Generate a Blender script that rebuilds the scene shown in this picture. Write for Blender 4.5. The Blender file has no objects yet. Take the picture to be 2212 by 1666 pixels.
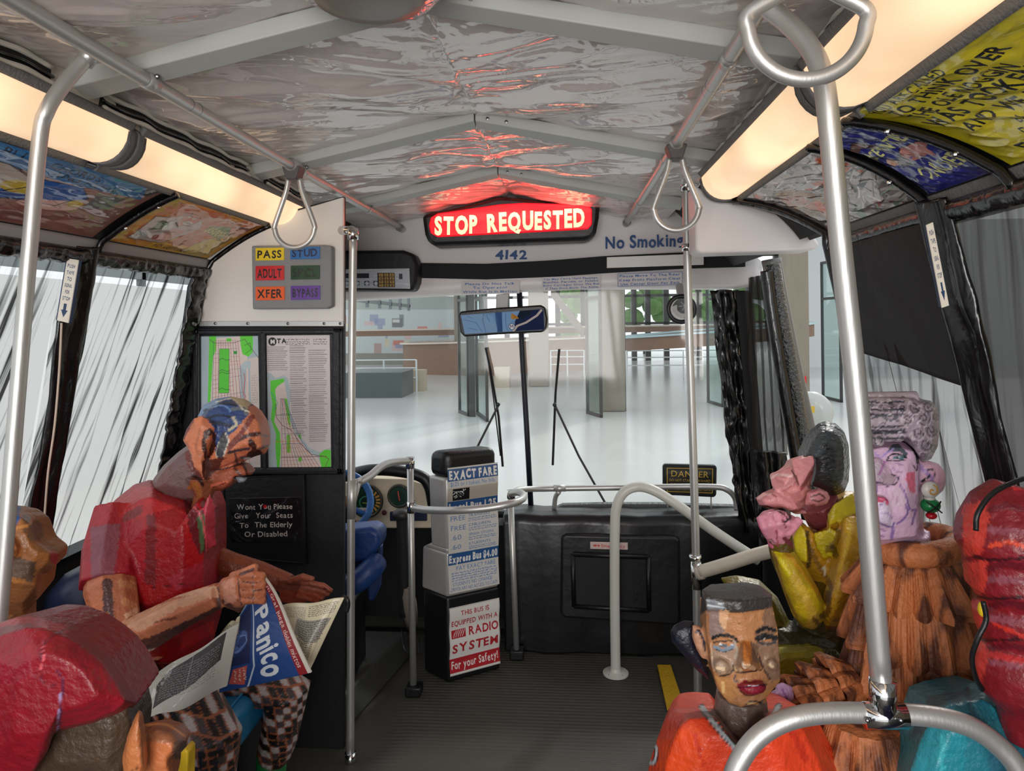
import bpy, bmesh, math, random
import numpy as np
from mathutils import Vector, Matrix
from mathutils.bvhtree import BVHTree

# ---------------------------------------------------------------- camera, world, exposure
SC = bpy.context.scene
F, IW, IH, CX, CY = 1500.0, 2212, 1666, 1106.0, 700.0
CAM = Vector((0.30, 0.0, 1.72))
YAW, ROLL = math.radians(4.3), math.radians(0.7)
_f = Vector((-math.sin(YAW), math.cos(YAW), 0)); _r0 = Vector((math.cos(YAW), math.sin(YAW), 0)); _z = Vector((0, 0, 1))
_r = math.cos(ROLL) * _r0 - math.sin(ROLL) * _z
_u = math.cos(ROLL) * _z + math.sin(ROLL) * _r0
cd = bpy.data.cameras.new('camera'); cam = bpy.data.objects.new('camera', cd); SC.collection.objects.link(cam)
cd.sensor_fit = 'HORIZONTAL'; cd.sensor_width = 36; cd.lens = F * 36 / IW; cd.shift_y = -(IH / 2 - CY) / IW; cd.clip_start = 0.02; cd.clip_end = 200
cam.matrix_world = Matrix(((_r.x, _u.x, -_f.x, CAM.x), (_r.y, _u.y, -_f.y, CAM.y), (_r.z, _u.z, -_f.z, CAM.z), (0, 0, 0, 1)))
SC.camera = cam
SC.view_settings.view_transform = 'Standard'; SC.view_settings.look = 'None'; SC.view_settings.gamma = 1
SC.view_settings.use_curve_mapping = False; SC.view_settings.exposure = 0.55
wd = bpy.data.worlds.new('hall_daylight'); SC.world = wd; wd.use_nodes = True
bg = wd.node_tree.nodes['Background']; bg.inputs[0].default_value = (0.93, 0.97, 1.0, 1); bg.inputs[1].default_value = .86
sun_d = bpy.data.lights.new('sun', 'SUN'); sun_d.energy = 1.1; sun_d.angle = math.radians(6); sun_d.color = (1, .96, .9)
sun = bpy.data.objects.new('sun', sun_d); SC.collection.objects.link(sun); sun.rotation_euler = (math.radians(50), 0, math.radians(150))

# added fill lamp behind the camera that brightens the bus interior
rd = bpy.data.lights.new('rear_fill_light', 'AREA'); rd.shape = 'RECTANGLE'; rd.size = 2.0; rd.size_y = 1.3; rd.energy = 58; rd.color = (1, .96, .93)
ro = bpy.data.objects.new('rear_fill_light', rd); SC.collection.objects.link(ro); ro.location = (.1, -2.3, 1.55); ro.rotation_euler = (math.radians(90), 0, 0)
random.seed(7); rng = np.random.default_rng(7)
COL = SC.collection

# ---------------------------------------------------------------- helpers: pixels to points
KS = 1.0   # size and distance factor for the figure being built
def ray(px, py): return _f + _r * ((px - CX) / F) + _u * ((CY - py) / F)
def U(px, py, Y):
    d = ray(px, py); return CAM + d * (Y * KS / d.y)
def Ux(px, py, X):
    d = ray(px, py); return CAM + d * ((X - CAM.x) / d.x)
def Uz(px, py, z):
    d = ray(px, py); return CAM + d * ((z - CAM.z) / d.z)
def UP(p): return U(*p)
def proj(co):
    c = np.asarray(co) - np.array(CAM)
    z = c @ np.array(_f); return CX + F * (c @ np.array(_r)) / z, CY - F * (c @ np.array(_u)) / z
def lin(c):
    o = []
    for v in c[:3]:
        v = v / 255.0; o.append(v / 12.92 if v <= 0.04045 else ((v + 0.055) / 1.055) ** 2.4)
    return tuple(o)

# ---------------------------------------------------------------- materials
MATS = {}
def mat(name, col=(128, 128, 128), rough=.6, metal=0., bump=None, coat=0., coat_rough=.05, noise=None, emit=None, spec=.5, tex='NOISE', alpha=None, aniso=None, sheen=0):
    if name in MATS: return MATS[name]
    m = bpy.data.materials.new(name); m.use_nodes = True; nt = m.node_tree; N = nt.nodes; L = nt.links
    b = N['Principled BSDF']; b.inputs['Roughness'].default_value = rough; b.inputs['Metallic'].default_value = metal
    b.inputs['Specular IOR Level'].default_value = spec
    b.inputs['Coat Weight'].default_value = coat; b.inputs['Coat Roughness'].default_value = coat_rough
    tc = N.new('ShaderNodeTexCoord')
    if col == 'VC':
        a = N.new('ShaderNodeAttribute'); a.attribute_name = 'Col'; L.new(a.outputs['Color'], b.inputs['Base Color'])
    else:
        c = lin(col); b.inputs['Base Color'].default_value = (*c, 1)
        if noise:
            sc, amt, stretch = (list(noise) + [(1, 1, 1)])[:3]
            mp = N.new('ShaderNodeMapping'); mp.inputs['Scale'].default_value = stretch; L.new(tc.outputs['Object'], mp.inputs[0])
            n = N.new('ShaderNodeTexNoise'); n.inputs['Scale'].default_value = sc; n.inputs['Detail'].default_value = 5; L.new(mp.outputs[0], n.inputs['Vector'])
            r = N.new('ShaderNodeMix'); r.data_type = 'RGBA'; L.new(n.outputs['Fac'], r.inputs['Factor'])
            r.inputs['A'].default_value = (*[v * (1 - amt) for v in c], 1); r.inputs['B'].default_value = (*[min(1, v * (1 + amt)) for v in c], 1)
            L.new(r.outputs['Result'], b.inputs['Base Color'])
    if bump:
        sc, st, stretch, dist = (list(bump) + [(1, 1, 1), 0][len(bump) - 2:])[:4]
        mp = N.new('ShaderNodeMapping'); mp.inputs['Scale'].default_value = stretch; L.new(tc.outputs['Object'], mp.inputs[0])
        n = N.new('ShaderNodeTexNoise'); n.inputs['Scale'].default_value = sc; n.inputs['Detail'].default_value = 3; n.inputs['Distortion'].default_value = dist
        L.new(mp.outputs[0], n.inputs['Vector'])
        bp = N.new('ShaderNodeBump'); bp.inputs['Strength'].default_value = st; bp.inputs['Distance'].default_value = .01
        L.new(n.outputs['Fac'], bp.inputs['Height']); L.new(bp.outputs[0], b.inputs['Normal']); L.new(bp.outputs[0], b.inputs['Coat Normal'])
    if emit:
        b.inputs['Emission Color'].default_value = (*lin(emit[0]), 1); b.inputs['Emission Strength'].default_value = emit[1]
    if alpha is not None: b.inputs['Alpha'].default_value = alpha
    if sheen: b.inputs['Sheen Weight'].default_value = sheen
    MATS[name] = m; return m

def sheer(name, col, base, streak_scale, stretch, contrast=(.45, .7), tilt=.3):
    m = bpy.data.materials.new(name); m.use_nodes = True; nt = m.node_tree; N = nt.nodes; L = nt.links
    out = N['Material Output']; N.remove(N['Principled BSDF'])
    tc = N.new('ShaderNodeTexCoord'); mp = N.new('ShaderNodeMapping'); mp.inputs['Scale'].default_value = stretch; vr = N.new('ShaderNodeVectorRotate'); vr.rotation_type = 'X_AXIS'; vr.inputs['Angle'].default_value = tilt
    L.new(tc.outputs['Object'], vr.inputs['Vector']); L.new(vr.outputs[0], mp.inputs[0]); n = N.new('ShaderNodeTexNoise'); n.inputs['Scale'].default_value = streak_scale; n.inputs['Detail'].default_value = 4
    L.new(mp.outputs[0], n.inputs['Vector']); cr = N.new('ShaderNodeMapRange'); cr.inputs[1].default_value = contrast[0]; cr.inputs[2].default_value = contrast[1]
    cr.inputs[3].default_value = base; cr.inputs[4].default_value = min(1, base + .75); L.new(n.outputs['Fac'], cr.inputs[0])
    d = N.new('ShaderNodeBsdfDiffuse'); d.inputs[0].default_value = (*lin(col), 1); t = N.new('ShaderNodeBsdfTransparent')
    mx = N.new('ShaderNodeMixShader'); L.new(cr.outputs[0], mx.inputs[0]); L.new(t.outputs[0], mx.inputs[1]); L.new(d.outputs[0], mx.inputs[2])
    L.new(mx.outputs[0], out.inputs[0]); return m

def film(name, tint=(240, 246, 246), haze=.1, rough=.08, gloss=.06):
    m = bpy.data.materials.new(name); m.use_nodes = True; nt = m.node_tree; N = nt.nodes; L = nt.links
    out = N['Material Output']; N.remove(N['Principled BSDF'])
    t = N.new('ShaderNodeBsdfTransparent'); t.inputs[0].default_value = (*lin(tint), 1)
    d = N.new('ShaderNodeBsdfDiffuse'); d.inputs[0].default_value = (.8, .82, .82, 1)
    tr = N.new('ShaderNodeBsdfTranslucent'); tr.inputs[0].default_value = (.85, .87, .88, 1)
    g = N.new('ShaderNodeBsdfGlossy'); g.inputs['Roughness'].default_value = rough
    a = N.new('ShaderNodeAddShader'); m0 = N.new('ShaderNodeMixShader'); m0.inputs[0].default_value = .5; L.new(d.outputs[0], m0.inputs[1]); L.new(tr.outputs[0], m0.inputs[2])
    tc = N.new('ShaderNodeTexCoord'); n = N.new('ShaderNodeTexNoise'); n.inputs['Scale'].default_value = 2.2; n.inputs['Detail'].default_value = 6; L.new(tc.outputs['Object'], n.inputs['Vector'])
    mr = N.new('ShaderNodeMapRange'); mr.inputs[3].default_value = haze * .7; mr.inputs[4].default_value = haze * 1.3; L.new(n.outputs['Fac'], mr.inputs[0])
    m1 = N.new('ShaderNodeMixShader'); L.new(mr.outputs[0], m1.inputs[0]); L.new(t.outputs[0], m1.inputs[1]); L.new(m0.outputs[0], m1.inputs[2])
    m2 = N.new('ShaderNodeMixShader'); m2.inputs[0].default_value = gloss; L.new(m1.outputs[0], m2.inputs[1]); L.new(g.outputs[0], m2.inputs[2])
    L.new(m2.outputs[0], out.inputs[0]); return m

# ---------------------------------------------------------------- objects
def tag(o, label=None, cat=None, group=None, kind=None):
    if label: o['label'] = label
    if cat: o['category'] = cat
    if group: o['group'] = group
    if kind: o['kind'] = kind
    return o
def thing(name, loc, label, cat, group=None):
    o = bpy.data.objects.new(name, None); COL.objects.link(o); o.location = loc; o.empty_display_size = .05
    return tag(o, label, cat, group)
def wloc(o):
    v = Vector((0, 0, 0))
    while o is not None: v += o.location; o = o.parent
    return v
def mkobj(name, verts, faces, m, parent=None, smooth=False, cols=None):
    """link one mesh object; verts in world coordinates"""
    v = np.asarray(verts, dtype=np.float64).reshape(-1, 3)
    org = np.array(wloc(parent)) if parent else np.array([(v[:, 0].min() + v[:, 0].max()) / 2, (v[:, 1].min() + v[:, 1].max()) / 2, v[:, 2].min()])
    v = v - org
    me = bpy.data.meshes.new(name)
    if isinstance(faces, np.ndarray) and faces.ndim == 2:
        nf, k = faces.shape
        me.vertices.add(len(v)); me.vertices.foreach_set('co', v.astype(np.float32).ravel())
        me.loops.add(nf * k); me.loops.foreach_set('vertex_index', faces.astype(np.int32).ravel())
        me.polygons.add(nf); me.polygons.foreach_set('loop_start', np.arange(0, nf * k, k, dtype=np.int32))
        me.update(calc_edges=True)
    else:
        me.from_pydata([tuple(x) for x in v], [], [tuple(f) for f in faces])
    me.validate()
    if smooth: me.polygons.foreach_set('use_smooth', [True] * len(me.polygons))
    if cols is not None:
        ca = me.color_attributes.new('Col', 'FLOAT_COLOR', 'POINT')
        c4 = np.ones((len(v), 4), dtype=np.float32); c4[:, :3] = cols; ca.data.foreach_set('color', c4.ravel())
    if m: me.materials.append(m)
    o = bpy.data.objects.new(name, me); COL.objects.link(o)
    if parent: o.parent = parent
    else: o.location = org
    return o

def catmull(pts, n=8, closed=False):
    P = [Vector(p) for p in pts]
    if len(P) < 3: return P
    out = []; m = len(P); seg = m if closed else m - 1
    for i in range(seg):
        p1, p2 = P[i], P[(i + 1) % m]
        p0 = P[(i - 1) % m] if (closed or i > 0) else p1 * 2 - p2
        p3 = P[(i + 2) % m] if (closed or i < m - 2) else p2 * 2 - p1
        for k in range(n):
            t = k / n
            out.append(.5 * ((2 * p1) + (p2 - p0) * t + (2 * p0 - 5 * p1 + 4 * p2 - p3) * t * t + (3 * p1 - p0 - 3 * p2 + p3) * t ** 3))
    if not closed: out.append(P[-1])
    return out

class G:
    """collects geometry in world coordinates, then becomes ONE mesh object"""
    def __init__(s): s.v = []; s.f = []; s.c = []; s.col = (1, 1, 1)
    def add(s, v, f):
        b = len(s.v); s.v += [Vector(x) for x in v]; s.f += [tuple(i + b for i in q) for q in f]; s.c += [s.col] * len(v); return s
    def box(s, a, b):
        x0, y0, z0 = a; x1, y1, z1 = b
        return s.add([(x0, y0, z0), (x1, y0, z0), (x1, y1, z0), (x0, y1, z0), (x0, y0, z1), (x1, y0, z1), (x1, y1, z1), (x0, y1, z1)],
                     [(3, 2, 1, 0), (4, 5, 6, 7), (0, 1, 5, 4), (1, 2, 6, 5), (2, 3, 7, 6), (3, 0, 4, 7)])
    def hexa(s, p):  # 8 points: 4 front (ccw) + 4 back
        return s.add(p, [(0, 1, 2, 3), (7, 6, 5, 4), (0, 4, 5, 1), (1, 5, 6, 2), (2, 6, 7, 3), (3, 7, 4, 0)])
    def pbox(s, x0, y0, x1, y1, Y, dep):
        """slab seen at pixels x0..x1, y0..y1, front at Y, dep thick"""
        return s.prism([(x0, y0), (x1, y0), (x1, y1), (x0, y1)], Y, dep)
    def prism(s, px, Y, dep, dirv=(0, 1, 0)):
        fr = [U(p[0], p[1], p[2] if len(p) > 2 else Y) for p in px]; n = len(fr); d = Vector(dirv) * dep; bk = [q + d for q in fr]
        return s.add(fr + bk, [tuple(range(n)), tuple(range(2 * n - 1, n - 1, -1))] + [(i, i + n, (i + 1) % n + n, (i + 1) % n) for i in range(n)])
    def tube(s, pts, r, seg=12, smooth_n=0, closed=False, caps=True):
        P = catmull(pts, smooth_n, closed) if smooth_n else [Vector(p) for p in pts]
        n = len(P); R = r if hasattr(r, '__len__') else [r] * n
        if len(R) != n: R = list(np.interp(np.linspace(0, 1, n), np.linspace(0, 1, len(R)), R))
        R = [q * KS for q in R]
        T = []
        for i in range(n):
            a = P[(i - 1) % n] if (closed or i) else P[0]; b = P[(i + 1) % n] if (closed or i < n - 1) else P[-1]; T.append((b - a).normalized())
        up = Vector((0, 0, 1)) if abs(T[0].z) < .9 else Vector((1, 0, 0)); nrm = T[0].cross(up).normalized(); vs = []
        for i in range(n):
            if i:
                q = T[i - 1].rotation_difference(T[i]); nrm = (q @ nrm).normalized()
            bn = T[i].cross(nrm)
            for k in range(seg):
                a = 2 * math.pi * k / seg; vs.append(P[i] + (nrm * math.cos(a) + bn * math.sin(a)) * R[i])
        fs = []
        for i in range(n if closed else n - 1):
            j = (i + 1) % n
            for k in range(seg): fs.append((i * seg + k, i * seg + (k + 1) % seg, j * seg + (k + 1) % seg, j * seg + k))
        if caps and not closed: fs += [tuple(range(seg - 1, -1, -1)), tuple((n - 1) * seg + k for k in range(seg))]
        return s.add(vs, fs)
    def lathe(s, c, prof, seg=32, axis=(0, 0, 1), mod=None):
        ax = Vector(axis).normalized(); q = Vector((0, 0, 1)).rotation_difference(ax); vs = []
        for (r, h) in prof:
            for k in range(seg):
                a = 2 * math.pi * k / seg; rr = KS * r * (mod(a, h) if mod else 1); vs.append(Vector(c) + q @ Vector((rr * math.cos(a), rr * math.sin(a), h)))
        n = len(prof); fs = [(i * seg + k, i * seg + (k + 1) % seg, (i + 1) * seg + (k + 1) % seg, (i + 1) * seg + k) for i in range(n - 1) for k in range(seg)]
        fs += [tuple(range(seg - 1, -1, -1)), tuple((n - 1) * seg + k for k in range(seg))]
        return s.add(vs, fs)
    def ell(s, c, rad, seg=16, rings=10, rot=None):
        vs = []; fs = []; rad = [q * KS for q in rad]
        for i in range(rings + 1):
            t = math.pi * i / rings; 
            for k in range(seg):
                a = 2 * math.pi * k / seg; p = Vector((rad[0] * math.sin(t) * math.cos(a), rad[1] * math.sin(t) * math.sin(a), -rad[2] * math.cos(t)))
                if rot: p = rot @ p
                vs.append(Vector(c) + p)
        for i in range(rings):
            for k in range(seg): fs.append((i * seg + k, i * seg + (k + 1) % seg, (i + 1) * seg + (k + 1) % seg, (i + 1) * seg + k))
        return s.add(vs, fs)
    def hull(s, pts):
        bm = bmesh.new()
        for p in pts: bm.verts.new(p)
        r = bmesh.ops.convex_hull(bm, input=bm.verts); 
        bmesh.ops.delete(bm, geom=[g for g in set(r['geom_interior'] + r['geom_unused']) if isinstance(g, bmesh.types.BMVert)], context='VERTS')
        bmesh.ops.dissolve_limit(bm, angle_limit=.05, verts=bm.verts, edges=bm.edges)
        bm.verts.index_update(); v = [x.co.copy() for x in bm.verts]; f = [[q.index for q in a.verts] for a in bm.faces]; bm.free()
        return s.add(v, f)
    def puff(s, out, Yc, t, k=.72, yk=.75):
        """closed volume with this pixel outline at depth Yc, t half-thick, rounded towards front and back"""
        pts = [(p[0], p[1]) for p in out]; n = len(pts); cx = sum(p[0] for p in pts) / n; cy = sum(p[1] for p in pts) / n
        rings = [(-1, k * .55), (-yk, k), (0, 1), (yk, k), (1, k * .55)]; vs = []
        for (d, q) in rings:
            for p in pts:
                vs.append(U(cx + (p[0] - cx) * q, cy + (p[1] - cy) * q, Yc + d * t) if d <= 0 else U(cx + (p[0] - cx) * q, cy + (p[1] - cy) * q, Yc) + Vector((0, d * t * KS, 0)))
        fs = [(i * n + j, i * n + (j + 1) % n, (i + 1) * n + (j + 1) % n, (i + 1) * n + j) for i in range(len(rings) - 1) for j in range(n)]
        fs += [tuple(range(n - 1, -1, -1)), tuple(4 * n + j for j in range(n))]
        return s.add(vs, fs)
    def obj(s, name, m, parent=None, smooth=False, bevel=0, seg=2, sub=0, autos=True, vc=False):
        o = mkobj(name, s.v, s.f, m, parent, smooth, cols=np.array(s.c) if vc else None)
        bm = bmesh.new(); bm.from_mesh(o.data); bmesh.ops.recalc_face_normals(bm, faces=bm.faces); bm.to_mesh(o.data); bm.free()
        if bevel:
            b = o.modifiers.new('bevel', 'BEVEL'); b.width = bevel; b.segments = seg; b.limit_method = 'ANGLE'; b.angle_limit = .6; b.harden_normals = False
            o.data.polygons.foreach_set('use_smooth', [True] * len(o.data.polygons))
            try: o.data.set_sharp_from_angle(angle=.9)
            except Exception: pass
        if sub:
            b = o.modifiers.new('subdivision', 'SUBSURF'); b.levels = sub; b.render_levels = sub
        return o
def prismwall(s, prof, y0, y1): pass

def struct(o): o['kind'] = 'structure'; return o

# ---------------------------------------------------------------- glyphs
_GL = {}
def glyph(ch, bold=0.0):
    key = (ch, bold)
    if key in _GL: return _GL[key]
    cu = bpy.data.curves.new('g', 'FONT'); cu.body = ch; cu.resolution_u = 3; cu.offset = bold; cu.fill_mode = 'BOTH'
    ob = bpy.data.objects.new('g', cu); COL.objects.link(ob); dg = bpy.context.evaluated_depsgraph_get(); dg.update()
    ev = ob.evaluated_get(dg); me = ev.to_mesh(); me.calc_loop_triangles()
    v = np.array([x.co[:2] for x in me.vertices]) if len(me.vertices) else np.zeros((0, 2)); t = np.array([tuple(q.vertices) for q in me.loop_triangles]) if len(me.loop_triangles) else np.zeros((0, 3), int)
    ev.to_mesh_clear(); bpy.data.objects.remove(ob); bpy.data.curves.remove(cu)
    w = float(v[:, 0].max()) if len(v) else .0
    if len(v): v = v - np.array([[v[:, 0].min(), 0]]); w = float(v[:, 0].max())
    _GL[key] = (v, t, w); return _GL[key]
def layout(txt, bold=0., jit=0., gap=.1, rnd=None):
    """list of (verts, tris) laid out on a baseline, plus total width, cap height ~ .73"""
    x = 0; out = []; R = rnd or random
    for ch in txt:
        if ch == ' ': x += .33; continue
        v, t, w = glyph(ch, bold)
        a = R.uniform(-1, 1) * jit * .12; dy = R.uniform(-1, 1) * jit * .05; sc = 1 + R.uniform(-1, 1) * jit * .07
        p = v * sc; p = p @ np.array([[math.cos(a), math.sin(a)], [-math.sin(a), math.cos(a)]]); p = p + np.array([[x, dy]])
        out.append((p, t)); x += w + gap
    return out, max(x - gap, .01)

def text3d(name, txt, p0, p1, hpx, Y, m, parent, bold=.012, jit=.6, depth=.003, gap=.1, lift=.0, dirv=(0, -1, 0), mapf=None):
    """raised lettering: baseline from pixel p0 to p1, hpx capital height in pixels, on the plane at Y (or (Y0,Y1))"""
    L, w = layout(txt, bold, jit, gap); g = G(); Y0, Y1 = (Y if hasattr(Y, '__len__') else (Y, Y)); D = Vector(dirv)
    a = Vector(p0); b = Vector(p1); d = b - a; nrm = Vector((d.y, -d.x)).normalized() if d.length else Vector((0, -1))
    if nrm.y > 0: nrm = -nrm
    nrm = Vector((0, -1)) * .7 + nrm * .3
    for (v, t) in L:
        if not len(t): continue
        P = []
        for q in v:
            k = q[0] / w; s2 = a + d * k + nrm * (q[1] / .73 * hpx); P.append(U(s2.x, s2.y, Y0 + (Y1 - Y0) * k) + D * (lift + depth))
        n = len(P); edges = {}
        for tr in t:
            for i in range(3):
                e = (tr[i], tr[(i + 1) % 3]); k2 = tuple(sorted(e)); edges[k2] = None if k2 in edges else e
        side = [(e[0], e[1], e[1] + n, e[0] + n) for e in edges.values() if e]
        g.add(P + [p - D * depth for p in P], [tuple(int(i) for i in tr) for tr in t] + [tuple(int(i) for i in f) for f in side])
    return g.obj(name, m, parent)

# ---------------------------------------------------------------- painted panels (albedo as vertex colours on a fine grid)
class Canvas:
    def __init__(s, w, h, bg, res=1.0):
        s.w, s.h, s.k = w, h, res; s.W, s.H = int(w * res) + 1, int(h * res) + 1
        s.a = np.ones((s.H, s.W, 3), dtype=np.float32) * np.array(lin(bg), dtype=np.float32)
        s.yy, s.xx = np.mgrid[0:s.H, 0:s.W].astype(np.float32); s.xx /= res; s.yy /= res
    def _bb(s, x0, y0, x1, y1):
        i0 = max(0, int(math.floor(x0 * s.k))); i1 = min(s.W, int(math.ceil(x1 * s.k)) + 1); j0 = max(0, int(math.floor(y0 * s.k))); j1 = min(s.H, int(math.ceil(y1 * s.k)) + 1)
        return (slice(j0, j1), slice(i0, i1)) if i1 > i0 and j1 > j0 else None
    def poly(s, pts, col, al=1.):
        P = np.array(pts, dtype=np.float32); sl = s._bb(P[:, 0].min(), P[:, 1].min(), P[:, 0].max(), P[:, 1].max())
        if sl is None: return s
        X, Y = s.xx[sl], s.yy[sl]; ins = np.zeros(X.shape, bool)
        for i in range(len(P)):
            x0, y0 = P[i]; x1, y1 = P[(i + 1) % len(P)]
            if y0 == y1: continue
            ins ^= ((y0 > Y) != (y1 > Y)) & (X < (x1 - x0) * (Y - y0) / (y1 - y0) + x0)
        s.a[sl][ins] = s.a[sl][ins] * (1 - al) + np.array(lin(col)) * al; return s
    def rect(s, x0, y0, x1, y1, col, al=1.): return s.poly([(x0, y0), (x1, y0), (x1, y1), (x0, y1)], col, al)
    def ell(s, cx, cy, rx, ry, col, rot=0, al=1., ring=None):
        R = max(rx, ry); sl = s._bb(cx - R, cy - R, cx + R, cy + R)
        if sl is None: return s
        X, Y = s.xx[sl] - cx, s.yy[sl] - cy; c, n = math.cos(rot), math.sin(rot); d = ((X * c + Y * n) / rx) ** 2 + ((-X * n + Y * c) / ry) ** 2
        m = d < 1
        if ring: m &= d > (1 - ring) ** 2
        s.a[sl][m] = s.a[sl][m] * (1 - al) + np.array(lin(col)) * al; return s
    def line(s, pts, col, wd=1.5, al=1.):
        for (x0, y0), (x1, y1) in zip(pts[:-1], pts[1:]):
            sl = s._bb(min(x0, x1) - wd, min(y0, y1) - wd, max(x0, x1) + wd, max(y0, y1) + wd)
            if sl is None: continue
            X, Y = s.xx[sl], s.yy[sl]; dx, dy = x1 - x0, y1 - y0; l2 = dx * dx + dy * dy + 1e-9
            t = np.clip(((X - x0) * dx + (Y - y0) * dy) / l2, 0, 1); d = np.hypot(X - x0 - t * dx, Y - y0 - t * dy)
            a = np.clip((wd / 2 - d) * s.k + .5, 0, 1)[..., None] * al; s.a[sl] = s.a[sl] * (1 - a) + np.array(lin(col), dtype=np.float32) * a
        return s
    def tri(s, P, col):
        sl = s._bb(P[:, 0].min(), P[:, 1].min(), P[:, 0].max(), P[:, 1].max())
        if sl is None: return
        X, Y = s.xx[sl], s.yy[sl]; (ax, ay), (bx, by), (cx, cy) = P
        d1 = (X - bx) * (ay - by) - (ax - bx) * (Y - by); d2 = (X - cx) * (by - cy) - (bx - cx) * (Y - cy); d3 = (X - ax) * (cy - ay) - (cx - ax) * (Y - ay)
        e = .02; m = ~(((d1 < -e) | (d2 < -e) | (d3 < -e)) & ((d1 > e) | (d2 > e) | (d3 > e))); s.a[sl][m] = col
    def text(s, txt, x, y, h, col, width=None, rot=0., bold=.01, jit=.6, gap=.1, shear=0.):
        """baseline start x,y; h cap height; width fits the whole line"""
        L, w = layout(txt, bold, jit, gap); sy = h / .73; sx = width / w if width else sy; c, n = math.cos(rot), math.sin(rot); cl = np.array(lin(col), dtype=np.float32)
        for (v, t) in L:
            p = np.stack([v[:, 0] * sx + v[:, 1] * shear * sy, -v[:, 1] * sy], 1); p = np.stack([p[:, 0] * c - p[:, 1] * n + x, p[:, 0] * n + p[:, 1] * c + y], 1)
            for tr in t: s.tri(p[tr], cl)
        return s
    def speckle(s, amt, sl=None):
        n = rng.random((s.H, s.W, 1)).astype(np.float32); s.a = np.clip(s.a * (1 + (n - .5) * amt), 0, 1); return s
    def scribble(s, x0, y0, x1, y1, col, rows, wd=1.2, gapc=.12, rot=0, seedv=1):
        """lines of unreadable small print"""
        R = random.Random(seedv); c, n = math.cos(rot), math.sin(rot)
        for i in range(rows):
            y = y0 + (i + .5) * (y1 - y0) / rows; x = x0; hh = (y1 - y0) / rows * .28
            while x < x1 - 2:
                w = min(R.uniform(4, 14) * hh * .45, x1 - x); pts = []; q = x
                while q <= x + w: pts.append((q, y + R.uniform(-hh, hh))); q += hh * .7 + .4
                if len(pts) > 1:
                    pts = [(x0 + (a - x0) * c - (b - y0) * n, y0 + (a - x0) * n + (b - y0) * c) for a, b in pts]; s.line(pts, col, wd)
                x += w + hh * 1.2
        return s
    def mesh(s, name, mapf, m, parent=None, thick=.004, back=(0, 1, 0), smooth=True, flipn=False, edge=None):
        u = np.linspace(0, 1, s.W); v = np.linspace(0, 1, s.H); UU, VV = np.meshgrid(u, v); P = mapf(UU, VV).reshape(-1, 3)
        idx = np.arange(s.W * s.H).reshape(s.H, s.W)
        fa = np.stack([idx[:-1, :-1], idx[1:, :-1], idx[1:, 1:], idx[:-1, 1:]], -1).reshape(-1, 4)
        if flipn: fa = fa[:, ::-1]
        ring = np.concatenate([idx[0, :], idx[1:, -1], idx[-1, -2::-1], idx[-2:0:-1, 0]]); B = P[ring] + np.array(back) * thick; nb = len(P)
        k = len(ring); r2 = np.arange(k); sk = np.stack([ring, ring[(r2 + 1) % k], nb + (r2 + 1) % k, nb + r2], -1)
        if flipn: sk = sk[:, ::-1]
        cols = s.a.reshape(-1, 3); ce = cols[ring] if edge is None else np.ones((k, 3)) * np.array(lin(edge))
        bc = nb + k; P2 = np.concatenate([P, B, B.mean(0)[None]]); cols = np.concatenate([cols, ce, ce.mean(0)[None]])
        bf = np.stack([nb + r2, nb + (r2 + 1) % k, np.full(k, bc), np.full(k, bc)], -1)
        o = mkobj(name, P2, np.concatenate([fa, sk]), m, parent, smooth, cols)
        return o
def qmap(TL, TR, BR, BL, wav=None):
    a, b, c, d = [np.array(UP(p)) for p in (TL, TR, BR, BL)]
    def f(u, v):
        u = u[..., None]; v = v[..., None]; P = (a * (1 - u) + b * u) * (1 - v) + (d * (1 - u) + c * u) * v
        if wav is not None: P = P + wav(u[..., 0], v[..., 0])
        return P
    return f
_gr = np.random.default_rng(3).random((64, 64))
def noise2(x, y, s=0):
    x = np.asarray(x, float) + s * 7.3; y = np.asarray(y, float) + s * 3.1; xi = np.floor(x).astype(int); yi = np.floor(y).astype(int); fx = x - xi; fy = y - yi
    fx = fx * fx * (3 - 2 * fx); fy = fy * fy * (3 - 2 * fy); g = lambda a, b: _gr[a % 64, b % 64]
    return (g(xi, yi) * (1 - fx) + g(xi + 1, yi) * fx) * (1 - fy) + (g(xi, yi + 1) * (1 - fx) + g(xi + 1, yi + 1) * fx) * fy
def gridobj(name, nx, ny, fn, m, parent=None, smooth=True, cols=None):
    UU, VV = np.meshgrid(np.linspace(0, 1, nx), np.linspace(0, 1, ny)); P = fn(UU, VV).reshape(-1, 3); idx = np.arange(nx * ny).reshape(ny, nx)
    fa = np.stack([idx[:-1, :-1], idx[1:, :-1], idx[1:, 1:], idx[:-1, 1:]], -1).reshape(-1, 4)
    return mkobj(name, P, fa, m, parent, smooth, cols)

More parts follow.
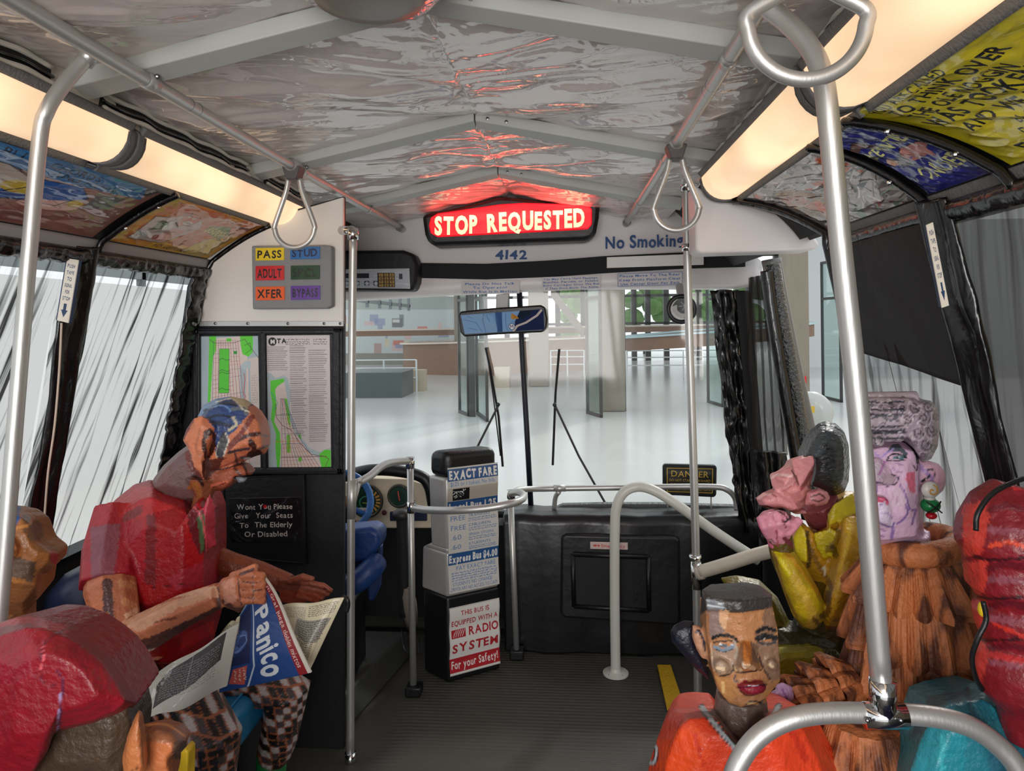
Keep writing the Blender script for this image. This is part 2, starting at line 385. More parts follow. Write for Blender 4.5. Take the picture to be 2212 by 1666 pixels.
# ---------------------------------------------------------------- sculpted figures
class Sculpt(G):
    """papier-mache body: painted pieces fused by a voxel remesh into one continuous surface"""
    def paint(s, c): s.col = lin(c); return s
    def limb(s, pts, seg=9):
        """pts: (px,py,Y,radius)"""
        P = [U(*p[:3]) for p in pts]; s.tube(P, [p[3] for p in pts], seg=seg); return s
    def fuse(s, name, m, parent, voxel=.005, smooth=1, facet=.12, seedv=1):
        R = random.Random(seedv)
        me = bpy.data.meshes.new('tmp'); me.from_pydata([tuple(v) for v in s.v], [], s.f); bm = bmesh.new(); bm.from_mesh(me); bmesh.ops.recalc_face_normals(bm, faces=bm.faces)
        bmesh.ops.triangulate(bm, faces=[f for f in bm.faces if len(f.verts) > 4]); bm.to_mesh(me); bm.free()
        fc = []; keyc = {}
        for p in me.polygons:
            c = s.c[p.vertices[0]]; n = p.normal; k = (c, round(n.x * 1.6), round(n.y * 1.6), round(n.z * 1.6))
            if k not in keyc: keyc[k] = 1 + R.uniform(-1, 1) * facet
            fc.append([q * keyc[k] for q in c])
        fc = np.array(fc); bv = BVHTree.FromPolygons([v.co for v in me.vertices], [tuple(p.vertices) for p in me.polygons])
        ob = bpy.data.objects.new('tmp', me); COL.objects.link(ob)
        r = ob.modifiers.new('r', 'REMESH'); r.mode = 'VOXEL'; r.voxel_size = voxel; r.use_smooth_shade = True
        if smooth: q = ob.modifiers.new('s', 'SMOOTH'); q.factor = .5; q.iterations = smooth
        dg = bpy.context.evaluated_depsgraph_get(); dg.update(); nm = bpy.data.meshes.new_from_object(ob.evaluated_get(dg)); bpy.data.objects.remove(ob)
        n = len(nm.vertices); co = np.empty(n * 3, np.float32); nm.vertices.foreach_get('co', co); co = co.reshape(-1, 3); no = np.empty(n * 3, np.float32); nm.vertices.foreach_get('normal', no); no = no.reshape(-1, 3)
        cols = np.empty((n, 3), np.float32); sb = BVHTree.FromPolygons([Vector(c) for c in co], [tuple(p.vertices) for p in nm.polygons]); vis = np.zeros(n, bool)
        for i in range(n):
            h = bv.find_nearest(Vector(co[i])); cols[i] = fc[h[2]] if h[2] is not None else (.5, .5, .5)
            v = Vector(co[i]) - CAM; L = v.length
            if Vector(no[i]).dot(v) < 0:
                hit = sb.ray_cast(CAM, v.normalized(), L + .01); vis[i] = hit[0] is None or hit[3] > L - .012
        s.n = n; s.co = co; s.cols = cols; s.vis = vis; s.no = no; s.me = nm; s.px, s.py = proj(co); s.nm = name; s.m = m; s.par = parent; return s
    def stroke(s, pts, wd, col, al=1., rag=0.):
        P = catmull([(p[0], p[1], 0) for p in pts], 6) if len(pts) > 2 else [Vector((p[0], p[1], 0)) for p in pts]
        d = np.full(s.n, 1e9); lc = np.array(lin(col), dtype=np.float32)
        for a, b in zip(P[:-1], P[1:]):
            dx, dy = b.x - a.x, b.y - a.y; l2 = dx * dx + dy * dy + 1e-9; t = np.clip(((s.px - a.x) * dx + (s.py - a.y) * dy) / l2, 0, 1); d = np.minimum(d, np.hypot(s.px - a.x - t * dx, s.py - a.y - t * dy))
        if rag: d = d + (noise2(s.px / 3, s.py / 3) - .5) * rag
        a = (np.clip(wd / 2 - d + .5, 0, 1) * s.vis * al)[:, None]; s.cols = s.cols * (1 - a) + lc * a; return s
    def region(s, pts, col, al=1., rag=0., soft=0):
        P = np.array(pts, float); ins = np.zeros(s.n, bool); X = s.px + (noise2(s.px / 5, s.py / 5, 1) - .5) * rag; Y = s.py + (noise2(s.px / 5, s.py / 5, 2) - .5) * rag
        for i in range(len(P)):
            x0, y0 = P[i]; x1, y1 = P[(i + 1) % len(P)]
            if y0 == y1: continue
            ins ^= ((y0 > Y) != (y1 > Y)) & (X < (x1 - x0) * (Y - y0) / (y1 - y0) + x0)
        ins &= s.vis; s.cols[ins] = s.cols[ins] * (1 - al) + np.array(lin(col)) * al; return s
    def blob(s, x, y, rx, ry, col, rot=0, al=1., rag=0.):
        return s.region([(x + rx * math.cos(t) * math.cos(rot) - ry * math.sin(t) * math.sin(rot), y + rx * math.cos(t) * math.sin(rot) + ry * math.sin(t) * math.cos(rot)) for t in np.linspace(0, 6.28, 20)[:-1]], col, al, rag)
    def mottle(s, amt=.15, sc=40, seedv=0):
        c = s.co; n = noise2(c[:, 0] * sc + c[:, 2] * sc * .3, c[:, 2] * sc + c[:, 1] * sc * .7, seedv) * .6 + noise2(c[:, 0] * sc * 3, c[:, 2] * sc * 3 + c[:, 1] * sc * 2, seedv + 1) * .4
        s.cols = np.clip(s.cols * (1 + (n - .5)[:, None] * 2 * amt), 0, 1); return s
    def done(s):
        me = s.me; me.name = s.nm; org = np.array(wloc(s.par), dtype=np.float32); me.vertices.foreach_set('co', (s.co - org).ravel())
        ca = me.color_attributes.new('Col', 'FLOAT_COLOR', 'POINT'); c4 = np.ones((s.n, 4), dtype=np.float32); c4[:, :3] = s.cols; ca.data.foreach_set('color', c4.ravel())
        me.materials.clear(); me.materials.append(s.m); o = bpy.data.objects.new(s.nm, me); COL.objects.link(o); o.parent = s.par; return o

# ================================================================ materials in use
m_black = mat('black_vinyl', (15, 16, 19), .42, bump=(60, .15)); m_gloss = mat('black_shiny_vinyl', (9, 9, 11), .26, coat=.2, bump=(22, .45, (1, 1, .35), 1.))
m_bfab = mat('black_fabric', (13, 13, 16), .75, bump=(30, .3)); m_alu = mat('brushed_aluminium', (196, 196, 194), .42, .7, bump=(200, .05, (1, 1, .1)))
m_chrome = mat('chrome', (220, 220, 220), .1, 1.); m_white = mat('white_padded_vinyl', (226, 222, 222), .42, bump=(7, .25)); m_beam = mat('grey_painted_beam', (176, 178, 174), .5, noise=(6, .05))
m_grey = mat('grey_fabric_tape', (112, 112, 112), .85, bump=(160, .3), noise=(60, .2)); m_satin = mat('cream_satin', (196, 188, 172), .32, bump=(22, .8, (1, .25, 1), 1.), sheen=.4)
m_cream = mat('cream_padded_vinyl', (214, 206, 190), .5, bump=(14, .4)); m_dark = mat('dark_charcoal_panel', (24, 25, 28), .55, bump=(40, .12)); m_screw = mat('steel_screw', (120, 120, 122), .35, 1.)
m_floor = mat('black_ribbed_rubber', (66, 64, 58), .55, noise=(2.5, .18))
m_vc = mat('painted_papier_mache', 'VC', .45, bump=(70, .45), coat=.18, coat_rough=.22); m_vcm = mat('painted_cloth', 'VC', .62, bump=(40, .25))
m_vcv = mat('painted_art_under_clear_vinyl', 'VC', .35, coat=1., coat_rough=.03, bump=(4.5, 1., (1, .45, 1), 1.2)); m_vcp = mat('painted_sign_under_clear_plastic', 'VC', .4, coat=.6, coat_rough=.08, bump=(9, .35))
m_blue = mat('blue_lettering_paint', (36, 74, 128), .6); m_concrete = mat('board_marked_concrete', (138, 130, 116), .85, noise=(3, .12, (4, 4, .6)), bump=(12, .3))
m_mull = mat('dark_bronze_frame', (58, 60, 58), .45, .3); m_hallfloor = mat('polished_white_floor', (204, 204, 202), .2, spec=.6, noise=(1.1, .02))
m_glass = film('clear_glass', (232, 244, 242), .04, .02, .08)

def X_win(z, sx=1): return (1.09 if sx > 0 else 1.165) + (1.985 - z) * (.21 if sx > 0 else .19)
# ================================================================ structure of the bus
def ceil_fn(u, v):
    x = (u - .5) * 1.74; y = -2.2 + 6.22 * (1 - (1 - v) ** 1.0); ax = np.abs(x); z = 2.47 - .18 * ax / .86
    bays = [-2.2, .65, 1.5, 2.41, 3.25, 4.2]; by = np.zeros_like(y); bt = np.zeros_like(y)
    for a, b in zip(bays[:-1], bays[1:]):
        m = (y >= a) & (y < b); bt[m] = (y[m] - a) / (b - a); by[m] = a
    env = np.sqrt(np.clip(np.sin(np.pi * np.clip(bt, 0, 1)), 0, 1)) * np.clip((.87 - ax) * 6, 0, 1); sag = .022 * env
    a1 = ax * 9 + (by + bt * 1.1) * 6.5; b1 = -ax * 1.6 + y * 2.2; f1 = noise2(a1 + np.sign(x) * 9, b1, 1)
    a2 = ax * 22 + y * 30; b2 = ax * 8 - y * 6; f2 = noise2(a2, b2 * .5 + np.sign(x) * 5, 4); f3 = noise2(x * 60, y * 45, 8)
    rid = np.exp(-(ax / .05) ** 2); f4 = noise2(x * 34, y * 14, 5)
    return np.stack([x, y, z - sag - .036 * (f1 - .3) * env - .006 * (1 - np.abs(2 * f2 - 1)) * env - .0010 * f3 - .014 * rid * f4], -1)
m_ceil = mat('clear_vinyl_over_grey_cloth', (212, 202, 198), .5, coat=1, coat_rough=.03, bump=(4.5, .35, (1, 1, 1), 1.5)); m_ceil.node_tree.nodes['Principled BSDF'].inputs['Coat IOR'].default_value = 1.9
struct(gridobj('ceiling', 300, 720, ceil_fn, m_ceil))
g = G(); n = 12   # opaque roof skin above the lining, closing the coves
roofp = [(-1.30, 1.0), (-1.2, 1.75), (-1.16, 2.0), (-1.02, 2.2), (-.9, 2.34), (0, 2.54), (.9, 2.34), (1.02, 2.2), (1.16, 2.0)]
pr = [p for p in roofp[2:]]
vs = [(x, y, z) for y in (-2.2, 4.1) for x, z in pr] + [(x * 1.01, y, z + .02) for y in (-2.2, 4.1) for x, z in pr]; k = len(pr)
fs = []
for i in range(k - 1): fs += [(i, i + 1, k + i + 1, k + i), (2 * k + i, 3 * k + i, 3 * k + i + 1, 2 * k + i + 1), (i, 2 * k + i, 2 * k + i + 1, i + 1), (k + i, k + i + 1, 3 * k + i + 1, 3 * k + i)]
g.add(vs, fs); struct(g.obj('roof', m_dark))

for i, Y in enumerate((.62, 1.47, 2.38, 3.22)):   # folded sheet-metal ribs with a joint at the ridge
    g = G(); d = .062
    for sx in (-1, 1):
        xe = .81 if sx < 0 else .845; A = Vector((.002 * sx, Y, 2.462)); B = Vector((xe * sx, Y, 2.462 - .2058 * xe)); g.add([A, B, B - Vector((0, 0, .04)), A - Vector((0, 0, .04)), A + Vector((0, d, 0)), B + Vector((0, d, 0)), B + Vector((0, d, -.05)), A + Vector((0, d, -.05))],
              [(0, 1, 2, 3), (7, 6, 5, 4), (0, 4, 5, 1), (1, 5, 6, 2), (2, 6, 7, 3), (3, 7, 4, 0)])
    o = struct(g.obj('trim_%d' % (i + 1), m_beam, bevel=.003))
    for q in (.045, .11): h = G().lathe((q, Y - .001, 2.437 - .2 * q), [(.006, 0), (.006, .003), (.002, .004)], 10, (0, -1, 0)).obj('screw', m_screw, o)

# side trims: satin transom strip with black cord, grey upper/lower borders of the coves
m_lit = mat('glowing_diffuser', (250, 222, 190), .4, emit=((255, 214, 170), .6), bump=(5, .25))
nt = m_lit.node_tree; bs = nt.nodes['Principled BSDF']; tc = nt.nodes.new('ShaderNodeTexCoord'); nz = nt.nodes.new('ShaderNodeTexNoise'); nz.inputs['Scale'].default_value = 2.6; mr = nt.nodes.new('ShaderNodeMapRange')
nt.links.new(tc.outputs['Object'], nz.inputs['Vector']); nt.links.new(nz.outputs['Fac'], mr.inputs[0]); mr.inputs[1].default_value = .35; mr.inputs[2].default_value = .75; mr.inputs[3].default_value = .42; mr.inputs[4].default_value = .88; nt.links.new(mr.outputs[0], bs.inputs['Emission Strength'])
def ribbon(name, m, P0, P1, y0, y1, th=.006, sx=1, parent=None, wav=0, freq=10, n=160, s=1, y0b=None, y1b=None, prof=None, smooth=True, m2=6):
    """long band along the bus; P0,P1 = (|x|, z) of its two edges; prof bulges it"""
    vs = []; fs = []; pr = prof or [(t, 0) for t in np.linspace(0, 1, m2)]; a = np.array(P0); b = np.array(P1); d = b - a; nn = np.array([d[1], -d[0]]); nn = nn / np.linalg.norm(nn)
    if nn[0] > 0: nn = -nn
    for lay in (0, 1):
        for i in range(n + 1):
            t = i / n
            for (q, h) in pr:
                ya = y0 + (y1 - y0) * t
                if y0b is not None: yb = y0b + (y1b - y0b) * t; y = ya + (yb - ya) * q
                else: y = ya
                w = wav * (float(noise2(y * freq, q * 3, s)) - .5) * 2; p = a + d * q + nn * (h + w - lay * th); vs.append((sx * p[0], y, p[1]))
    k = len(pr); M = (n + 1) * k
    for lay in (0, 1):
        for i in range(n):
            for j in range(k - 1): q = lay * M + i * k + j; fs.append((q, q + 1, q + k + 1, q + k) if lay == 0 else (q, q + k, q + k + 1, q + 1))
    for i in range(n):
        for j in (0, k - 1): q = i * k + j; fs.append((q, q + k, q + k + M, q + M))
    for i in (0, n):
        for j in range(k - 1): q = i * k + j; fs.append((q, q + 1, q + 1 + M, q + M))
    g = G(); g.add(vs, fs); return g.obj(name, m, parent, smooth=smooth)
bul = lambda h, n=9: [(t, h * math.sin(math.pi * t) ** .7 if 0 < t < 1 else 0) for t in np.linspace(0, 1, n)]
ti = 5
for sx, yend in ((-1, 2.86), (1, 2.48)):
    E0, E1 = ((.785, 2.224), (.802, 2.300)) if sx < 0 else ((.785, 2.224), (.832, 2.296)); mixE = lambda q, e=0: (E0[0] + (E1[0] - E0[0]) * q - e, E0[1] + (E1[1] - E0[1]) * q - e * .3)
    struct(ribbon('trim_%d' % ti, m_satin, E0, E1, -1.5, yend + .1, .012, sx, wav=.007, freq=16, s=3 + sx, prof=bul(.006))); ti += 1
    for (a, b) in ((.66, 1.40), (1.56, 2.32), (2.46, 2.80)):    # dark transom slots with gathered edges and a cord
        if b > yend + .1: continue
        o = struct(ribbon('trim_%d' % ti, m_bfab, mixE(.34, .012), mixE(.74, .012), a, b, .008, sx, wav=.003, s=5)); ti += 1
        for q, r, mm in ((.30, .006, m_satin), (.80, .006, m_satin), (.52, .004, m_gloss)):
            pts = [(sx * (mixE(q, .016)[0] + .002 * math.sin(y * 61)), y, mixE(q, .016)[1] + .003 * math.cos(y * 33)) for y in np.linspace(a, b, 60)]
            G().tube(pts, r, 6).obj('piping', mm, o, smooth=True)
    # lamps
lampY = {-1: [(-.2, .95), (.98, 1.67), (1.71, 2.83)], 1: [(-.2, .62), (.65, 1.42), (1.45, 2.44)]}
lab = {(-1, 0): 'long glowing diffuser light box high on the left, the one nearest the camera', (-1, 1): 'glowing cream light box along left ceiling edge behind the bent pole', (-1, 2): 'long glowing cream light box on the left ending above the fare signal board',
       (1, 0): 'glowing light box on the right nearest the camera beyond the frame edge', (1, 1): 'wide glowing light box on the right above the yellow advertisement', (1, 2): 'glowing cream light box on the right ending at white padded box'}
for sx in (-1, 1):
    for i, (a, b) in enumerate(lampY[sx]):
        if i == 0: continue
        t = thing('ceiling_light_box', (sx * .83, (a + b) / 2, 2.15), lab[(sx, i)], 'light', 'light boxes along the ceiling edges')
        A, B = (.775, 2.212), (.895, 2.146)
        ribbon('diffuser', m_lit, A, B, a + .012, b - .012, .03, sx, t, prof=bul(.038))
        ribbon('upper_border', m_grey, (.765, 2.232), (.787, 2.203), a, b, .02, sx, t, wav=.001)
        ribbon('lower_border', m_grey, (.880, 2.166), (.905, 2.128), a, b, .02, sx, t, wav=.001)
        for e in (a, b): ribbon('end_band', m_grey, A, B, e - .018, e + .018, .03, sx, t, n=3, prof=bul(.044))
    a, b = lampY[sx][0]; t = thing('ceiling_light_box', (sx * .83, .3, 2.15), lab[(sx, 0)], 'light', 'light boxes along the ceiling edges'); ribbon('diffuser', m_lit, (.775, 2.212), (.895, 2.146), a - 1.2, b, .03, sx, t, prof=bul(.038))

# coves behind the advertisements, grey sill strip, ruffled black window header, windows, lower walls
CE = {1: (1.09, 1.985), -1: (1.145, 1.998)}
def cove(t, sx=1):  # t 0 (lamp) .. 1 (window head)
    p0, p1, p2 = np.array((.895, 2.14)), np.array((1.012, 2.098)), np.array(CE[sx]); t = np.asarray(t)[..., None]; return p0 * (1 - t) ** 2 + p1 * 2 * t * (1 - t) + p2 * t * t
for sx, nm in ((-1, 'left'), (1, 'right')):
    y1 = 2.75 if sx < 0 else 2.45
    def fn(u, v, sx=sx, y1=y1):
        c = cove(v, sx); return np.stack([sx * (c[..., 0] + .02), -1.5 + (y1 + 1.5) * u, c[..., 1] + .012], -1)
    struct(gridobj('trim_%d' % ti, 40, 10, fn, m_bfab)); ti += 1
    yw = 2.75 if sx < 0 else 2.16
    struct(ribbon('trim_%d' % ti, m_grey if sx > 0 else mat('grey_satin', (150, 146, 146), .4), (CE[sx][0], CE[sx][1]), (CE[sx][0] + .014, 1.952), -1, yw, .01, sx)); ti += 1
    struct(ribbon('trim_%d' % ti, m_gloss, (CE[sx][0] - .005, 1.958), (CE[sx][0] + .02, 1.915), -1, yw, .03, sx, wav=.006 if sx < 0 else .0015, freq=60, n=500, prof=bul(.012, 6))); ti += 1

m_sheerL = sheer('white_and_black_sheer', (40, 42, 46), .20, 9, (0, 4.6, .17), (.53, .66)); m_sheerR = sheer('dark_sheer', (60, 58, 56), .52, 9, (0, 3.4, .16), (.5, .74), -.25); m_sheerR2 = sheer('darker_sheer', (62, 60, 56), .86, 9, (0, 3.4, .16), (.46, .8), -.25); m_shade = mat('black_cloth_shade', (30, 30, 34), .7, bump=(9, .6, (1, 1, .5), 1.))
def wall_fn(sx, ya0, ya1, yb0, yb1, z0, z1, amp=.008, fr=30, off=0.):
    def fn(u, v):
        z = z0 + (z1 - z0) * v; y = (ya0 + (ya1 - ya0) * u) * (1 - v) + (yb0 + (yb1 - yb0) * u) * v
        x = X_win(z, sx) + off + amp * (noise2(u * fr + v * 3, v * 1.3, 2) - .5) * 2; return np.stack([sx * x, y, z], -1)
    return fn
struct(gridobj('window_1', 160, 20, wall_fn(-1, 1.95, 2.75, 1.95, 2.75, 1.93, .93), m_sheerL))
struct(gridobj('window_2', 160, 20, wall_fn(-1, -.5, 1.95, -.5, 1.95, 1.93, .93), m_sheerL))
struct(gridobj('window_3', 120, 20, wall_fn(1, 1.55, 2.13, 1.55, 2.13, 1.93, .93), m_sheerR))
struct(gridobj('window_4', 160, 20, wall_fn(1, -.3, 1.52, -.3, 1.52, 1.93, .93), m_sheerR2))
o = gridobj('cloth_blind', 60, 30, lambda u, v: np.stack([X_win(1.93 - .36 * v - .05 * np.sin(u * 2.2 + 1) * v) - .02 + .007 * noise2(u * 6 + v * 3, v * 4, 3), 1.57 + .56 * u, 1.93 - .36 * v + .06 * v * u], -1), m_shade)
sm = o.modifiers.new('thickness', 'SOLIDIFY'); sm.thickness = .003
tag(o, 'black cloth blind over the top half of the right window', 'window blind')
def wallbox(sx, y0, y1, name):
    g = G(); zs = [(1.0, 0), (.93, 0), (.45, .03), (0, .03)]
    a = [(X_win(.96, sx) - .02, .97), (X_win(.93, sx) + .03, .955), (1.38, .5), (1.38, 0), (1.42, 0), (1.42, .5), (X_win(.93, sx) + .06, .97)]
    k = len(a); vs = [(sx * x, y, z) for y in (y0, y1) for x, z in a]; g.add(vs, [(i, (i + 1) % k, (i + 1) % k + k, i + k) for i in range(k)] + [tuple(range(k)), tuple(range(2 * k - 1, k - 1, -1))]); return struct(g.obj(name, m_dark, bevel=.004))
wallbox(-1, -1.2, 2.75, 'wall_left'); wallbox(1, -1.2, 2.1, 'wall_right')

# floor: ribbed rubber, driver's platform, kerb strip, yellow step edge
def floor_fn(u, v):
    x = -1.38 + 2.76 * u; y = -1.2 + 5.3 * v; yy_ = y; rib = .0035 * (np.abs(((y * 40) % 1) - .5) * 2 > .5); return np.stack([x, y, rib * ((x > -.42) & (x < .72))], -1)
struct(gridobj('floor', 60, 1060, floor_fn, m_floor, smooth=False))
g = G(); g.box((-1.4, -1.2, -.33), (1.4, 4.1, -.01)); struct(g.obj('floor_base', m_dark))
g = G(); g.add([(-.66, 2.78, .004), (-.50, 3.6, .004), (-1.3, 3.6, .004), (-1.3, 2.78, .004), (-.72, 2.78, .11), (-.54, 3.6, .11), (-1.3, 3.6, .11), (-1.3, 2.78, .11)], [(3, 2, 1, 0), (4, 5, 6, 7), (0, 1, 5, 4), (1, 2, 6, 5), (2, 3, 7, 6), (3, 0, 4, 7)])
struct(g.obj('driver_platform', mat('platform_rubber', (58, 58, 56), .6, noise=(9, .15)), bevel=.01))
a = [Uz(*p, .004) for p in ((1420, 1441), (1449, 1441), (1478, 1530), (1441, 1536))]
o = G().add(a + [p + Vector((0, 0, .012)) for p in a], [(3, 2, 1, 0), (4, 5, 6, 7), (0, 1, 5, 4), (1, 2, 6, 5), (2, 3, 7, 6), (3, 0, 4, 7)]).obj('step_edge_strip', mat('yellow_textured_rubber', (216, 170, 30), .5, bump=(120, .9)), bevel=.002)
tag(o, 'yellow textured warning strip on the floor edge beside the steps', 'floor strip')

# ================================================================ outside: the museum hall
G0 = -.35
def ground_y(px, py): return Uz(px, py, G0).y
o = struct(G().add([(-40, -12, G0), (40, -12, G0), (40, 60, G0), (-40, 60, G0), (-40, -12, G0 - .2), (40, -12, G0 - .2), (40, 60, G0 - .2), (-40, 60, G0 - .2)], [(0, 1, 2, 3), (7, 6, 5, 4), (0, 4, 5, 1), (1, 5, 6, 2), (2, 6, 7, 3), (3, 7, 4, 0)]).obj('hall_floor', m_hallfloor))
def pillar(px0, px1, pyb, label, h=7):
    Y = ground_y((px0 + px1) / 2, pyb); a = U(px0, pyb, Y); b = U(px1, pyb, Y); w = b.x - a.x
    g = G(); g.box((a.x, Y, G0), (b.x, Y + w * .8, G0 + h)); return tag(g.obj('concrete_column', m_concrete, bevel=.04), label, 'column')
pillar(1268, 1352, 890, 'board-marked concrete column with dark corner strip, right of the centre windscreen post')
pillar(1143, 1186, 836, 'slimmer concrete column just right of the centre windscreen post')
pillar(982, 1008, 700 + 110, 'pale distant concrete column seen left of the rear-view mirror')
pillar(1698, 1752, 930, 'tall pale concrete column seen through the open front door')
def glassdoor(px0, px1, pyb0, pyb1, label, fr=.05, h=3.6, handle=False):
    A = Uz(px0, pyb0, G0); B = Uz(px1, pyb1, G0); d = (B - A); L = d.length; d.normalize(); nrm = Vector((-d.y, d.x, 0)) * .03; up = Vector((0, 0, 1))
    t = thing('glass_door', A, label, 'door', 'glass doors of the hall')
    def bar(p, q, w, vert):
        e = (up if not vert else d) * w; g = G(); g.hexa([p, q, q + e, p + e, p + nrm * 2, q + nrm * 2, q + e + nrm * 2, p + e + nrm * 2]); return g
    bar(A, A + up * h, fr, True).obj('stile', m_mull, t); bar(B - d * fr, B - d * fr + up * h, fr, True).obj('stile', m_mull, t)
    for z in (0, 1.05 * 0 + 2.6, h - fr): bar(A + up * z, B + up * z, fr * 1.3, False).obj('rail', m_mull, t)
    G().hexa([A + nrm, B + nrm, B + nrm + up * h, A + nrm + up * h, A + nrm * 1.2, B + nrm * 1.2, B + nrm * 1.2 + up * h, A + nrm * 1.2 + up * h]).obj('pane', m_glass, t)
    return t
glassdoor(990, 1010, 892, 900, 'narrow dark-framed glass door left of the left wiper blade'); glassdoor(1028, 1050, 895, 912, 'half-open glass door leaf just left of the windscreen post')
glassdoor(1266, 1297, 894, 903, 'glass door leaf opened in front of the concrete column'); glassdoor(1345, 1353, 888, 888, 'slim dark door jamb right of the concrete column')
glassdoor(1527, 1560, 870, 880, 'dark-framed glass door beside the right windscreen curtain'); glassdoor(1775, 1816, 860, 870, 'grey-framed glass door with handle seen through front door opening')
Y = ground_y(1018, 901); o = G().box((U(1012, 800, Y).x, Y, G0), (U(1025, 800, Y).x, Y + .12, 5)).obj('steel_post', m_mull); tag(o, 'tall dark steel post between the two left glass doors', 'post')
# curved timber balustrade of the ramp
def ringwall(name, cx, cy, rx, ry, z0, z1, th, m, label, cat, a0=0, a1=6.283, slope=0, cap=None):
    g = G(); n = 72; vs = []
    for i in range(n + 1):
        a = a0 + (a1 - a0) * i / n; dz = slope * math.cos(a)
        for (q, z) in ((1, z0), (1, z1), (1 + th, z1), (1 + th, z0)): vs.append((cx + rx * q * math.cos(a), cy + ry * q * math.sin(a), z + dz))
    g.add(vs, [(i * 4 + j, i * 4 + (j + 1) % 4, (i + 1) * 4 + (j + 1) % 4, (i + 1) * 4 + j) for i in range(n) for j in range(4)]); o = g.obj(name, m, smooth=False); tag(o, label, cat)
    if cap:
        g2 = G(); vs = []
        for i in range(n + 1):
            a = a0 + (a1 - a0) * i / n; dz = slope * math.cos(a)
            for (q, z) in ((.985, z1), (.985, z1 + .07), (1.03 + th, z1 + .07), (1.03 + th, z1)): vs.append((cx + rx * q * math.cos(a), cy + ry * q * math.sin(a), z + dz))
        g2.add(vs, [(i * 4 + j, i * 4 + (j + 1) % 4, (i + 1) * 4 + (j + 1) % 4, (i + 1) * 4 + j) for i in range(n) for j in range(4)]); g2.obj('coping', cap, o)
    return o
m_wood = mat('brown_timber', (128, 96, 74), .5, noise=(3, .15, (1, 1, 5))); m_capw = mat('pale_coping', (214, 200, 186), .3)
c = U(1075, 740, 25); ringwall('curved_balustrade', c.x, 30.5, 4.6, 2.6, -.3, 1.0, .03, m_wood, 'big curved brown timber balustrade of the ramp beyond windscreen', 'balustrade', slope=.12, cap=m_capw)
c = U(905, 740, 27); ringwall('curved_balustrade', c.x + 5.2, 33.4, 10.5, .0 + 1.0, 1.25, 1.5, .03, m_wood, 'thin curved timber rim at the left behind the big balustrade', 'balustrade', slope=.05, cap=m_capw)
c = U(1420, 730, 26); ringwall('curved_balustrade', c.x + 2.2, 27, 3.6, 2.2, .9, 1.35, .03, m_wood, 'curved timber and glass rim seen at the right of the windscreen', 'balustrade', slope=.25, cap=mat('pale_blue_coping', (176, 200, 206), .2))
# thin white railings
def railing(px0, px1, pyb, label, h=1.0):
    Y = ground_y((px0 + px1) / 2, pyb); a = U(px0, pyb, Y).x; b = U(px1, pyb, Y).x; t = thing('white_railing', ((a + b) / 2, Y, G0), label, 'railing'); mw = mat('white_steel', (214, 220, 220), .4)
    for z in (.45, .75, h): G().tube([(a, Y, G0 + z), (b, Y, G0 + z)], .022, 8).obj('bar', mw, t)
    k = max(2, int((b - a) / 1.6))
    for i in range(k + 1): x = a + (b - a) * i / k; G().tube([(x, Y, G0), (x, Y, G0 + h)], .028, 8).obj('upright', mw, t)
railing(760, 900, 848, 'thin white railing in front of the dark exhibit at the left'); railing(1355, 1600, 815, 'long thin white railing at the right half of windscreen'); railing(1190, 1262, 812, 'short piece of white railing between the two concrete columns')
Y = 19.5; o = G().box((U(745, 840, Y).x, Y, G0), (U(868, 840, Y).x, Y + 1.5, U(745, 806, Y).z)).obj('display_plinth', mat('dark_display', (66, 78, 78), .3)); tag(o, 'long dark display plinth behind the left railing', 'plinth')
Y = ground_y(905, 846); o = G().box((U(886, 840, Y).x, Y, G0), (U(916, 840, Y).x, Y + .5, U(886, 800, Y).z)).obj('wooden_crate', mat('pale_plywood', (182, 168, 146), .6)); tag(o, 'small pale wooden crate standing below curved timber balustrade', 'crate')
Y = ground_y(1088, 838); o = G().box((U(1068, 840, Y).x, Y, G0), (U(1100, 840, Y).x, Y + .6, U(1068, 795, Y).z)).obj('wooden_crate', MATS['pale_plywood']); tag(o, 'pale wooden crate standing just left of windscreen centre post', 'crate')
# far glazed facade
YF = 38.; m_fac = mat('pale_wall', (196, 204, 200), .7, noise=(.5, .08)); g = G()
for px in (640, 690, 745, 800, 860, 925, 990, 1040, 1095, 1205, 1260, 1370, 1400, 1440, 1510, 1560, 1620, 1680): x = U(px, 700, YF).x; g.box((x - .14, YF, G0), (x + .14, YF + .3, 9))
for z in (1.6, 3.1, 5.2): g.box((-22, YF, z), (22, YF + .25, z + .14))
struct(g.obj('hall_glazing_frame', m_mull))
cv = Canvas(300, 70, (206, 214, 214)); cv.rect(0, 0, 300, 14, (176, 184, 178)); R = random.Random(5)
for i in range(46):
    x = R.uniform(0, 300); y = R.uniform(16, 56); c = R.choice([(226, 190, 188), (190, 150, 140), (236, 236, 232), (120, 128, 128), (220, 120, 96), (150, 160, 190), (230, 214, 180), (96, 92, 90)]); cv.rect(x, y, x + R.uniform(3, 18), y + R.uniform(3, 12), c, .8)
cv.rect(0, 58, 300, 70, (150, 148, 140))
def fm(px0, px1, py0, py1, Y): return qmap((px0, py0, Y), (px1, py0, Y), (px1, py1, Y), (px0, py1, Y))
o = cv.mesh('exhibit_wall', fm(600, 1000, 640, 790, 36.), m_vcm, thick=.2); tag(o, 'long wall of pale posters and pictures behind the left balustrade', 'exhibition wall')
m_leaf = mat('leaves', (104, 150, 76), .7, noise=(1.5, .4), bump=(2, 1.)); m_trunk = mat('bark', (90, 74, 60), .9)
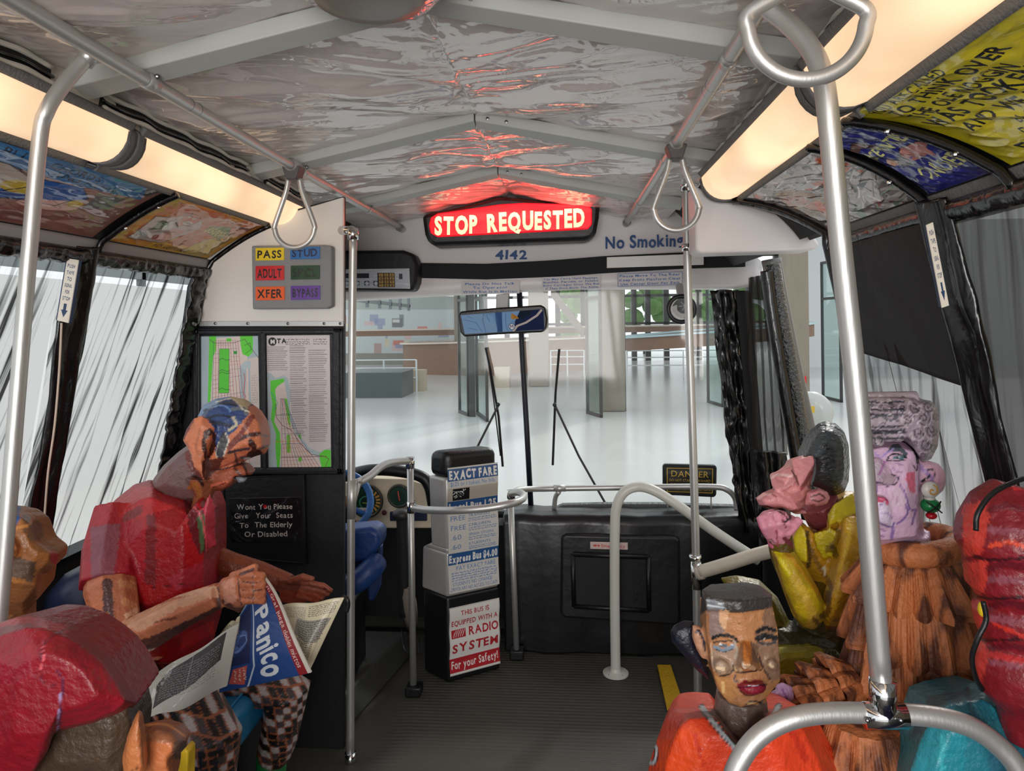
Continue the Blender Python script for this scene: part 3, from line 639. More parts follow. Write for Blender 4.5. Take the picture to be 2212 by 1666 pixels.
for px, pw, lb in ((1395, 60, 'leafy green tree beyond the glazing right of the concrete column'), (1500, 70, 'leafy green tree beyond the glazing behind the round mirror'), (1620, 40, 'green tree seen in the gap right of the windscreen curtain'), (1235, 34, 'small green tree beyond glazing between the concrete columns')):
    c = U(px, 690, 46); t = thing('tree', (c.x, 46, G0), lb, 'tree', 'trees beyond the hall glazing'); G().tube([(c.x, 46, G0), (c.x + .1, 46, 1.0), (c.x, 46, 2.2)], [.22, .16, .1], 8).obj('trunk', m_trunk, t)
    R = random.Random(px); g = G()
    for i in range(16): q = Vector((c.x + R.uniform(-1, 1) * pw / 60 * 1.1, 46 + R.uniform(-.8, .8), R.uniform(1.2, 4.6))); s_ = R.uniform(.5, .9); g.ell(q, (s_, s_, s_ * .8), 9, 6)
    g.obj('foliage', m_leaf, t)
# diagonal stair flight high behind
g = G(); a, b = U(1190, 640, 30), U(1262, 735, 30); g.hexa([a, b, b + Vector((0, 0, .5)), a + Vector((0, 0, .5)), a + Vector((0, 1.4, 0)), b + Vector((0, 1.4, 0)), b + Vector((0, 1.4, .5)), a + Vector((0, 1.4, .5))]); tag(g.obj('stair_flight', m_concrete), 'diagonal concrete stair flight seen above railing in the windscreen', 'staircase')
# left and right sides of the hall
struct(G().box((-6.2, .8, G0), (-6.0, 13, 2.35)).obj('hall_wall_left', mat('white_partition', (222, 224, 224), .6, noise=(.8, .03))))
g = G(); 
for y in np.arange(1, 30, 1.6): g.box((-6.5, y, 2.35), (-6.4, y + .1, 6))
for z in (2.5, 3.2, 4.4): g.box((-6.5, .8, z), (-6.4, 30, z + .12))
struct(g.obj('hall_clerestory', mat('grey_steel', (130, 138, 140), .5)))
struct(G().box((7.0, -6, G0), (7.2, 9, 3.6)).obj('hall_wall_right', mat('tan_wood_wall', (206, 180, 138), .6, noise=(1.5, .08, (1, 1, 3)))))
Y = 9; a = U(1745, 700, 31.5); struct(G().box((a.x, 31.5, G0), (24, 31.7, 6)).obj('hall_wall_far', mat('pale_grey_wall', (214, 218, 218), .6)))
Y = ground_y(1725, 931) - .02; t = thing('fire_alarm_box', U(1734, 822, Y), 'small red fire alarm call box on the pale concrete column', 'fire alarm'); G().pbox(1726, 813, 1742, 829, Y, .05).obj('case', mat('red_enamel', (206, 30, 36), .4), t, bevel=.004); G().pbox(1731, 819, 1738, 825, Y - .004, .01).obj('break_glass', mat('white_enamel', (236, 236, 236), .4), t)
c = U(1752, 890, 5.0); t = thing('standing_disc_lamp', (c.x, c.y, G0), 'round translucent disc on a thin stand just outside the front door', 'lamp'); G().lathe(c, [(.05, 0), (.13, .004), (.145, .02), (.13, .036), (.05, .04)], 40, (-.45, -1, 0)).obj('disc', mat('clear_plastic_disc', (204, 208, 206), .15, spec=.6), t, smooth=True)
G().tube([c + Vector((0, .02, -.13)), Vector((c.x, c.y + .02, G0))], .015, 10).obj('stand', m_alu, t); G().pbox(1748, 878, 1760, 892, 4.9, .01).obj('sticker', mat('yellow_sticker', (226, 190, 60), .5), t)
struct(G().box((-9, 24, 8.2), (14, 42, 8.5)).obj('hall_shading_slab', mat('shading_slab_grey', (150, 154, 152), .8)))  # unseen ceiling slab, added to darken the far end of the hall

o = struct(G().box((-1.4, 2.76, G0), (-1.36, 4.1, .95)).obj('wall_left_front', m_dark)); struct(G().box((-1.36, 4.06, -.01), (1.36, 4.1, .62)).obj('wall_front_base', m_dark)); struct(G().box((1.3, 2.12, -.01), (1.38, 3.66, .66)).obj('wall_step', m_dark))

# ================================================================ windscreen wall
def header_y(px):   # the padded header bows towards the doors at its right end
    return 3.95 - max(0, (px - 1300) / 345.) ** 2 * .45
xs = list(np.linspace(690, 1646, 50)); prof = [(-.02, 0), (0, .0), (.35, -.005), (.7, -.012), (.88, -.05), (.97, -.055), (1.0, -.02), (1.0, .05), (.8, .09), (-.02, .1)]
vs = []; 
def hb(px): return 657 - 32 * min(1, max(0, (px - 690) / 560.)) ** .8 + (0 if px < 1560 else ((px - 1560) / 86.) ** 2 * -12)
def ht(px): return (500 - (px - 690) * .18 if px < 1075 else 431 + (px - 1075) * .07) - 14 if px < 1480 else 545 + max(0, (px - 1600) / 46.) ** 3 * 22
for px in xs:
    Y = header_y(px); t_, b_ = ht(px), hb(px)
    if px > 1560: b_ = min(b_, 628) 
    for (q, dy) in prof: p = U(px, t_ + (b_ - t_) * q, Y); vs.append(p + Vector((0, dy, 0)))
k = len(prof); n = len(xs); g = G(); g.add(vs, [(i * k + j, i * k + (j + 1) % k, (i + 1) * k + (j + 1) % k, (i + 1) * k + j) for i in range(n - 1) for j in range(k)] + [tuple(range(k)), tuple((n - 1) * k + j for j in range(k))])
head = struct(g.obj('wall_front', m_white, smooth=True, bevel=.0))
t = thing('vehicle_number', U(1103, 561, 3.9), 'dark blue hand-lettered number on the white header below red sign', 'lettering'); text3d('digits', '4142', (1070, 560), (1139, 559), 20, 3.945, m_blue, t, bold=.035, depth=.008)
t = thing('no_smoking_lettering', U(1390, 535, 3.85), 'large blue hand-lettered smoking ban on the white header', 'lettering'); text3d('letters', 'No Smoking', (1308, 538), (1476, 530), 27, (3.94, 3.83), m_blue, t, bold=.02, depth=.01)
# black stripe and display box
def strip(name, pts_top, pts_bot, m, off, dep, parent=None, n=24, lab=None, cat=None):
    g = G(); xs = np.linspace(pts_top[0][0], pts_top[-1][0], n); vs = []
    for d in (0, dep):
        for x in xs:
            yt = np.interp(x, [p[0] for p in pts_top], [p[1] for p in pts_top]); yb = np.interp(x, [p[0] for p in pts_bot], [p[1] for p in pts_bot]); Y = header_y(x) - off
            for y in (yt, yb): vs.append(U(x, y, Y) + Vector((0, d, 0)))
    fs = [(2 * i, 2 * i + 1, 2 * i + 3, 2 * i + 2) for i in range(n - 1)] + [(2 * n + 2 * i, 2 * n + 2 * i + 2, 2 * n + 2 * i + 3, 2 * n + 2 * i + 1) for i in range(n - 1)]
    for i in range(n - 1): fs += [(2 * i, 2 * i + 2, 2 * n + 2 * i + 2, 2 * n + 2 * i), (2 * i + 1, 2 * n + 2 * i + 1, 2 * n + 2 * i + 3, 2 * i + 3)]
    fs += [(0, 2 * n, 2 * n + 1, 1), (2 * n - 2, 2 * n - 1, 4 * n - 1, 4 * n - 2)]
    g.add(vs, fs); o = g.obj(name, m, parent)
    if lab: tag(o, lab, cat)
    return o
st = strip('header_stripe', [(895, 568), (1050, 570), (1200, 562), (1310, 553), (1478, 545), (1610, 547)], [(895, 600), (1050, 604), (1200, 598), (1310, 590), (1478, 580), (1610, 576)], mat('matt_black_cloth', (17, 17, 20), .8),   .05, .03, lab='long black stripe sewn across the white windscreen header', cat='stripe')
o = strip('blank_placard', [(1311, 556), (1520, 548)], [(1313, 579), (1520, 572)], mat('white_card', (228, 226, 222), .6), .058, .008, lab='blank white placard fixed over the black stripe at its right', cat='placard')
t = thing('operator_display', U(825, 590, 3.85), 'black padded ticket display with silver keypad at the left end of stripe', 'display unit')
g = G(); g.prism([(690, 545), (740, 541), (870, 540), (893, 548), (902, 570), (900, 610), (893, 629), (740, 628), (690, 628)], 3.78, .15); g.obj('housing', mat('black_padded_cloth', (15, 15, 19), .55, bump=(20, .3)), t, bevel=.02)
cv = Canvas(200, 60, (176, 182, 190)); R = random.Random(2)
for i in range(60): x = R.uniform(0, 200); y = R.uniform(0, 60); cv.line([(x, y), (x + R.uniform(5, 40), y + R.uniform(-3, 3))], R.choice([(150, 156, 168), (210, 214, 220)]), 2, .6)
cv.rect(0, 14, 84, 29, (22, 24, 36))
for x in (12, 42, 70, 96): cv.rect(x, 38, x + 14, 52, (30, 32, 40)); cv.ell(x + 7, 45, 5.5, 5.5, (190, 196, 204))
cv.rect(108, 13, 158, 57, (24, 22, 20)); cv.rect(170, 16, 180, 32, (24, 24, 30)); cv.rect(172, 18, 178, 30, (60, 62, 70))
for i, ch in enumerate('123456789*0#'):
    x = 112 + (i % 3) * 15.5; y = 15 + (i // 3) * 10.4; cv.rect(x, y, x + 12.5, y + 8.4, (168, 134, 74)); cv.text(ch, x + 3.5, y + 7.5, 6.5, (40, 28, 16), jit=.3, bold=.03)
cv.mesh('keypad_panel', qmap((735, 582, 3.775), (884, 580, 3.775), (886, 624, 3.775), (735, 622, 3.775)), m_vcp, t)

# STOP REQUESTED sign
t = thing('stop_request_sign', U(1105, 480, 3.7), 'illuminated red stop request sign with cream letters in black frame', 'sign')
g = G(); g.prism([(911, 464), (1000, 445), (1075, 425), (1100, 425), (1180, 434), (1296, 437), (1294, 470), (1288, 502), (1278, 515), (1262, 519), (940, 531), (925, 524), (917, 506)], 3.72, .17); g.obj('frame', mat('black_frame_vinyl', (14, 13, 15), .4, bump=(20, .2)), t, bevel=.022, seg=3)
red = [(930, 470), (945, 461), (1000, 453), (1080, 441), (1130, 438), (1270, 442), (1279, 452), (1279, 484), (1270, 495), (1200, 499), (945, 512), (930, 504), (926, 487)]
g = G(); g.prism(red, 3.705, .05); g.obj('red_face', mat('glowing_red_plastic', (200, 10, 24), .3, emit=((232, 16, 36), .55)), t, bevel=.006)
m_ltr = mat('glowing_cream_letters', (255, 236, 190), .4, emit=((255, 232, 176), .62))
text3d('word', 'STOP', (939, 506), (1031, 501), 38, 3.70, m_ltr, t, bold=.045, jit=.4, depth=.004, gap=.1); text3d('word', 'REQUESTED', (1053, 500), (1263, 488), 38, 3.70, m_ltr, t, bold=.045, jit=.4, depth=.004, gap=.1)
ld = bpy.data.lights.new('red_glow', 'AREA'); ld.energy = .9; ld.color = (1, .08, .06); ld.shape = 'RECTANGLE'; ld.size = .8; ld.size_y = .05; lo = bpy.data.objects.new('red_glow', ld); COL.objects.link(lo); p = U(1100, 462, 3.68); lo.location = p - Vector((0, .01, 0)); lo.rotation_euler = (math.radians(115), 0, 0)
# notices
def notice(px0, px1, pyt, pyb, lines, lab, bgc=(206, 204, 204), border=False, off=.055, tilt=0, col=(44, 104, 170)):
    w = (px1 - px0) * 2.2; h = (pyb - pyt) * 2.2; cv = Canvas(w, h, bgc, 1.0)
    if border: cv.line([(3, 3), (w - 3, 3), (w - 3, h - 3), (3, h - 3), (3, 3)], col, 2.2)
    k = len(lines)
    for i, (s_, a, b) in enumerate(lines): cv.text(s_, w * a, h * ((i + .82) / k * .9 + .05), h / k * .56, col, width=w * (b - a), jit=.5, bold=.022)
    o = cv.mesh('notice', qmap((px0, pyt, header_y(px0) - off), (px1, pyt + tilt, header_y(px1) - off), (px1, pyb + tilt, header_y(px1) - off - .015), (px0, pyb, header_y(px0) - off - .015)), m_vcp, thick=.006); return tag(o, lab, 'notice', 'blue lettered notices on the header')
notice(997, 1122, 608, 636, [('Please Do Not Talk', .06, .92), ('To Operator', .2, .8), ('While Bus Is In Motion', .02, .96)], 'notice asking passengers not to talk, leftmost of the small header notices', off=.085, tilt=-2)
notice(1171, 1297, 599, 629, [('You May Carry Hand Baggage,', .02, .96), ('Bundles, Parcels, or Folded', .02, .96), ('Baby Carriages Onto The Bus', .02, .98), ('If They Dont Block The Aisles.', .06, .98)], 'four-line baggage notice, middle one of the small header notices', off=.085, tilt=-5)
notice(1334, 1475, 591, 620, [('Please Move To The Rear', .03, .96), ('Keep Front Platform Clear', .03, .97), ('Use Center Door For Exit', .05, .95)], 'blue-bordered notice to move to the rear, rightmost header notice', border=True, off=.09, tilt=-5)

m_map0 = mat('painted_mirror_cloth', 'VC', .7, spec=.2)
# windscreen film, centre post, wipers, mirror
W0 = 4.02
struct(gridobj('windshield', 30, 20, lambda u, v: np.stack([-1.1 + 2.55 * u, 4.0 + .0 * u - np.maximum(0, u - .8) ** 2 * 6, 1.95 - 1.33 * v], -1), film('windscreen_film', (246, 250, 250), .035, .06, .04)))
g = G(); g.tube([U(1122, 632, 3.93), U(1128, 760, 3.93), U(1138, 930, 3.93), U(1147, 1096, 3.93)], .016, 10); tag(g.obj('windscreen_post', mat('navy_black_padded_post', (16, 20, 34), .5, bump=(20, .3)), smooth=True), 'dark padded centre post dividing the windscreen', 'post')
t = thing('rear_view_mirror', U(1086, 640, 3.8), 'wide rear-view mirror with painted blue shirt reflection in a black frame', 'mirror')
G().prism([(1072, 636), (1099, 634), (1097, 668), (1071, 668)], 3.84, .02).obj('bracket', mat('grey_bracket_vinyl', (168, 170, 170), .4), t, bevel=.004)
fr = [(989, 683), (994, 673), (1060, 666), (1168, 659), (1178, 664), (1183, 690), (1181, 708), (1172, 718), (1100, 721), (1003, 728), (994, 718)]
G().prism(fr, 3.80, .03).obj('frame', m_black, t, bevel=.009)
cv = Canvas(360, 116, (118, 158, 204)); cv.poly([(0, 0), (90, 0), (140, 20), (150, 116), (0, 116)], (134, 172, 214)); cv.poly([(150, 0), (186, 0), (172, 116), (150, 116)], (52, 86, 140)); cv.poly([(180, 0), (258, 0), (214, 60), (210, 116), (172, 116)], (126, 168, 214)); cv.poly([(258, 0), (360, 0), (360, 116), (225, 116), (232, 60)], (14, 34, 78)); cv.poly([(262, 0), (310, 0), (300, 30), (262, 50), (240, 40)], (10, 30, 50))
for pts in ([(10, 30), (60, 50), (80, 110)], [(20, 80), (60, 95)], [(100, 4), (92, 40), (96, 116)], [(112, 10), (120, 50)], [(150, 0), (156, 50), (148, 116)], [(196, 10), (190, 70), (196, 112)], [(30, 8), (50, 26)]): cv.line(pts, (74, 116, 170), 3, .8)
for y in (22, 48, 74): cv.ell(100, y, 5, 5, (180, 206, 232)); cv.ell(100, y, 5, 5, (60, 96, 150), ring=.3)
cv.line([(350, 6), (330, 34), (280, 70), (240, 86), (222, 112)], (196, 190, 184), 11); cv.ell(216, 88, 15, 19, (228, 232, 236)); cv.ell(216, 88, 15, 19, (30, 50, 110), ring=.16); cv.line([(208, 98), (210, 78), (216, 90), (221, 78), (224, 98)], (30, 50, 110), 2.5)
cv.poly([(222, 10), (244, 30), (250, 44), (222, 46), (216, 36)], (196, 140, 60)); cv.line([(226, 18), (238, 34), (228, 40)], (90, 50, 20), 2)
cv.mesh('mirror_face', qmap((995, 681, 3.795), (1174, 668, 3.795), (1176, 712, 3.795), (1004, 722, 3.795)), m_map0, t)
def wiper(blade, arm, pts, lab):
    t = thing('windscreen_wiper', U(*pts[0], 3.96), lab, 'wiper', 'windscreen wipers')
    G().tube([U(x, y, 3.95) for x, y in blade], .007, 8).obj('blade', m_black, t); G().tube([U(x, y, 3.935) for x, y in arm], .0065, 8).obj('arm', mat('grey_wiper_arm', (62, 60, 58), .5), t)
    G().ell(U(*pts[1], 3.93), (.012, .012, .012), 10, 8).obj('pivot', m_black, t)
wiper([(1049, 751), (1060, 800), (1077, 900), (1086, 1008)], [(1077, 875), (1032, 964)], [(1032, 964), (1076, 874)], 'left windscreen wiper with arm reaching down behind fare box')
wiper([(1208, 755), (1200, 850), (1194, 1005)], [(1199, 876), (1250, 985), (1308, 1088)], [(1308, 1088), (1198, 875)], 'right windscreen wiper with arm slanting down to the right')
G().tube([U(1053, 770, 3.94), U(1066, 860, 3.94), U(1081, 985, 3.94)], .004, 6).obj('spring', m_black, bpy.data.objects['windscreen_wiper'])
t = thing('round_mirror', U(1472, 668, 3.6), 'small round black-rimmed mirror hanging right of the windscreen', 'mirror'); c = U(1472, 668, 3.6)
G().tube([U(1468, 618, 3.74), U(1472, 652, 3.62)], .02, 8).obj('bracket', MATS['grey_bracket_vinyl'], t)
G().tube([c + Vector((.066 * math.cos(a), 0, .066 * math.sin(a))) for a in np.linspace(0, 2 * math.pi, 33)[:-1]], .012, 10, closed=True).obj('rim', m_black, t, smooth=True)
cv = Canvas(60, 60, (190, 190, 186)); cv.ell(34, 26, 26, 26, (24, 24, 28)); cv.ell(22, 38, 20, 16, (200, 200, 196), .6, .7); cv.ell(36, 26, 17, 15, (16, 16, 20))
for a in range(6): cv.line([(38, 22), (38 + 14 * math.cos(a), 22 + 12 * math.sin(a))], (150, 150, 150), 1.6)
cv.mesh('mirror_glass', lambda u, v: np.array(c) + np.stack([(u - .5) * .13 * np.sqrt(np.clip(1 - ((v - .5) * 2) ** 2, .0001, 1)), -.004 + 0 * u, -(v - .5) * .13], -1), m_vcp, t)
# pillar curtains right of the windscreen
def curtain(name, top, bot, Y, m, lab, amp=.02, fr=5, th=.015, wob=0., nx=40, ny=70, cat='curtain', Yb=None):
    def fn(u, v):
        tl, tr = np.array(U(top[0][0], top[0][1], Y)), np.array(U(top[1][0], top[1][1], Y)); bl, br = np.array(U(bot[0][0], bot[0][1], Yb or Y)), np.array(U(bot[1][0], bot[1][1], Yb or Y))
        u3, v3 = u[..., None], v[..., None]; P = (tl * (1 - u3) + tr * u3) * (1 - v3) + (bl * (1 - u3) + br * u3) * v3
        d = amp * np.sin(u * fr * 6.283 + 3 * noise2(v * 3, u * 2, 2)) + wob * (noise2(u * 7, v * 26, 4) - .5); return P + np.stack([wob * .3 * (noise2(u * 0 + 1, v * 16, 6) - .5), d, 0 * d], -1)
    o = gridobj(name, nx, ny, fn, m); q = o.modifiers.new('thickness', 'SOLIDIFY'); q.thickness = th; return tag(o, lab, cat)
curtain('pillar_curtain', ((1533, 628), (1597, 628)), ((1600, 1150), (1640, 1150)), 3.62, m_gloss, 'shiny black ruched curtain over the right windscreen pillar', .010, 2, wob=.035)
curtain('pillar_curtain', ((1590, 628), (1622, 628)), ((1632, 1120), (1660, 1120)), 3.60, m_bfab, 'matt black cloth band beside the ruched windscreen curtain', .006, 1)
curtain('quarter_window_curtain', ((1618, 600), (1668, 590)), ((1628, 984), (1704, 984)), 3.45, m_sheerR, 'narrow sheer curtain between the two black front door posts', .01, 4)
curtain('door_edge_cloth', ((1632, 972), (1700, 980)), ((1640, 1200), (1716, 1200)), 3.35, m_gloss, 'black shiny cloth at foot of the narrow sheer front curtain', .01, 2, wob=.004)
t = thing('front_door_post', U(1690, 1000, 3.0), 'padded front door post with black sequined cover and grey back edge', 'post')
G().tube([U(x, y, 3.02) for x, y in ((1666, 560), (1680, 640), (1712, 800), (1748, 960), (1784, 1120), (1800, 1200))], .040, 14, smooth_n=10).obj('grey_cover', mat('grey_post_vinyl', (104, 104, 102), .35), t, smooth=True)
def shiny(): return mat('black_sequin_vinyl', (16, 16, 19), .1, coat=1, bump=(90, 1.))
G().tube([U(x, y, 2.97) for x, y in ((1668, 572), (1680, 650), (1708, 800), (1742, 990), (1770, 1120))], .033, 14, smooth_n=30).obj('sequined_cover', shiny(), t, smooth=True)
G().tube([U(x, y, 2.95) for x, y in ((1656, 585), (1668, 680), (1692, 830), (1722, 1000), (1745, 1120))], .026, 12, smooth_n=30).obj('ruched_cover', m_gloss, t, smooth=True)
# white padded door housing at right
g = G(); g.prism([(1500, 398), (1560, 436), (1606, 438), (1700, 468), (1752, 500), (1772, 528), (1758, 540), (1512, 548), (1503, 540)], 2.5, .14); tag(g.obj('door_mechanism_housing', m_white, bevel=.012, seg=3), 'white padded vinyl housing above the front door', 'housing')

# ================================================================ driver's partition (left)
YP = 2.75
part = [(742, 424), (742, 1700), (300, 1700), (352, 1010), (404, 620), (420, 580), (448, 543), (500, 505), (560, 478), (640, 452)]
g = G(); g.prism(part, YP + .01, .03); struct(g.obj('wall_partition', m_dark, bevel=.002))
g = G(); g.prism([(741, 426), (741, 700), (414, 700), (422, 600), (436, 568), (462, 541), (508, 511), (566, 486), (640, 456)], YP, .02); struct(g.obj('trim_40', mat('white_enamel_panel', (232, 228, 222), .3), bevel=.002))
g = G(); g.pbox(412, 694, 741, 705, YP - .008, .014); o = struct(g.obj('trim_41', m_alu, bevel=.001))
for x in (465, 535, 622, 700, 735): G().lathe(U(x, 699, YP - .009), [(.006, 0), (.006, .002), (.001, .004)], 10, (0, -1, 0)).obj('screw', m_screw, o)
G().tube([U(440, 545, YP - .0), U(470, 523, YP), U(520, 498, YP), U(590, 474, YP)], .006, 8, smooth_n=6).obj('trim_42', m_black, smooth=True); struct(bpy.data.objects['trim_42'])
t = thing('fare_signal_board', U(630, 668, YP), 'grey padded board with six coloured fare buttons on the partition', 'signal board')
G().prism([(543, 531), (700, 529), (716, 531), (716, 662), (704, 667), (545, 668)], YP - .05, .045).obj('case', mat('grey_felt', (140, 142, 144), .9, bump=(120, .4)), t, bevel=.006)
def plate(txt, x0, y0, x1, y1, c, tc, tw=.86):
    w, h = (x1 - x0) * 2.5, (y1 - y0) * 2.5; cv = Canvas(w, h, c); cv.text(txt, w * .06, h * .8, h * .62, tc, width=w * tw, bold=.03, jit=.5); cv.mesh('button', qmap((x0, y0, YP - .056), (x1, y0 - 1, YP - .056), (x1, y1 - 1, YP - .056), (x0, y1, YP - .056)), m_vcp, t, thick=.007)
plate('PASS', 552, 536, 613, 563, (232, 204, 36), (24, 22, 20)); plate('STUD', 627, 534, 690, 560, (44, 110, 178), (20, 34, 70)); plate('ADULT', 552, 575, 613, 606, (206, 30, 36), (24, 10, 12)); plate('SPCL', 628, 574, 690, 604, (12, 62, 22), (8, 30, 14)); plate('XFER', 552, 620, 614, 649, (238, 96, 30), (30, 14, 10)); plate('BYPASS', 628, 618, 691, 648, (96, 48, 150), (18, 10, 26))

# transit maps
LN = [(150, 50, 90), (190, 70, 60), (40, 60, 130), (40, 110, 90), (30, 30, 36), (200, 110, 50)]
def mapgrid(cv, pts, R, k=(9, 16)):
    """street grid inside a quad"""
    a, b, c, d = [np.array(p, float) for p in pts]; f = lambda u, v: (a * (1 - u) + b * u) * (1 - v) + (d * (1 - u) + c * u) * v
    for i in range(k[0] + 1): u = i / k[0]; cv.line([tuple(f(u, v) + np.array([R.uniform(-1.2, 1.2), 0])) for v in np.linspace(0, 1, 8)], R.choice(LN[:3]), 1.6)
    for i in range(k[1] + 1):
        v = i / k[1]; u0 = R.choice([0, 0, .3]); u1 = R.choice([1, 1, .7]); cv.line([tuple(f(u0, v)), tuple(f(u1, v + R.uniform(-.01, .01)))], R.choice(LN), 1.3, .8)
m_map = mat('quilted_map_cloth', 'VC', .6, bump=(26, .5), coat=.15)
t = thing('map_case', U(570, 1015, YP), 'black framed case holding two quilted transit maps on the partition', 'map case')
G().prism([(414, 707), (742, 706), (742, 1024), (414, 1024)], YP - .012, .012).obj('backing', m_black, t)
for q in ([(415, 708), (741, 707), (741, 722), (415, 724)], [(415, 1012), (741, 1010), (741, 1026), (415, 1026)], [(415, 708), (431, 708), (431, 1026), (415, 1026)], [(717, 707), (741, 707), (741, 1026), (717, 1026)], [(560, 715), (573, 715), (577, 1018), (566, 1018)]): G().prism(q, YP - .03, .025).obj('frame_bar', mat('black_cloth_frame', (20, 22, 30), .5, bump=(50, .3)), t, bevel=.006)
G().tube([U(x, y, YP - .032) for x, y in ((424, 714), (733, 713), (733, 1019), (424, 1020), (424, 714))], .003, 6).obj('zip', m_black, t)
R = random.Random(11); cv = Canvas(260, 590, (172, 190, 198), 1.0)
cv.poly([(44, 10), (200, 0), (215, 120), (216, 300), (214, 420), (230, 560), (60, 590), (42, 480), (46, 300), (38, 150)], (222, 206, 198)); cv.poly([(38, 0), (70, 0), (72, 60), (58, 90), (50, 300), (40, 320)], (96, 214, 60)); cv.poly([(178, 0), (238, 0), (236, 70), (216, 92), (190, 80), (182, 40)], (96, 214, 60)); cv.poly([(176, 130), (206, 130), (206, 170), (200, 300), (180, 300)], (172, 190, 198)); cv.poly([(216, 100), (260, 90), (260, 590), (226, 590), (226, 330), (222, 150)], (216, 204, 198)); cv.poly([(228, 110), (200, 112), (180, 130), (196, 150), (226, 140)], (186, 200, 206))
mapgrid(cv, [(58, 20), (168, 20), (196, 300), (60, 330)], R, (10, 16)); mapgrid(cv, [(60, 330), (196, 300), (220, 590), (70, 590)], R, (9, 12)); cv.rect(86, 56, 130, 252, (88, 206, 56)); cv.line([(86, 56), (130, 56), (130, 252), (86, 252), (86, 56)], (60, 50, 60), 1.6)
for y in (100, 150, 160, 232): cv.line([(84, y + 6), (100, y - 2), (118, y + 6), (134, y + 4)], (40, 50, 50), 2)
cv.line([(40, 14), (60, 30), (150, 30), (200, 14), (226, 50), (260, 96)], (90, 70, 70), 2.2); cv.line([(200, 40), (225, 30), (228, 60), (205, 76)], (70, 80, 60), 2); cv.rect(118, 10, 140, 24, (88, 206, 56)); cv.rect(150, 66, 166, 80, (60, 150, 70)); cv.line([(196, 165), (200, 190), (194, 250), (202, 270), (196, 280)], (200, 80, 70), 3); cv.scribble(228, 170, 256, 300, (120, 110, 116), 12, 1.)
cv.mesh('transit_map', qmap((434, 727, YP - .017), (557, 726, YP - .017), (563, 1014, YP - .017), (424, 1014, YP - .017)), m_map, t)['label'] = 'left quilted map with green park and street grid'
cv = Canvas(290, 590, (214, 206, 206), 1.0); cv.poly([(0, 160), (22, 168), (40, 190), (78, 176), (98, 190), (110, 250), (102, 330), (130, 420), (190, 500), (240, 520), (290, 500), (290, 590), (0, 590)], (178, 194, 200))
cv.poly([(20, 200), (80, 190), (84, 220), (94, 280), (100, 360), (128, 430), (180, 510), (230, 545), (250, 590), (56, 590), (52, 480), (26, 380), (34, 300), (22, 250)], (220, 204, 196))
cv.poly([(18, 200), (80, 190), (82, 204), (50, 224), (38, 240), (44, 320), (30, 380), (56, 430), (60, 500), (50, 590), (40, 590), (34, 480), (40, 440), (16, 370), (24, 300), (16, 250)], (96, 214, 56)); cv.poly([(236, 530), (262, 510), (290, 512), (290, 590), (246, 590)], (96, 214, 56)); cv.poly([(80, 280), (92, 280), (104, 350), (106, 410), (92, 380)], (110, 200, 60)); cv.rect(88, 440, 104, 520, (110, 204, 60)); cv.rect(140, 540, 156, 560, (96, 214, 56)); cv.poly([(140, 450), (150, 430), (156, 462)], (96, 190, 60))
mapgrid(cv, [(62, 280), (78, 280), (160, 480), (66, 480)], R, (5, 9)); mapgrid(cv, [(64, 480), (165, 480), (240, 590), (60, 590)], R, (11, 6)); cv.line([(40, 300), (40, 360), (70, 400), (110, 420), (150, 480), (200, 530), (262, 540), (280, 552), (262, 590)], (110, 50, 60), 2.4); cv.line([(40, 352), (112, 352)], (30, 90, 80), 2.2); cv.line([(36, 470), (150, 468)], (220, 120, 40), 2); cv.line([(60, 540), (270, 540)], (120, 40, 70), 2.4)
cv.line([(20, 250), (50, 300), (30, 330)], (60, 150, 170), 2); cv.ell(30, 27, 19, 19, (26, 24, 28)); cv.text('M', 22, 36, 18, (220, 214, 214), bold=.05, jit=0); cv.text('TA', 50, 34, 20, (26, 24, 28), bold=.05, jit=.2)
cv.scribble(90, 14, 200, 44, (60, 56, 62), 3, 2); cv.scribble(216, 14, 280, 44, (60, 56, 62), 3, 2)
for (x0, x1, y0, y1, n) in ((6, 100, 50, 160, 12), (108, 186, 46, 300, 26), (112, 186, 300, 420, 12), (194, 278, 66, 260, 20), (192, 278, 260, 480, 24), (130, 184, 420, 450, 4)):
    for i in range(n):
        y = y0 + i * (y1 - y0) / n; e = x1 - R.uniform(0, 22); cv.line([(x0, y), ((x0 + e) / 2, y + R.uniform(-.8, .8)), (e, y)], R.choice([(70, 64, 72), (104, 96, 104), (60, 54, 60)]), R.choice([1.2, 1.6, 2]), .9); cv.scribble(x0, y + 1, e, y + 4.4, (130, 122, 126), 1, .9, seedv=i)
cv.mesh('transit_map', qmap((574, 725, YP - .017), (712, 724, YP - .017), (715, 1010, YP - .017), (580, 1014, YP - .017)), m_map, t)['label'] = 'right quilted map with route lists'
# seat plea sign
t = thing('courtesy_sign', U(570, 1225, YP), 'black vinyl pouch sign asking to give seats, hung below the maps', 'sign')
G().prism([(480, 1031), (657, 1021), (662, 1222), (480, 1206)], YP - .018, .02).obj('pouch', m_black, t, bevel=.008)
G().tube([U(x, y, YP - .02) for x, y in ((484, 1035), (653, 1026), (657, 1217), (484, 1202), (484, 1035))], .003, 6).obj('seam', m_bfab, t)
cv = Canvas(330, 200, (16, 16, 20)); R = random.Random(4)
for i in range(6): x = R.choice([10, 20, 300, 315]) + R.uniform(-8, 8); y = R.uniform(5, 190); cv.line([(x, y), (x + 6, y + 6), (x + 2, y + 12)], (120, 140, 160), 1.2, .5)
W_ = (214, 206, 200)
for s_, x, y, w in (("Wont You Please", 32, 52, 258), ("Give   Your  Seats", 20, 92, 270), ("To  The Elderly", 44, 134, 244), ("Or Disabled", 68, 176, 196)): cv.text(s_, x, y, 25, W_, width=w, bold=.005, jit=.6)
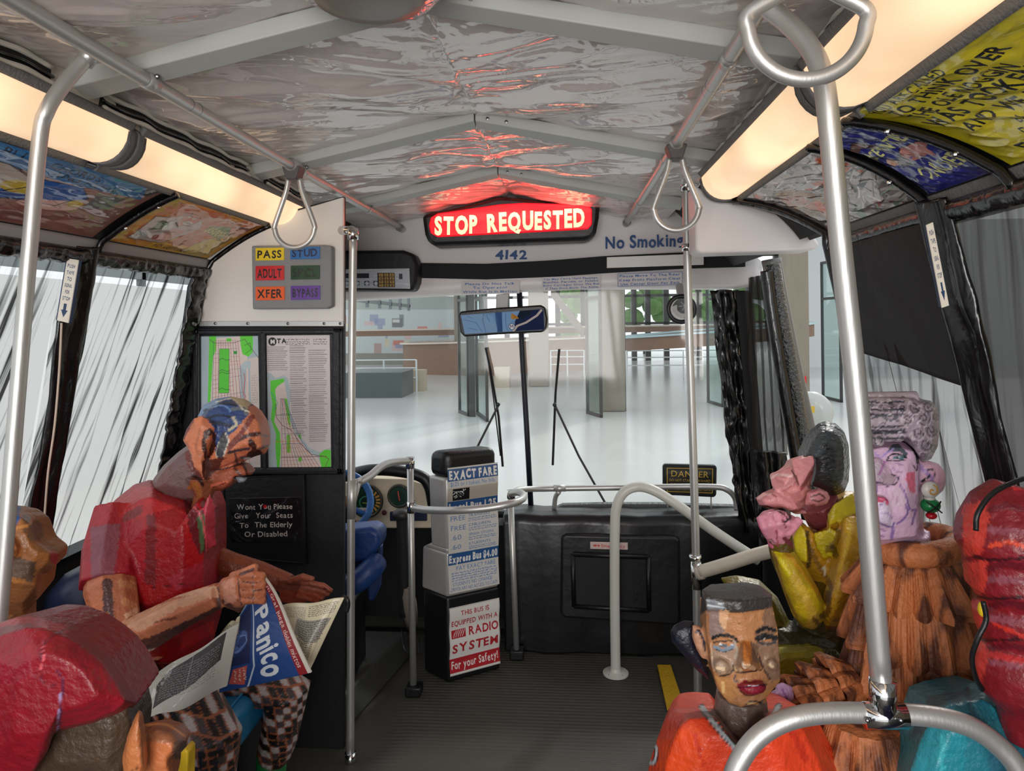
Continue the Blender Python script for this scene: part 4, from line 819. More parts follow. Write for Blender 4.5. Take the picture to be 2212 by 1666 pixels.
cv.ell(163, 40, 8, 8, (206, 24, 30)); cv.mesh('clear_pocket', qmap((497, 1077, YP - .022), (650, 1074, YP - .022), (652, 1170, YP - .022), (497, 1172, YP - .022)), mat('text_under_clear_plastic', 'VC', .3, coat=1, coat_rough=.02, bump=(6, .9, (1, 1, 1), 2)), t)

# ================================================================ rails, poles and straps
def tube_thing(name, pts, r, m, lab, cat, group=None, sm=8, seg=16):
    P = catmull(pts, sm); b = min(P, key=lambda p: p.z); t = thing(name, b, lab, cat, group); return t
ZR = 2.275; RX = {-1: -.625, 1: .6535}
def rail(sx, lab):
    x = RX[sx]; t = thing('ceiling_handrail', (x, 2.2, ZR), lab, 'handrail', 'handrails under the ceiling')
    G().tube([(x, y, ZR + .003 * math.sin(y * 2)) for y in np.linspace(-.4, 3.93, 24)], .0165, 18).obj('rail', m_alu, t, smooth=True)
    G().tube([(x, 3.87, ZR), (x, 3.945, ZR)], .022, 16).obj('end_socket', m_alu, t, smooth=True)
    for y in (1.5, 2.41, 3.25): G().tube([(x, y - .02, ZR), (x, y + .02, ZR)], .019, 14).obj('clamp', m_alu, t, smooth=True); G().ell((x + .018, y, ZR + .012), (.006, .006, .006), 8, 6).obj('screw', m_screw, t)
    for y in (1.66, 1.70): G().tube([(x, y - .001, ZR), (x, y + .001, ZR)], .0171, 18).obj('joint_line', m_screw, t)
rail(-1, 'long aluminium handrail under the ceiling on the left'); rail(1, 'long aluminium handrail under the ceiling on the right')
def strap(x, y, z0, h, w, lab, r=.009, tilt=0.):
    c = Vector((x, y, ZR)); t = thing('hand_strap', (x, y, z0), lab, 'hand strap', 'aluminium grab loops on the handrails')
    G().tube([c + Vector((0, -.03, 0)), c + Vector((0, .03, 0))], .0225, 16).obj('collar', m_alu, t, smooth=True)
    zt = ZR - .055
    g = G(); g.add([(x - .032, y - .028, ZR - .005), (x + .032, y - .028, ZR - .005), (x + .018, y - .028, zt + .005), (x - .018, y - .028, zt + .005), (x - .032, y + .028, ZR - .005), (x + .032, y + .028, ZR - .005), (x + .018, y + .028, zt + .005), (x - .018, y + .028, zt + .005)], [(0, 1, 2, 3), (7, 6, 5, 4), (0, 4, 5, 1), (1, 5, 6, 2), (2, 6, 7, 3), (3, 7, 4, 0)]); g.obj('clamp_block', mat('dark_grey_block', (84, 80, 80), .5), t, bevel=.004)
    top = ZR - .045; arc = [(.5 * w * math.sin(a), z0 + .5 * w - .5 * w * math.cos(a)) for a in np.linspace(-1.75, 1.75, 13)]; pts = [(-.020, top), (-.030, top - .2 * (top - z0))] + arc + [(.030, top - .2 * (top - z0)), (.020, top)]
    G().tube([(x + a, y + tilt * a, z) for a, z in pts], r, 14, smooth_n=6).obj('loop', m_alu, t, smooth=True); return t
strap(-.625, 2.336, 1.993, .3, .14, 'metal loop strap on left handrail above the fare signal board'); strap(.6535, 2.20, 2.006, .28, .138, 'metal loop strap on the right handrail beside the smoking ban lettering')
strap(.6535, 1.03, 2.067, .24, .166, 'large metal loop strap nearest the camera, top right', r=.0112)
def pole(name, pts, r, lab, sm=8, extra=None, m=None, cat='pole', seg=18, group=None):
    P = [UP(p) if len(p) == 3 else Vector(p[:3]) for p in pts]; t = thing(name, min(P, key=lambda p: p.z), lab, cat, group); G().tube(P, r, seg, smooth_n=sm).obj('tube', m or m_alu, t, smooth=True); return t
def fit(px, py, Y, r, h, t, m=None, nm='fitting', d=(0, 0, 1)):
    c = U(px, py, Y); d = Vector(d).normalized(); G().tube([c - d * h / 2, c + d * h / 2], r, 16).obj(nm, m or m_chrome, t, smooth=True)
p = pole('stanchion_pole', [(200, 113, 1.36), (165, 150, 1.34), (128, 195, 1.31), (101, 240, 1.29), (86, 300, 1.29), (62, 560, 1.28), (34, 900, 1.27), (8, 1230, 1.26), (-20, 1560, 1.25), (-44, 2000, 1.24), (-60, 2700, 1.23)], .0142, 'bent aluminium pole at far left curving up to the handrail')
fit(192, 122, 1.355, .0175, .035, p, m_alu, 'end_sleeve', (.5, 0, .55))
p = pole('stanchion_pole', [(763, 505, 2.68), (760, 800, 2.68), (758, 1200, 2.68), (757, 1645, 2.68)], .0155, 'straight aluminium pole standing beside the partition edge')
fit(763, 506, 2.68, .021, .045, p); G().tube([U(763, 498, 2.68), U(738, 498, 2.74)], .018, 14).obj('wall_elbow', m_chrome, p, smooth=True); fit(757, 1640, 2.68, .022, .05, p); G().lathe(U(757, 1664, 2.68) , [(.055, -.004), (.055, .004), (.03, .01), (.02, .03)], 20).obj('floor_flange', m_alu, p); G().tube([U(761, 1036, 2.68), U(759, 1120, 2.68)], .0175, 16).obj('sleeve', m_alu, p, smooth=True)
p = pole('stanchion_pole', [(1482, 392, 2.95), (1484, 520, 2.95), (1490, 760, 2.95), (1498, 1000, 2.95), (1504, 1240, 2.95), (1508, 1525, 2.95)], .0165, 'slim aluminium pole between windscreen and front steps')
fit(1482, 400, 2.95, .022, .05, p); fit(1484, 535, 2.95, .021, .03, p); fit(1504, 1243, 2.95, .022, .11, p); fit(1502, 1205, 2.95, .025, .02, p); G().box(tuple(U(1472, 392, 2.97)), tuple(U(1496, 376, 2.97) + Vector((0, .07, .02)))).obj('ceiling_clamp', m_alu, p); G().tube([U(1484, 534, 2.95), U(1502, 532, 2.95)], .012, 12).obj('side_clamp', m_chrome, p, smooth=True)
p = pole('stanchion_pole', [(1655, 14, 1.216), (1700, 48, 1.20), (1742, 92, 1.18), (1772, 150, 1.16), (1788, 240, 1.15), (1815, 520, 1.16), (1855, 900, 1.17), (1905, 1490, 1.19)], .0168, 'big bent aluminium pole at the right clamped onto a seat rail')
fit(1907, 1500, 1.188, .021, .05, p); 
t = thing('seat_handrail', U(1900, 1700, 1.19), 'curved aluminium seat-back rail at bottom right holding the big pole', 'handrail')
G().tube([U(*q) for q in ((1560, 2300, 1.16), (1564, 2000, 1.16), (1570, 1800, 1.16), (1578, 1700, 1.17), (1600, 1640, 1.175), (1640, 1590, 1.18), (1700, 1556, 1.18), (1780, 1541, 1.185), (1900, 1541, 1.19), (2010, 1548, 1.19), (2090, 1568, 1.19), (2150, 1606, 1.19), (2200, 1664, 1.185), (2232, 1760, 1.18), (2240, 2000, 1.18), (2240, 2300, 1.18))], .0165, 18, smooth_n=8).obj('rail', m_alu, t, smooth=True)
G().tube([U(1866, 1545, 1.188), U(1955, 1547, 1.188)], .0205, 18).obj('tee_sleeve', m_chrome, t, smooth=True); G().tube([U(1910, 1543, 1.188), U(1907, 1505, 1.188)], .020, 16).obj('tee_socket', m_chrome, t, smooth=True)
for x in (1874, 1946): G().ell(U(x, 1556, 1.166), (.004, .004, .004), 8, 6).obj('bolt', m_screw, t)
# front guard rail round the fare box
t = thing('guard_rail', U(890, 1500, 3.2), 'aluminium guard rail looping around the fare box on slim posts', 'guard rail')
def post(px, py0, py1, Y, Yb, nm='post', r=.0155): G().tube([U(px[0], py0, Y), U(px[1], py1, Yb)], r, 14).obj(nm, m_alu, t, smooth=True)
post((886, 893), 996, 1492, 3.2, 3.2); post((1103, 1116), 1075, 1412, 3.5, 3.55)
G().pbox(874, 1488, 908, 1508, 3.16, .07).obj('foot', m_black, t, bevel=.006); G().pbox(1101, 1408, 1131, 1428, 3.52, .07).obj('foot', m_black, t, bevel=.006)
G().tube([U(*q) for q in ((772, 1044, 2.74), (800, 1028, 2.85), (824, 1008, 2.98), (850, 999, 3.1), (886, 996, 3.2))], .0165, 14, smooth_n=6).obj('upper_arm', m_alu, t, smooth=True)
G().prism([(762, 1036), (782, 1034), (768, 1086), (758, 1100)], 2.70, .012).obj('wall_bracket', m_alu, t)
for q in ((770, 1044), (777, 1042), (766, 1070)): G().ell(U(*q, 2.695), (.005, .005, .005), 8, 6).obj('rivet', m_chrome, t)
G().tube([U(*q) for q in ((890, 1097, 3.2), (925, 1102, 3.12), (980, 1103, 3.0), (1050, 1098, 2.98), (1105, 1088, 3.0), (1127, 1079, 3.08), (1131, 1070, 3.2), (1120, 1064, 3.35), (1104, 1066, 3.5))], .0165, 14, smooth_n=8).obj('lower_rail', m_alu, t, smooth=True)
G().tube([U(*q) for q in ((1104, 1066, 3.5), (1125, 1058, 3.62), (1180, 1056, 3.7), (1300, 1054, 3.7), (1440, 1052, 3.68), (1540, 1052, 3.66), (1570, 1058, 3.65), (1588, 1076, 3.65), (1592, 1102, 3.65))], .0155, 14, smooth_n=8).obj('dash_rail', m_alu, t, smooth=True)
G().tube([U(1208, 1062, 3.7), U(1200, 1074, 3.72), U(1197, 1100, 3.74)], .013, 12, smooth_n=4).obj('dash_rail_leg', m_alu, t, smooth=True); G().tube([U(1196, 1055, 3.7), U(1222, 1055, 3.7)], .018, 12).obj('sleeve', m_alu, t, smooth=True)
for q, h in (((886, 1000, 3.2), .05), ((889, 1096, 3.2), .05), ((1104, 1068, 3.5), .04)): fit(*q, .021, h, t)
# cream bent grab bar
mc = mat('cream_enamel', (214, 214, 206), .35)
t = thing('entrance_grab_bar', U(1330, 1455, 3.42), 'thick cream enamelled grab bar bent over the entrance with round foot', 'grab bar')
G().tube([U(*q) for q in ((1330, 1455, 3.42), (1328, 1300, 3.42), (1328, 1150, 3.42), (1332, 1095, 3.42), (1348, 1064, 3.42), (1376, 1052, 3.42), (1408, 1058, 3.40), (1450, 1082, 3.38), (1540, 1146, 3.34), (1640, 1212, 3.3))], .024, 20, smooth_n=8).obj('tube', mc, t, smooth=True)
G().lathe(Vector((U(1330, 1455, 3.42).x, 3.42, .004)), [(.062, 0), (.062, .008), (.028, .014), (.024, .03)], 28).obj('foot_disc', mc, t)
for a in range(4): G().lathe(Vector((U(1330, 1455, 3.42).x + .046 * math.cos(a * 1.57 + .7), 3.42 + .046 * math.sin(a * 1.57 + .7), .012)), [(.005, 0), (.003, .003)], 8).obj('screw', m_screw, t)
t = thing('padded_arm_roll', U(1590, 1215, 2.92), 'cream padded vinyl roll clamped between slim pole and yellow-coated figure', 'padded bar'); G().tube([U(*q) for q in ((1512, 1236, 2.93), (1560, 1222, 2.9), (1620, 1203, 2.88), (1675, 1188, 2.85))], .0270, 14, smooth_n=6).obj('roll', m_cream, t, smooth=True); G().tube([U(1506, 1238, 2.94), U(1518, 1235, 2.93)], .03, 14).obj('end_cap', m_cream, t, smooth=True)

# ================================================================ dash barrier, danger sign, fare box, driver's place
t = thing('dash_barrier', U(1300, 1420, 3.61), 'black padded vinyl dash barrier beneath the windscreen', 'dashboard')
a = U(1086, 1112, 3.61); b = U(1640, 1112, 3.61); fl = .004
g = G(); prof = [(3.61, fl), (3.60, .3), (3.605, a.z - .04), (3.63, a.z - .005), (3.70, a.z + .0), (3.9, a.z - .03), (4.04, a.z - .06), (4.04, fl)]; k = len(prof); nx = 14; xs = np.linspace(a.x, 1.29, nx)
vs = [(x, y + .012 * math.sin(i * 1.7), z + .004 * math.sin(i * 2.3)) for i, x in enumerate(xs) for y, z in prof]; g.add(vs, [(i * k + j, i * k + (j + 1) % k, (i + 1) * k + (j + 1) % k, (i + 1) * k + j) for i in range(nx - 1) for j in range(k)] + [tuple(range(k)), tuple((nx - 1) * k + j for j in range(k))]); g.obj('padded_body', mat('soft_black_vinyl', (20, 20, 23), .36, bump=(9, .4), coat=.1), t, bevel=.012, smooth=True)
G().prism([(1212, 1160), (1222, 1155), (1460, 1160), (1469, 1168), (1470, 1345), (1460, 1352), (1218, 1336), (1210, 1325)], 3.575, .04).obj('hatch', mat('hatch_vinyl', (26, 27, 30), .4, bump=(14, .4)), t, bevel=.018, seg=3)
G().prism([(1238, 1200), (1400, 1206), (1401, 1318), (1240, 1308)], 3.562, .03).obj('hatch_recess', mat('hatch_recess_vinyl', (14, 15, 18), .6), t, bevel=.006)
for q in (((1238, 1198), (1400, 1204)), ((1240, 1310), (1402, 1320)), ((1237, 1198), (1240, 1310)), ((1400, 1204), (1402, 1320))): G().tube([U(*q[0], 3.56), U(*q[1], 3.56)], .012, 10).obj('recess_roll', m_black, t, smooth=True)
G().prism([(1370, 1216), (1393, 1218), (1394, 1308), (1370, 1306)], 3.556, .012).obj('recess_panel', m_black, t)
cv = Canvas(170, 26, (214, 190, 186)); cv.text('Emergency', 50, 19, 12, (196, 60, 50), width=108, bold=.01); cv.ell(22, 13, 9, 4, (200, 70, 60)); cv.ell(38, 13, 6, 4, (200, 70, 60)); o = cv.mesh('hatch_label', qmap((1275, 1171, 3.568), (1356, 1173, 3.568), (1356, 1188, 3.568), (1275, 1186, 3.568)), m_vcp, t)
cv_ = [(1200, 1098), (1215, 1091), (1300, 1089), (1420, 1089), (1600, 1094), (1605, 1104), (1300, 1103), (1204, 1104)]
G().prism(cv_, 3.86, .05).obj('defroster_vent', mat('grey_ribbed_vent', (92, 94, 96), .5, bump=(60, 1., (1, .02, .02))), t, bevel=.006)
t = thing('danger_sign', U(1490, 1080, 3.8), 'black danger sign with yellow lettering and border by the windscreen', 'sign')
G().prism([(1436, 1003), (1545, 1005), (1549, 1010), (1548, 1070), (1543, 1075), (1437, 1070), (1432, 1066), (1432, 1007)], 3.84, .03).obj('board', m_black, t, bevel=.008)
for x in (1442, 1536): G().tube([U(x, 1072, 3.85), U(x, 1102, 3.85)], .004, 6).obj('wire_leg', m_alu, t)
cv = Canvas(300, 180, (16, 15, 14)); YL = (206, 166, 50); cv.line([(10, 8), (290, 8), (290, 172), (10, 172), (10, 8)], YL, 5)
cv.text('DANGER', 34, 66, 44, YL, width=232, bold=.005); cv.text('DO NOT STAND FORWARD', 22, 100, 18, YL, width=254, bold=0); cv.text('OF YELLOW LINE', 26, 130, 18, YL, width=246, bold=0); cv.text('WHILE BUS IS IN MOTION', 22, 160, 18, YL, width=256, bold=0)
cv.mesh('sign_face', qmap((1438, 1009, 3.835), (1543, 1011, 3.835), (1542, 1068, 3.835), (1438, 1064, 3.835)), m_vcp, t)

t = thing('fare_box', U(1000, 1480, 3.3), 'tall silver and black padded fare box with fare list in the front aisle', 'fare box')
FLp, FRp, BLp = U(968, 1487, 3.29), U(1081, 1452, 3.44), U(916, 1463, 3.40); FL, FR, BL = [Vector((p.x, p.y, .004)) for p in (FLp, FRp, BLp)]; BR = FR + (BL - FL)
def col4(z0, z1, a=(0, 0), b=(0, 0)):   # a,b = how far the left side is pulled in at the bottom/top
    e = (BL - FL); s_ = [FL, FR, BR, BL]; lo = [FL, FR, FR + e * (1 - a[0]), FL + e * (1 - a[0])]; hi = [FL, FR, FR + e * (1 - a[1]), FL + e * (1 - a[1])]
    return [Vector((p.x, p.y, z0)) for p in lo] + [Vector((p.x, p.y, z1)) for p in hi]
H6 = [(3, 2, 1, 0), (4, 5, 6, 7), (0, 1, 5, 4), (1, 2, 6, 5), (2, 3, 7, 6), (3, 0, 4, 7)]
zz = lambda py, Y=3.29: U(968, py, Y).z
m_sil = mat('silver_padded_cloth', (170, 168, 166), .3, .25, bump=(9, .5))
G().add(col4(.004, zz(1292)), H6).obj('base', m_black, t, bevel=.012, seg=3)
o = G().add(col4(zz(1292), zz(1195), (-.08, -.02)), H6).obj('cash_vault', m_sil, t, bevel=.014, seg=3); G().add(col4(zz(1197), zz(1185), (.0, .3)), H6).obj('vault_shoulder', m_sil, t, bevel=.01, seg=3)
G().add(col4(zz(1190), zz(1034), (.35, .28)), H6).obj('neck', m_sil, t, bevel=.014, seg=3); G().add(col4(zz(1036), zz(978), (.28, .3)), H6).obj('cap', m_black, t, bevel=.035, seg=4)
fn_ = (FR - FL).cross(Vector((0, 0, 1))).normalized(); fn_ = fn_ if fn_.y < 0 else -fn_
def fmap(z0, z1, off=.004, ua=0.03, ub=.985, s0=0., s1=0.):
    def f(u, v):
        P = np.array(FL)[None, None] * (1 - (ua + (ub - ua) * u))[..., None] + np.array(FR)[None, None] * (ua + (ub - ua) * u)[..., None]; P = P + np.array(fn_) * (off + .004 * np.sin(v * 14))[..., None]; P[..., 2] = z0 + (z1 - z0) * v; return P
    return f
BLU = (40, 86, 142); cv = Canvas(230, 560, (206, 204, 200), 1.2)
cv.rect(0, 6, 230, 60, BLU); cv.text('EXACT FARE', 6, 52, 38, (232, 230, 226), width=218, bold=.05); cv.text('$1.25 or 1 token. No bills.', 12, 84, 20, (70, 130, 190), width=206, bold=0); cv.rect(0, 92, 230, 152, (186, 178, 166)); cv.rect(22, 96, 98, 150, (18, 18, 22))
R = random.Random(8)
for i in range(16): x = R.uniform(34, 76); y = R.uniform(104, 134); cv.line([(x, y), (x + R.uniform(-14, 14), y + R.uniform(-12, 12))], R.choice([(220, 224, 226), (150, 160, 166), (246, 246, 248)]), 3)
cv.rect(0, 152, 230, 206, BLU); cv.text('Local Bus 1.25', 8, 196, 34, (226, 224, 220), width=214, bold=.05)
for i, (l, r_) in enumerate((('FREE', 'TRANSFERS'), ('FREE', 'CHILDREN'), ('.60', 'SENIOR CITIZENS'), ('.60', 'STUDENTS'))):
    y = 240 + i * 42; cv.text(l, 12, y, 22, (84, 128, 176), width=66 if i < 2 else 44, bold=.0); cv.text(r_, 92, y - 10, 12, (84, 128, 176), width=100 + 14 * (i == 2), bold=0.01); cv.scribble(92, y - 6, 222, y + 12, (70, 118, 176), 2, 2.2, seedv=i)
cv.rect(0, 384, 230, 436, BLU); cv.text('Express Bus $4.00', 4, 426, 32, (228, 228, 224), width=222, bold=.05); cv.text('PAY EXACT FARE', 36, 464, 20, (66, 124, 186), width=180, bold=0); cv.scribble(14, 470, 222, 512, (66, 118, 180), 4, 2.4, seedv=9); cv.text('STUDENTS NO CHANGE', 18, 530, 16, (66, 118, 180), width=180, bold=0); cv.text('DRIVER HAS NO ACCESS TO CASH', 8, 552, 16, (66, 110, 170), width=214, bold=.0)
cv.mesh('fare_poster', fmap(zz(1012), zz(1284)), m_vcp, t, thick=.005)
cv = Canvas(230, 330, (222, 218, 214), 1.2); RD = (176, 34, 44); cv.line([(2, 2), (228, 2), (228, 328), (2, 328), (2, 2)], (190, 182, 178), 3)
cv.text('THIS BUS IS', 52, 44, 24, RD, width=128, bold=.02); cv.text('EQUIPPED WITH A', 10, 92, 26, RD, width=212, bold=.02); cv.rect(10, 112, 74, 152, RD); cv.text('RADIO', 88, 150, 40, RD, width=136, bold=.03); cv.text('SYSTEM', 12, 222, 44, RD, width=210, bold=.03); cv.rect(0, 250, 230, 318, RD); cv.text('For your Safety!', 8, 300, 38, (232, 226, 222), width=214, bold=.02)
for i in range(5): cv.line([(18 + i * 10, 146), (26 + i * 10, 126), (22 + i * 10, 132), (34 + i * 9, 116)], (222, 218, 214), 2.5)
cv.mesh('radio_poster', fmap(zz(1316), zz(1462)), m_vcp, t, thick=.005)

t = thing('driver_console', U(850, 1140, 3.75), 'cream dashboard with two round gauges under a black hood', 'dashboard'); YC = 3.72
G().prism([(745, 1042), (800, 1034), (880, 1036), (912, 1046), (932, 1062), (940, 1100), (942, 1142), (745, 1142)], YC, .12).obj('panel', mat('cream_leather', (220, 204, 178), .5, bump=(20, .3)), t, bevel=.008)
G().tube([U(*q) for q in ((740, 1030, YC - .03), (800, 1016, YC - .03), (860, 1018, YC - .03), (910, 1030, YC - .03), (928, 1052, YC - .03), (936, 1090, YC - .03))], .032, 12, smooth_n=8).obj('hood', m_black, t, smooth=True)
def gauge(px, py, r, nm, seedv):
    c = U(px, py, YC - .02); rr = r * YC / 1500; cv = Canvas(80, 80, (14, 52, 34)); cv.ell(40, 40, 40, 40, (20, 60, 42)); cv.ell(40, 40, 24, 24, (12, 44, 28))
    if seedv:
        for a in np.linspace(-.9, .9, 8): cv.line([(40 + 27 * math.cos(a), 40 + 27 * math.sin(a)), (40 + 38 * math.cos(a), 40 + 38 * math.sin(a))], (226, 160, 70), 4)
        cv.ell(40, 44, 20, 18, (70, 150, 120), ring=.16); cv.ell(30, 76, 34, 20, (216, 210, 200)); cv.ell(38, 68, 7, 7, (196, 20, 30)); cv.line([(30, 44), (46, 46)], (130, 160, 60), 3); cv.ell(62, 70, 2.5, 2.5, (60, 20, 20))
    else: cv.line([(36, 22), (42, 56)], (214, 80, 60), 4)
    g_ = thing_part = None
    ring = G().tube([c + Vector((rr * math.cos(a), 0, rr * math.sin(a))) for a in np.linspace(0, 2 * math.pi, 33)[:-1]], .008, 10, closed=True).obj(nm, mat('gauge_rim', (60, 58, 50), .4), t, smooth=True)
    cv.mesh('dial', lambda u, v: np.array(c) + np.stack([(u - .5) * 2 * rr * np.sqrt(np.clip(1 - ((v - .5) * 2) ** 2, .0001, 1)), -.002 + 0 * u, -(v - .5) * 2 * rr], -1), m_vcp, ring)
gauge(792, 1083, 34, 'speedometer', 1); gauge(862, 1072, 23, 'fuel_gauge', 0)
G().ell(U(830, 1108, YC - .01), (.014, .01, .014), 10, 8).obj('knob', mat('dark_red_knob', (80, 24, 40), .4), t); G().pbox(842, 1106, 922, 1126, YC - .012, .02).obj('switch_panel', mat('navy_switch_panel', (24, 30, 60), .4), t, bevel=.003)
cv = Canvas(90, 30, (222, 190, 170)); cv.scribble(4, 2, 88, 28, (206, 90, 70), 4, 1.6); cv.mesh('warning_label', qmap((766, 1122, YC - .006), (808, 1123, YC - .006), (808, 1137, YC - .006), (766, 1136, YC - .006)), m_vcp, t)
G().box((U(745, 1142, YC + .05).x, YC + .05, .114), (U(1086, 1142, YC + .05).x + .02, YC + .2, U(745, 1138, YC).z)).obj('kick_panel', mat('near_black_cloth', (14, 14, 18), .8), t)
cc = U(752, 1082, 3.3); mb = mat('blue_wheel_vinyl', (52, 108, 176), .4, bump=(30, .3)); t = thing('steering_wheel', cc, 'blue padded steering wheel mostly hidden behind the partition', 'steering wheel'); axv = Vector((.35, -.85, .45)).normalized(); e1 = axv.cross(Vector((0, 0, 1))).normalized(); e2 = axv.cross(e1); cc = U(735, 1085, 3.3)
G().tube([cc + (e1 * math.cos(a) + e2 * math.sin(a)) * .145 for a in np.linspace(0, 2 * math.pi, 49)[:-1]], .017, 12, closed=True).obj('rim', mb, t, smooth=True)
for a in (.5, 2.6, 4.7): G().tube([cc, cc + (e1 * math.cos(a) + e2 * math.sin(a)) * .14], .012, 10).obj('spoke', mb, t, smooth=True)
G().ell(cc, (.04, .04, .04), 14, 10).obj('hub', mat('painted_hub', (150, 110, 60), .5), t, smooth=True); G().tube([cc, cc + Vector((-.05, .5, -.35))], .025, 12).obj('column', m_black, t, smooth=True)
t = thing('driver_chair', U(770, 1290, 3.0), 'blue vinyl driver seat beside the partition pole', 'seat'); mbs = mat('blue_seat_vinyl', (24, 60, 122), .45, bump=(12, .9), noise=(8, .3))
G().prism([(700, 1150), (800, 1141), (820, 1152), (820, 1180), (796, 1215), (700, 1220)], 2.98, .14).obj('cushion', mbs, t, bevel=.02, seg=3); G().tube([U(*q) for q in ((700, 1275, 2.93), (760, 1262, 2.93), (800, 1232, 2.95), (812, 1215, 3.0))], .05, 12, smooth_n=6).obj('front_roll', mbs, t, smooth=True); G().prism([(700, 1220), (822, 1180), (818, 1270), (806, 1300), (795, 1300), (790, 1250), (700, 1290)], 3.08, .06).obj('skirt', mat('dark_blue_vinyl', (20, 46, 96), .5), t, bevel=.01)
G().box(tuple(U(700, 1290, 3.1).xy) + (.114,), tuple(U(790, 1290, 3.3).xy) + (U(700, 1280, 3.2).z,)).obj('pedestal', m_black, t, bevel=.01)
t = thing('gear_lever', U(872, 1250, 3.35), 'black padded lever with bulbous knob behind the guard rail post', 'lever'); G().tube([U(*q) for q in ((868, 1108, 3.45), (870, 1170, 3.42), (874, 1250, 3.4), (874, 1330, 3.4))], [.03, .028, .035, .03], 12, smooth_n=6).obj('shaft', m_bfab, t, smooth=True); G().ell(U(868, 1112, 3.44), (.05, .04, .03), 14, 10).obj('knob', mat('charcoal_knob', (46, 44, 44), .5), t, smooth=True)
g = G(); g.puff([(866, 1245), (884, 1255), (900, 1300), (905, 1350), (880, 1362), (868, 1330), (860, 1280)], 3.42, .06); tag(g.obj('canvas_bag', mat('grey_canvas', (120, 110, 100), .7, bump=(14, .8)), smooth=True, bevel=0), 'crumpled grey canvas bag hanging between lever and fare box', 'bag')
p = tag(G().tube([U(*q) for q in ((868, 1360, 3.4), (872, 1400, 3.3), (884, 1412, 3.25), (904, 1408, 3.2), (905, 1380, 3.3))], .004, 8, smooth_n=6).obj('floor_cable', m_black, smooth=True), 'thin black cable looping to the floor beside the fare box', 'cable')

# ================================================================ escape hatch cover on the ceiling
t = thing('roof_hatch', U(760, 20, 1.62), 'round roof hatch wrapped in crumpled clear vinyl at the top edge', 'roof hatch')
c = U(796, -22, 1.28); G().lathe(c + Vector((0, 0, .0)), [(.118, -.012), (.135, 0), (.15, .02), (.16, .05), (.17, .14)], 48, mod=lambda a, h: 1 + .02 * math.sin(a * 9 + h * 60)).obj('vinyl_wrap', mat('crumpled_clear_vinyl', (170, 170, 176), .15, .3, coat=1, bump=(16, 1., (1, 1, 1), 2.5)), t, smooth=True)
G().lathe(c, [(.070, -.026), (.100, -.022), (.112, -.006), (.08, .0)], 48).obj('dome', mat('smoky_acrylic', (120, 114, 104), .3), t, smooth=True)

# ================================================================ advertisements in the coves
def admap(sx, yt, yb, v0=.02, v1=.985, amp=.012, sd=0):
    def f(u, v):
        t = v0 + (v1 - v0) * v; c = cove(t, sx); y = (yt[0] + (yt[1] - yt[0]) * u) * (1 - v) + (yb[0] + (yb[1] - yb[0]) * u) * v
        e = np.clip(np.minimum(np.minimum(u, 1 - u), np.minimum(v, 1 - v)) * 8, 0, 1)
        w = amp * e * (noise2(u * 5 + v * 4, v * 3 - u * 5, 3 + sd) * .6 + .5 * (1 - np.abs(2 * noise2(u * 9 - v * 7, v * 5 + u * 2, 7 + sd) - 1)) + .2 * noise2(u * 22, v * 20, 9))
        n = np.stack([-(.75 - .5 * v * 0), 0 * v], -1) ; return np.stack([sx * (c[..., 0] - w * .6), y, c[..., 1] - w * .8], -1)
    return f
BK = (20, 18, 24)
def adthing(sx, yt, yb, cv, lab, sd):
    c = cove(.5, sx); t = thing('advertising_panel', (sx * float(c[0]), (yt[0] + yt[1]) / 2, float(c[1])), lab, 'advertisement', 'advertising panels in the curved coves')
    cv.mesh('artwork', admap(sx, yt, yb, sd=sd), m_vcv, t, thick=.006, back=(0, 0, 1), flipn=True); return t
# left, orange
R = random.Random(21); cv = Canvas(420, 200, (222, 150, 40), 1.0); cv.poly([(24, 22), (392, 10), (404, 96), (300, 180), (30, 182)], (200, 108, 52)); cv.poly([(150, 120), (420, 90), (420, 200), (130, 200)], (226, 168, 34)); cv.poly([(190, 104), (300, 96), (296, 170), (176, 172)], (206, 128, 96))
cv.poly([(30, 96), (120, 60), (170, 64), (210, 96), (190, 134), (150, 176), (40, 180)], (206, 190, 184)); cv.ell(136, 78, 30, 30, (214, 132, 104)); cv.poly([(88, 40), (150, 26), (190, 10), (216, 34), (176, 50), (96, 62)], (196, 122, 84)); cv.ell(150, 92, 15, 9, (236, 230, 220)); cv.line([(136, 92), (165, 92)], BK, 1.6)
for x in (141, 147, 153, 159): cv.line([(x, 85), (x, 99)], BK, 1.2)
cv.ell(126, 70, 5, 4, (240, 240, 236)); cv.ell(146, 70, 5, 4, (240, 240, 236)); cv.ell(127, 71, 2, 2, BK); cv.ell(147, 71, 2, 2, BK); cv.line([(118, 62), (132, 64)], BK, 2.2); cv.line([(142, 63), (156, 60)], BK, 2.2); cv.ell(137, 80, 5, 7, (200, 100, 80))
cv.poly([(92, 92), (120, 112), (108, 138), (80, 122)], (226, 226, 220)); cv.poly([(56, 100), (84, 96), (92, 130), (60, 140)], (90, 110, 60)); cv.poly([(124, 120), (180, 120), (160, 170), (110, 172)], (216, 160, 150)); cv.ell(60, 160, 18, 12, (190, 190, 186)); cv.ell(112, 160, 10, 8, (150, 30, 50))
cv.poly([(232, 76), (300, 60), (340, 96), (330, 120), (240, 104)], (104, 132, 70)); cv.text('$5000', 240, 104, 26, (226, 214, 120), width=84, bold=.02, rot=.12)
for i in range(130): x = R.gauss(350, 22); y = R.gauss(110, 14); cv.ell(x, y, 2.6, 2, R.choice([(150, 120, 50), (90, 80, 40), (206, 180, 90)]))
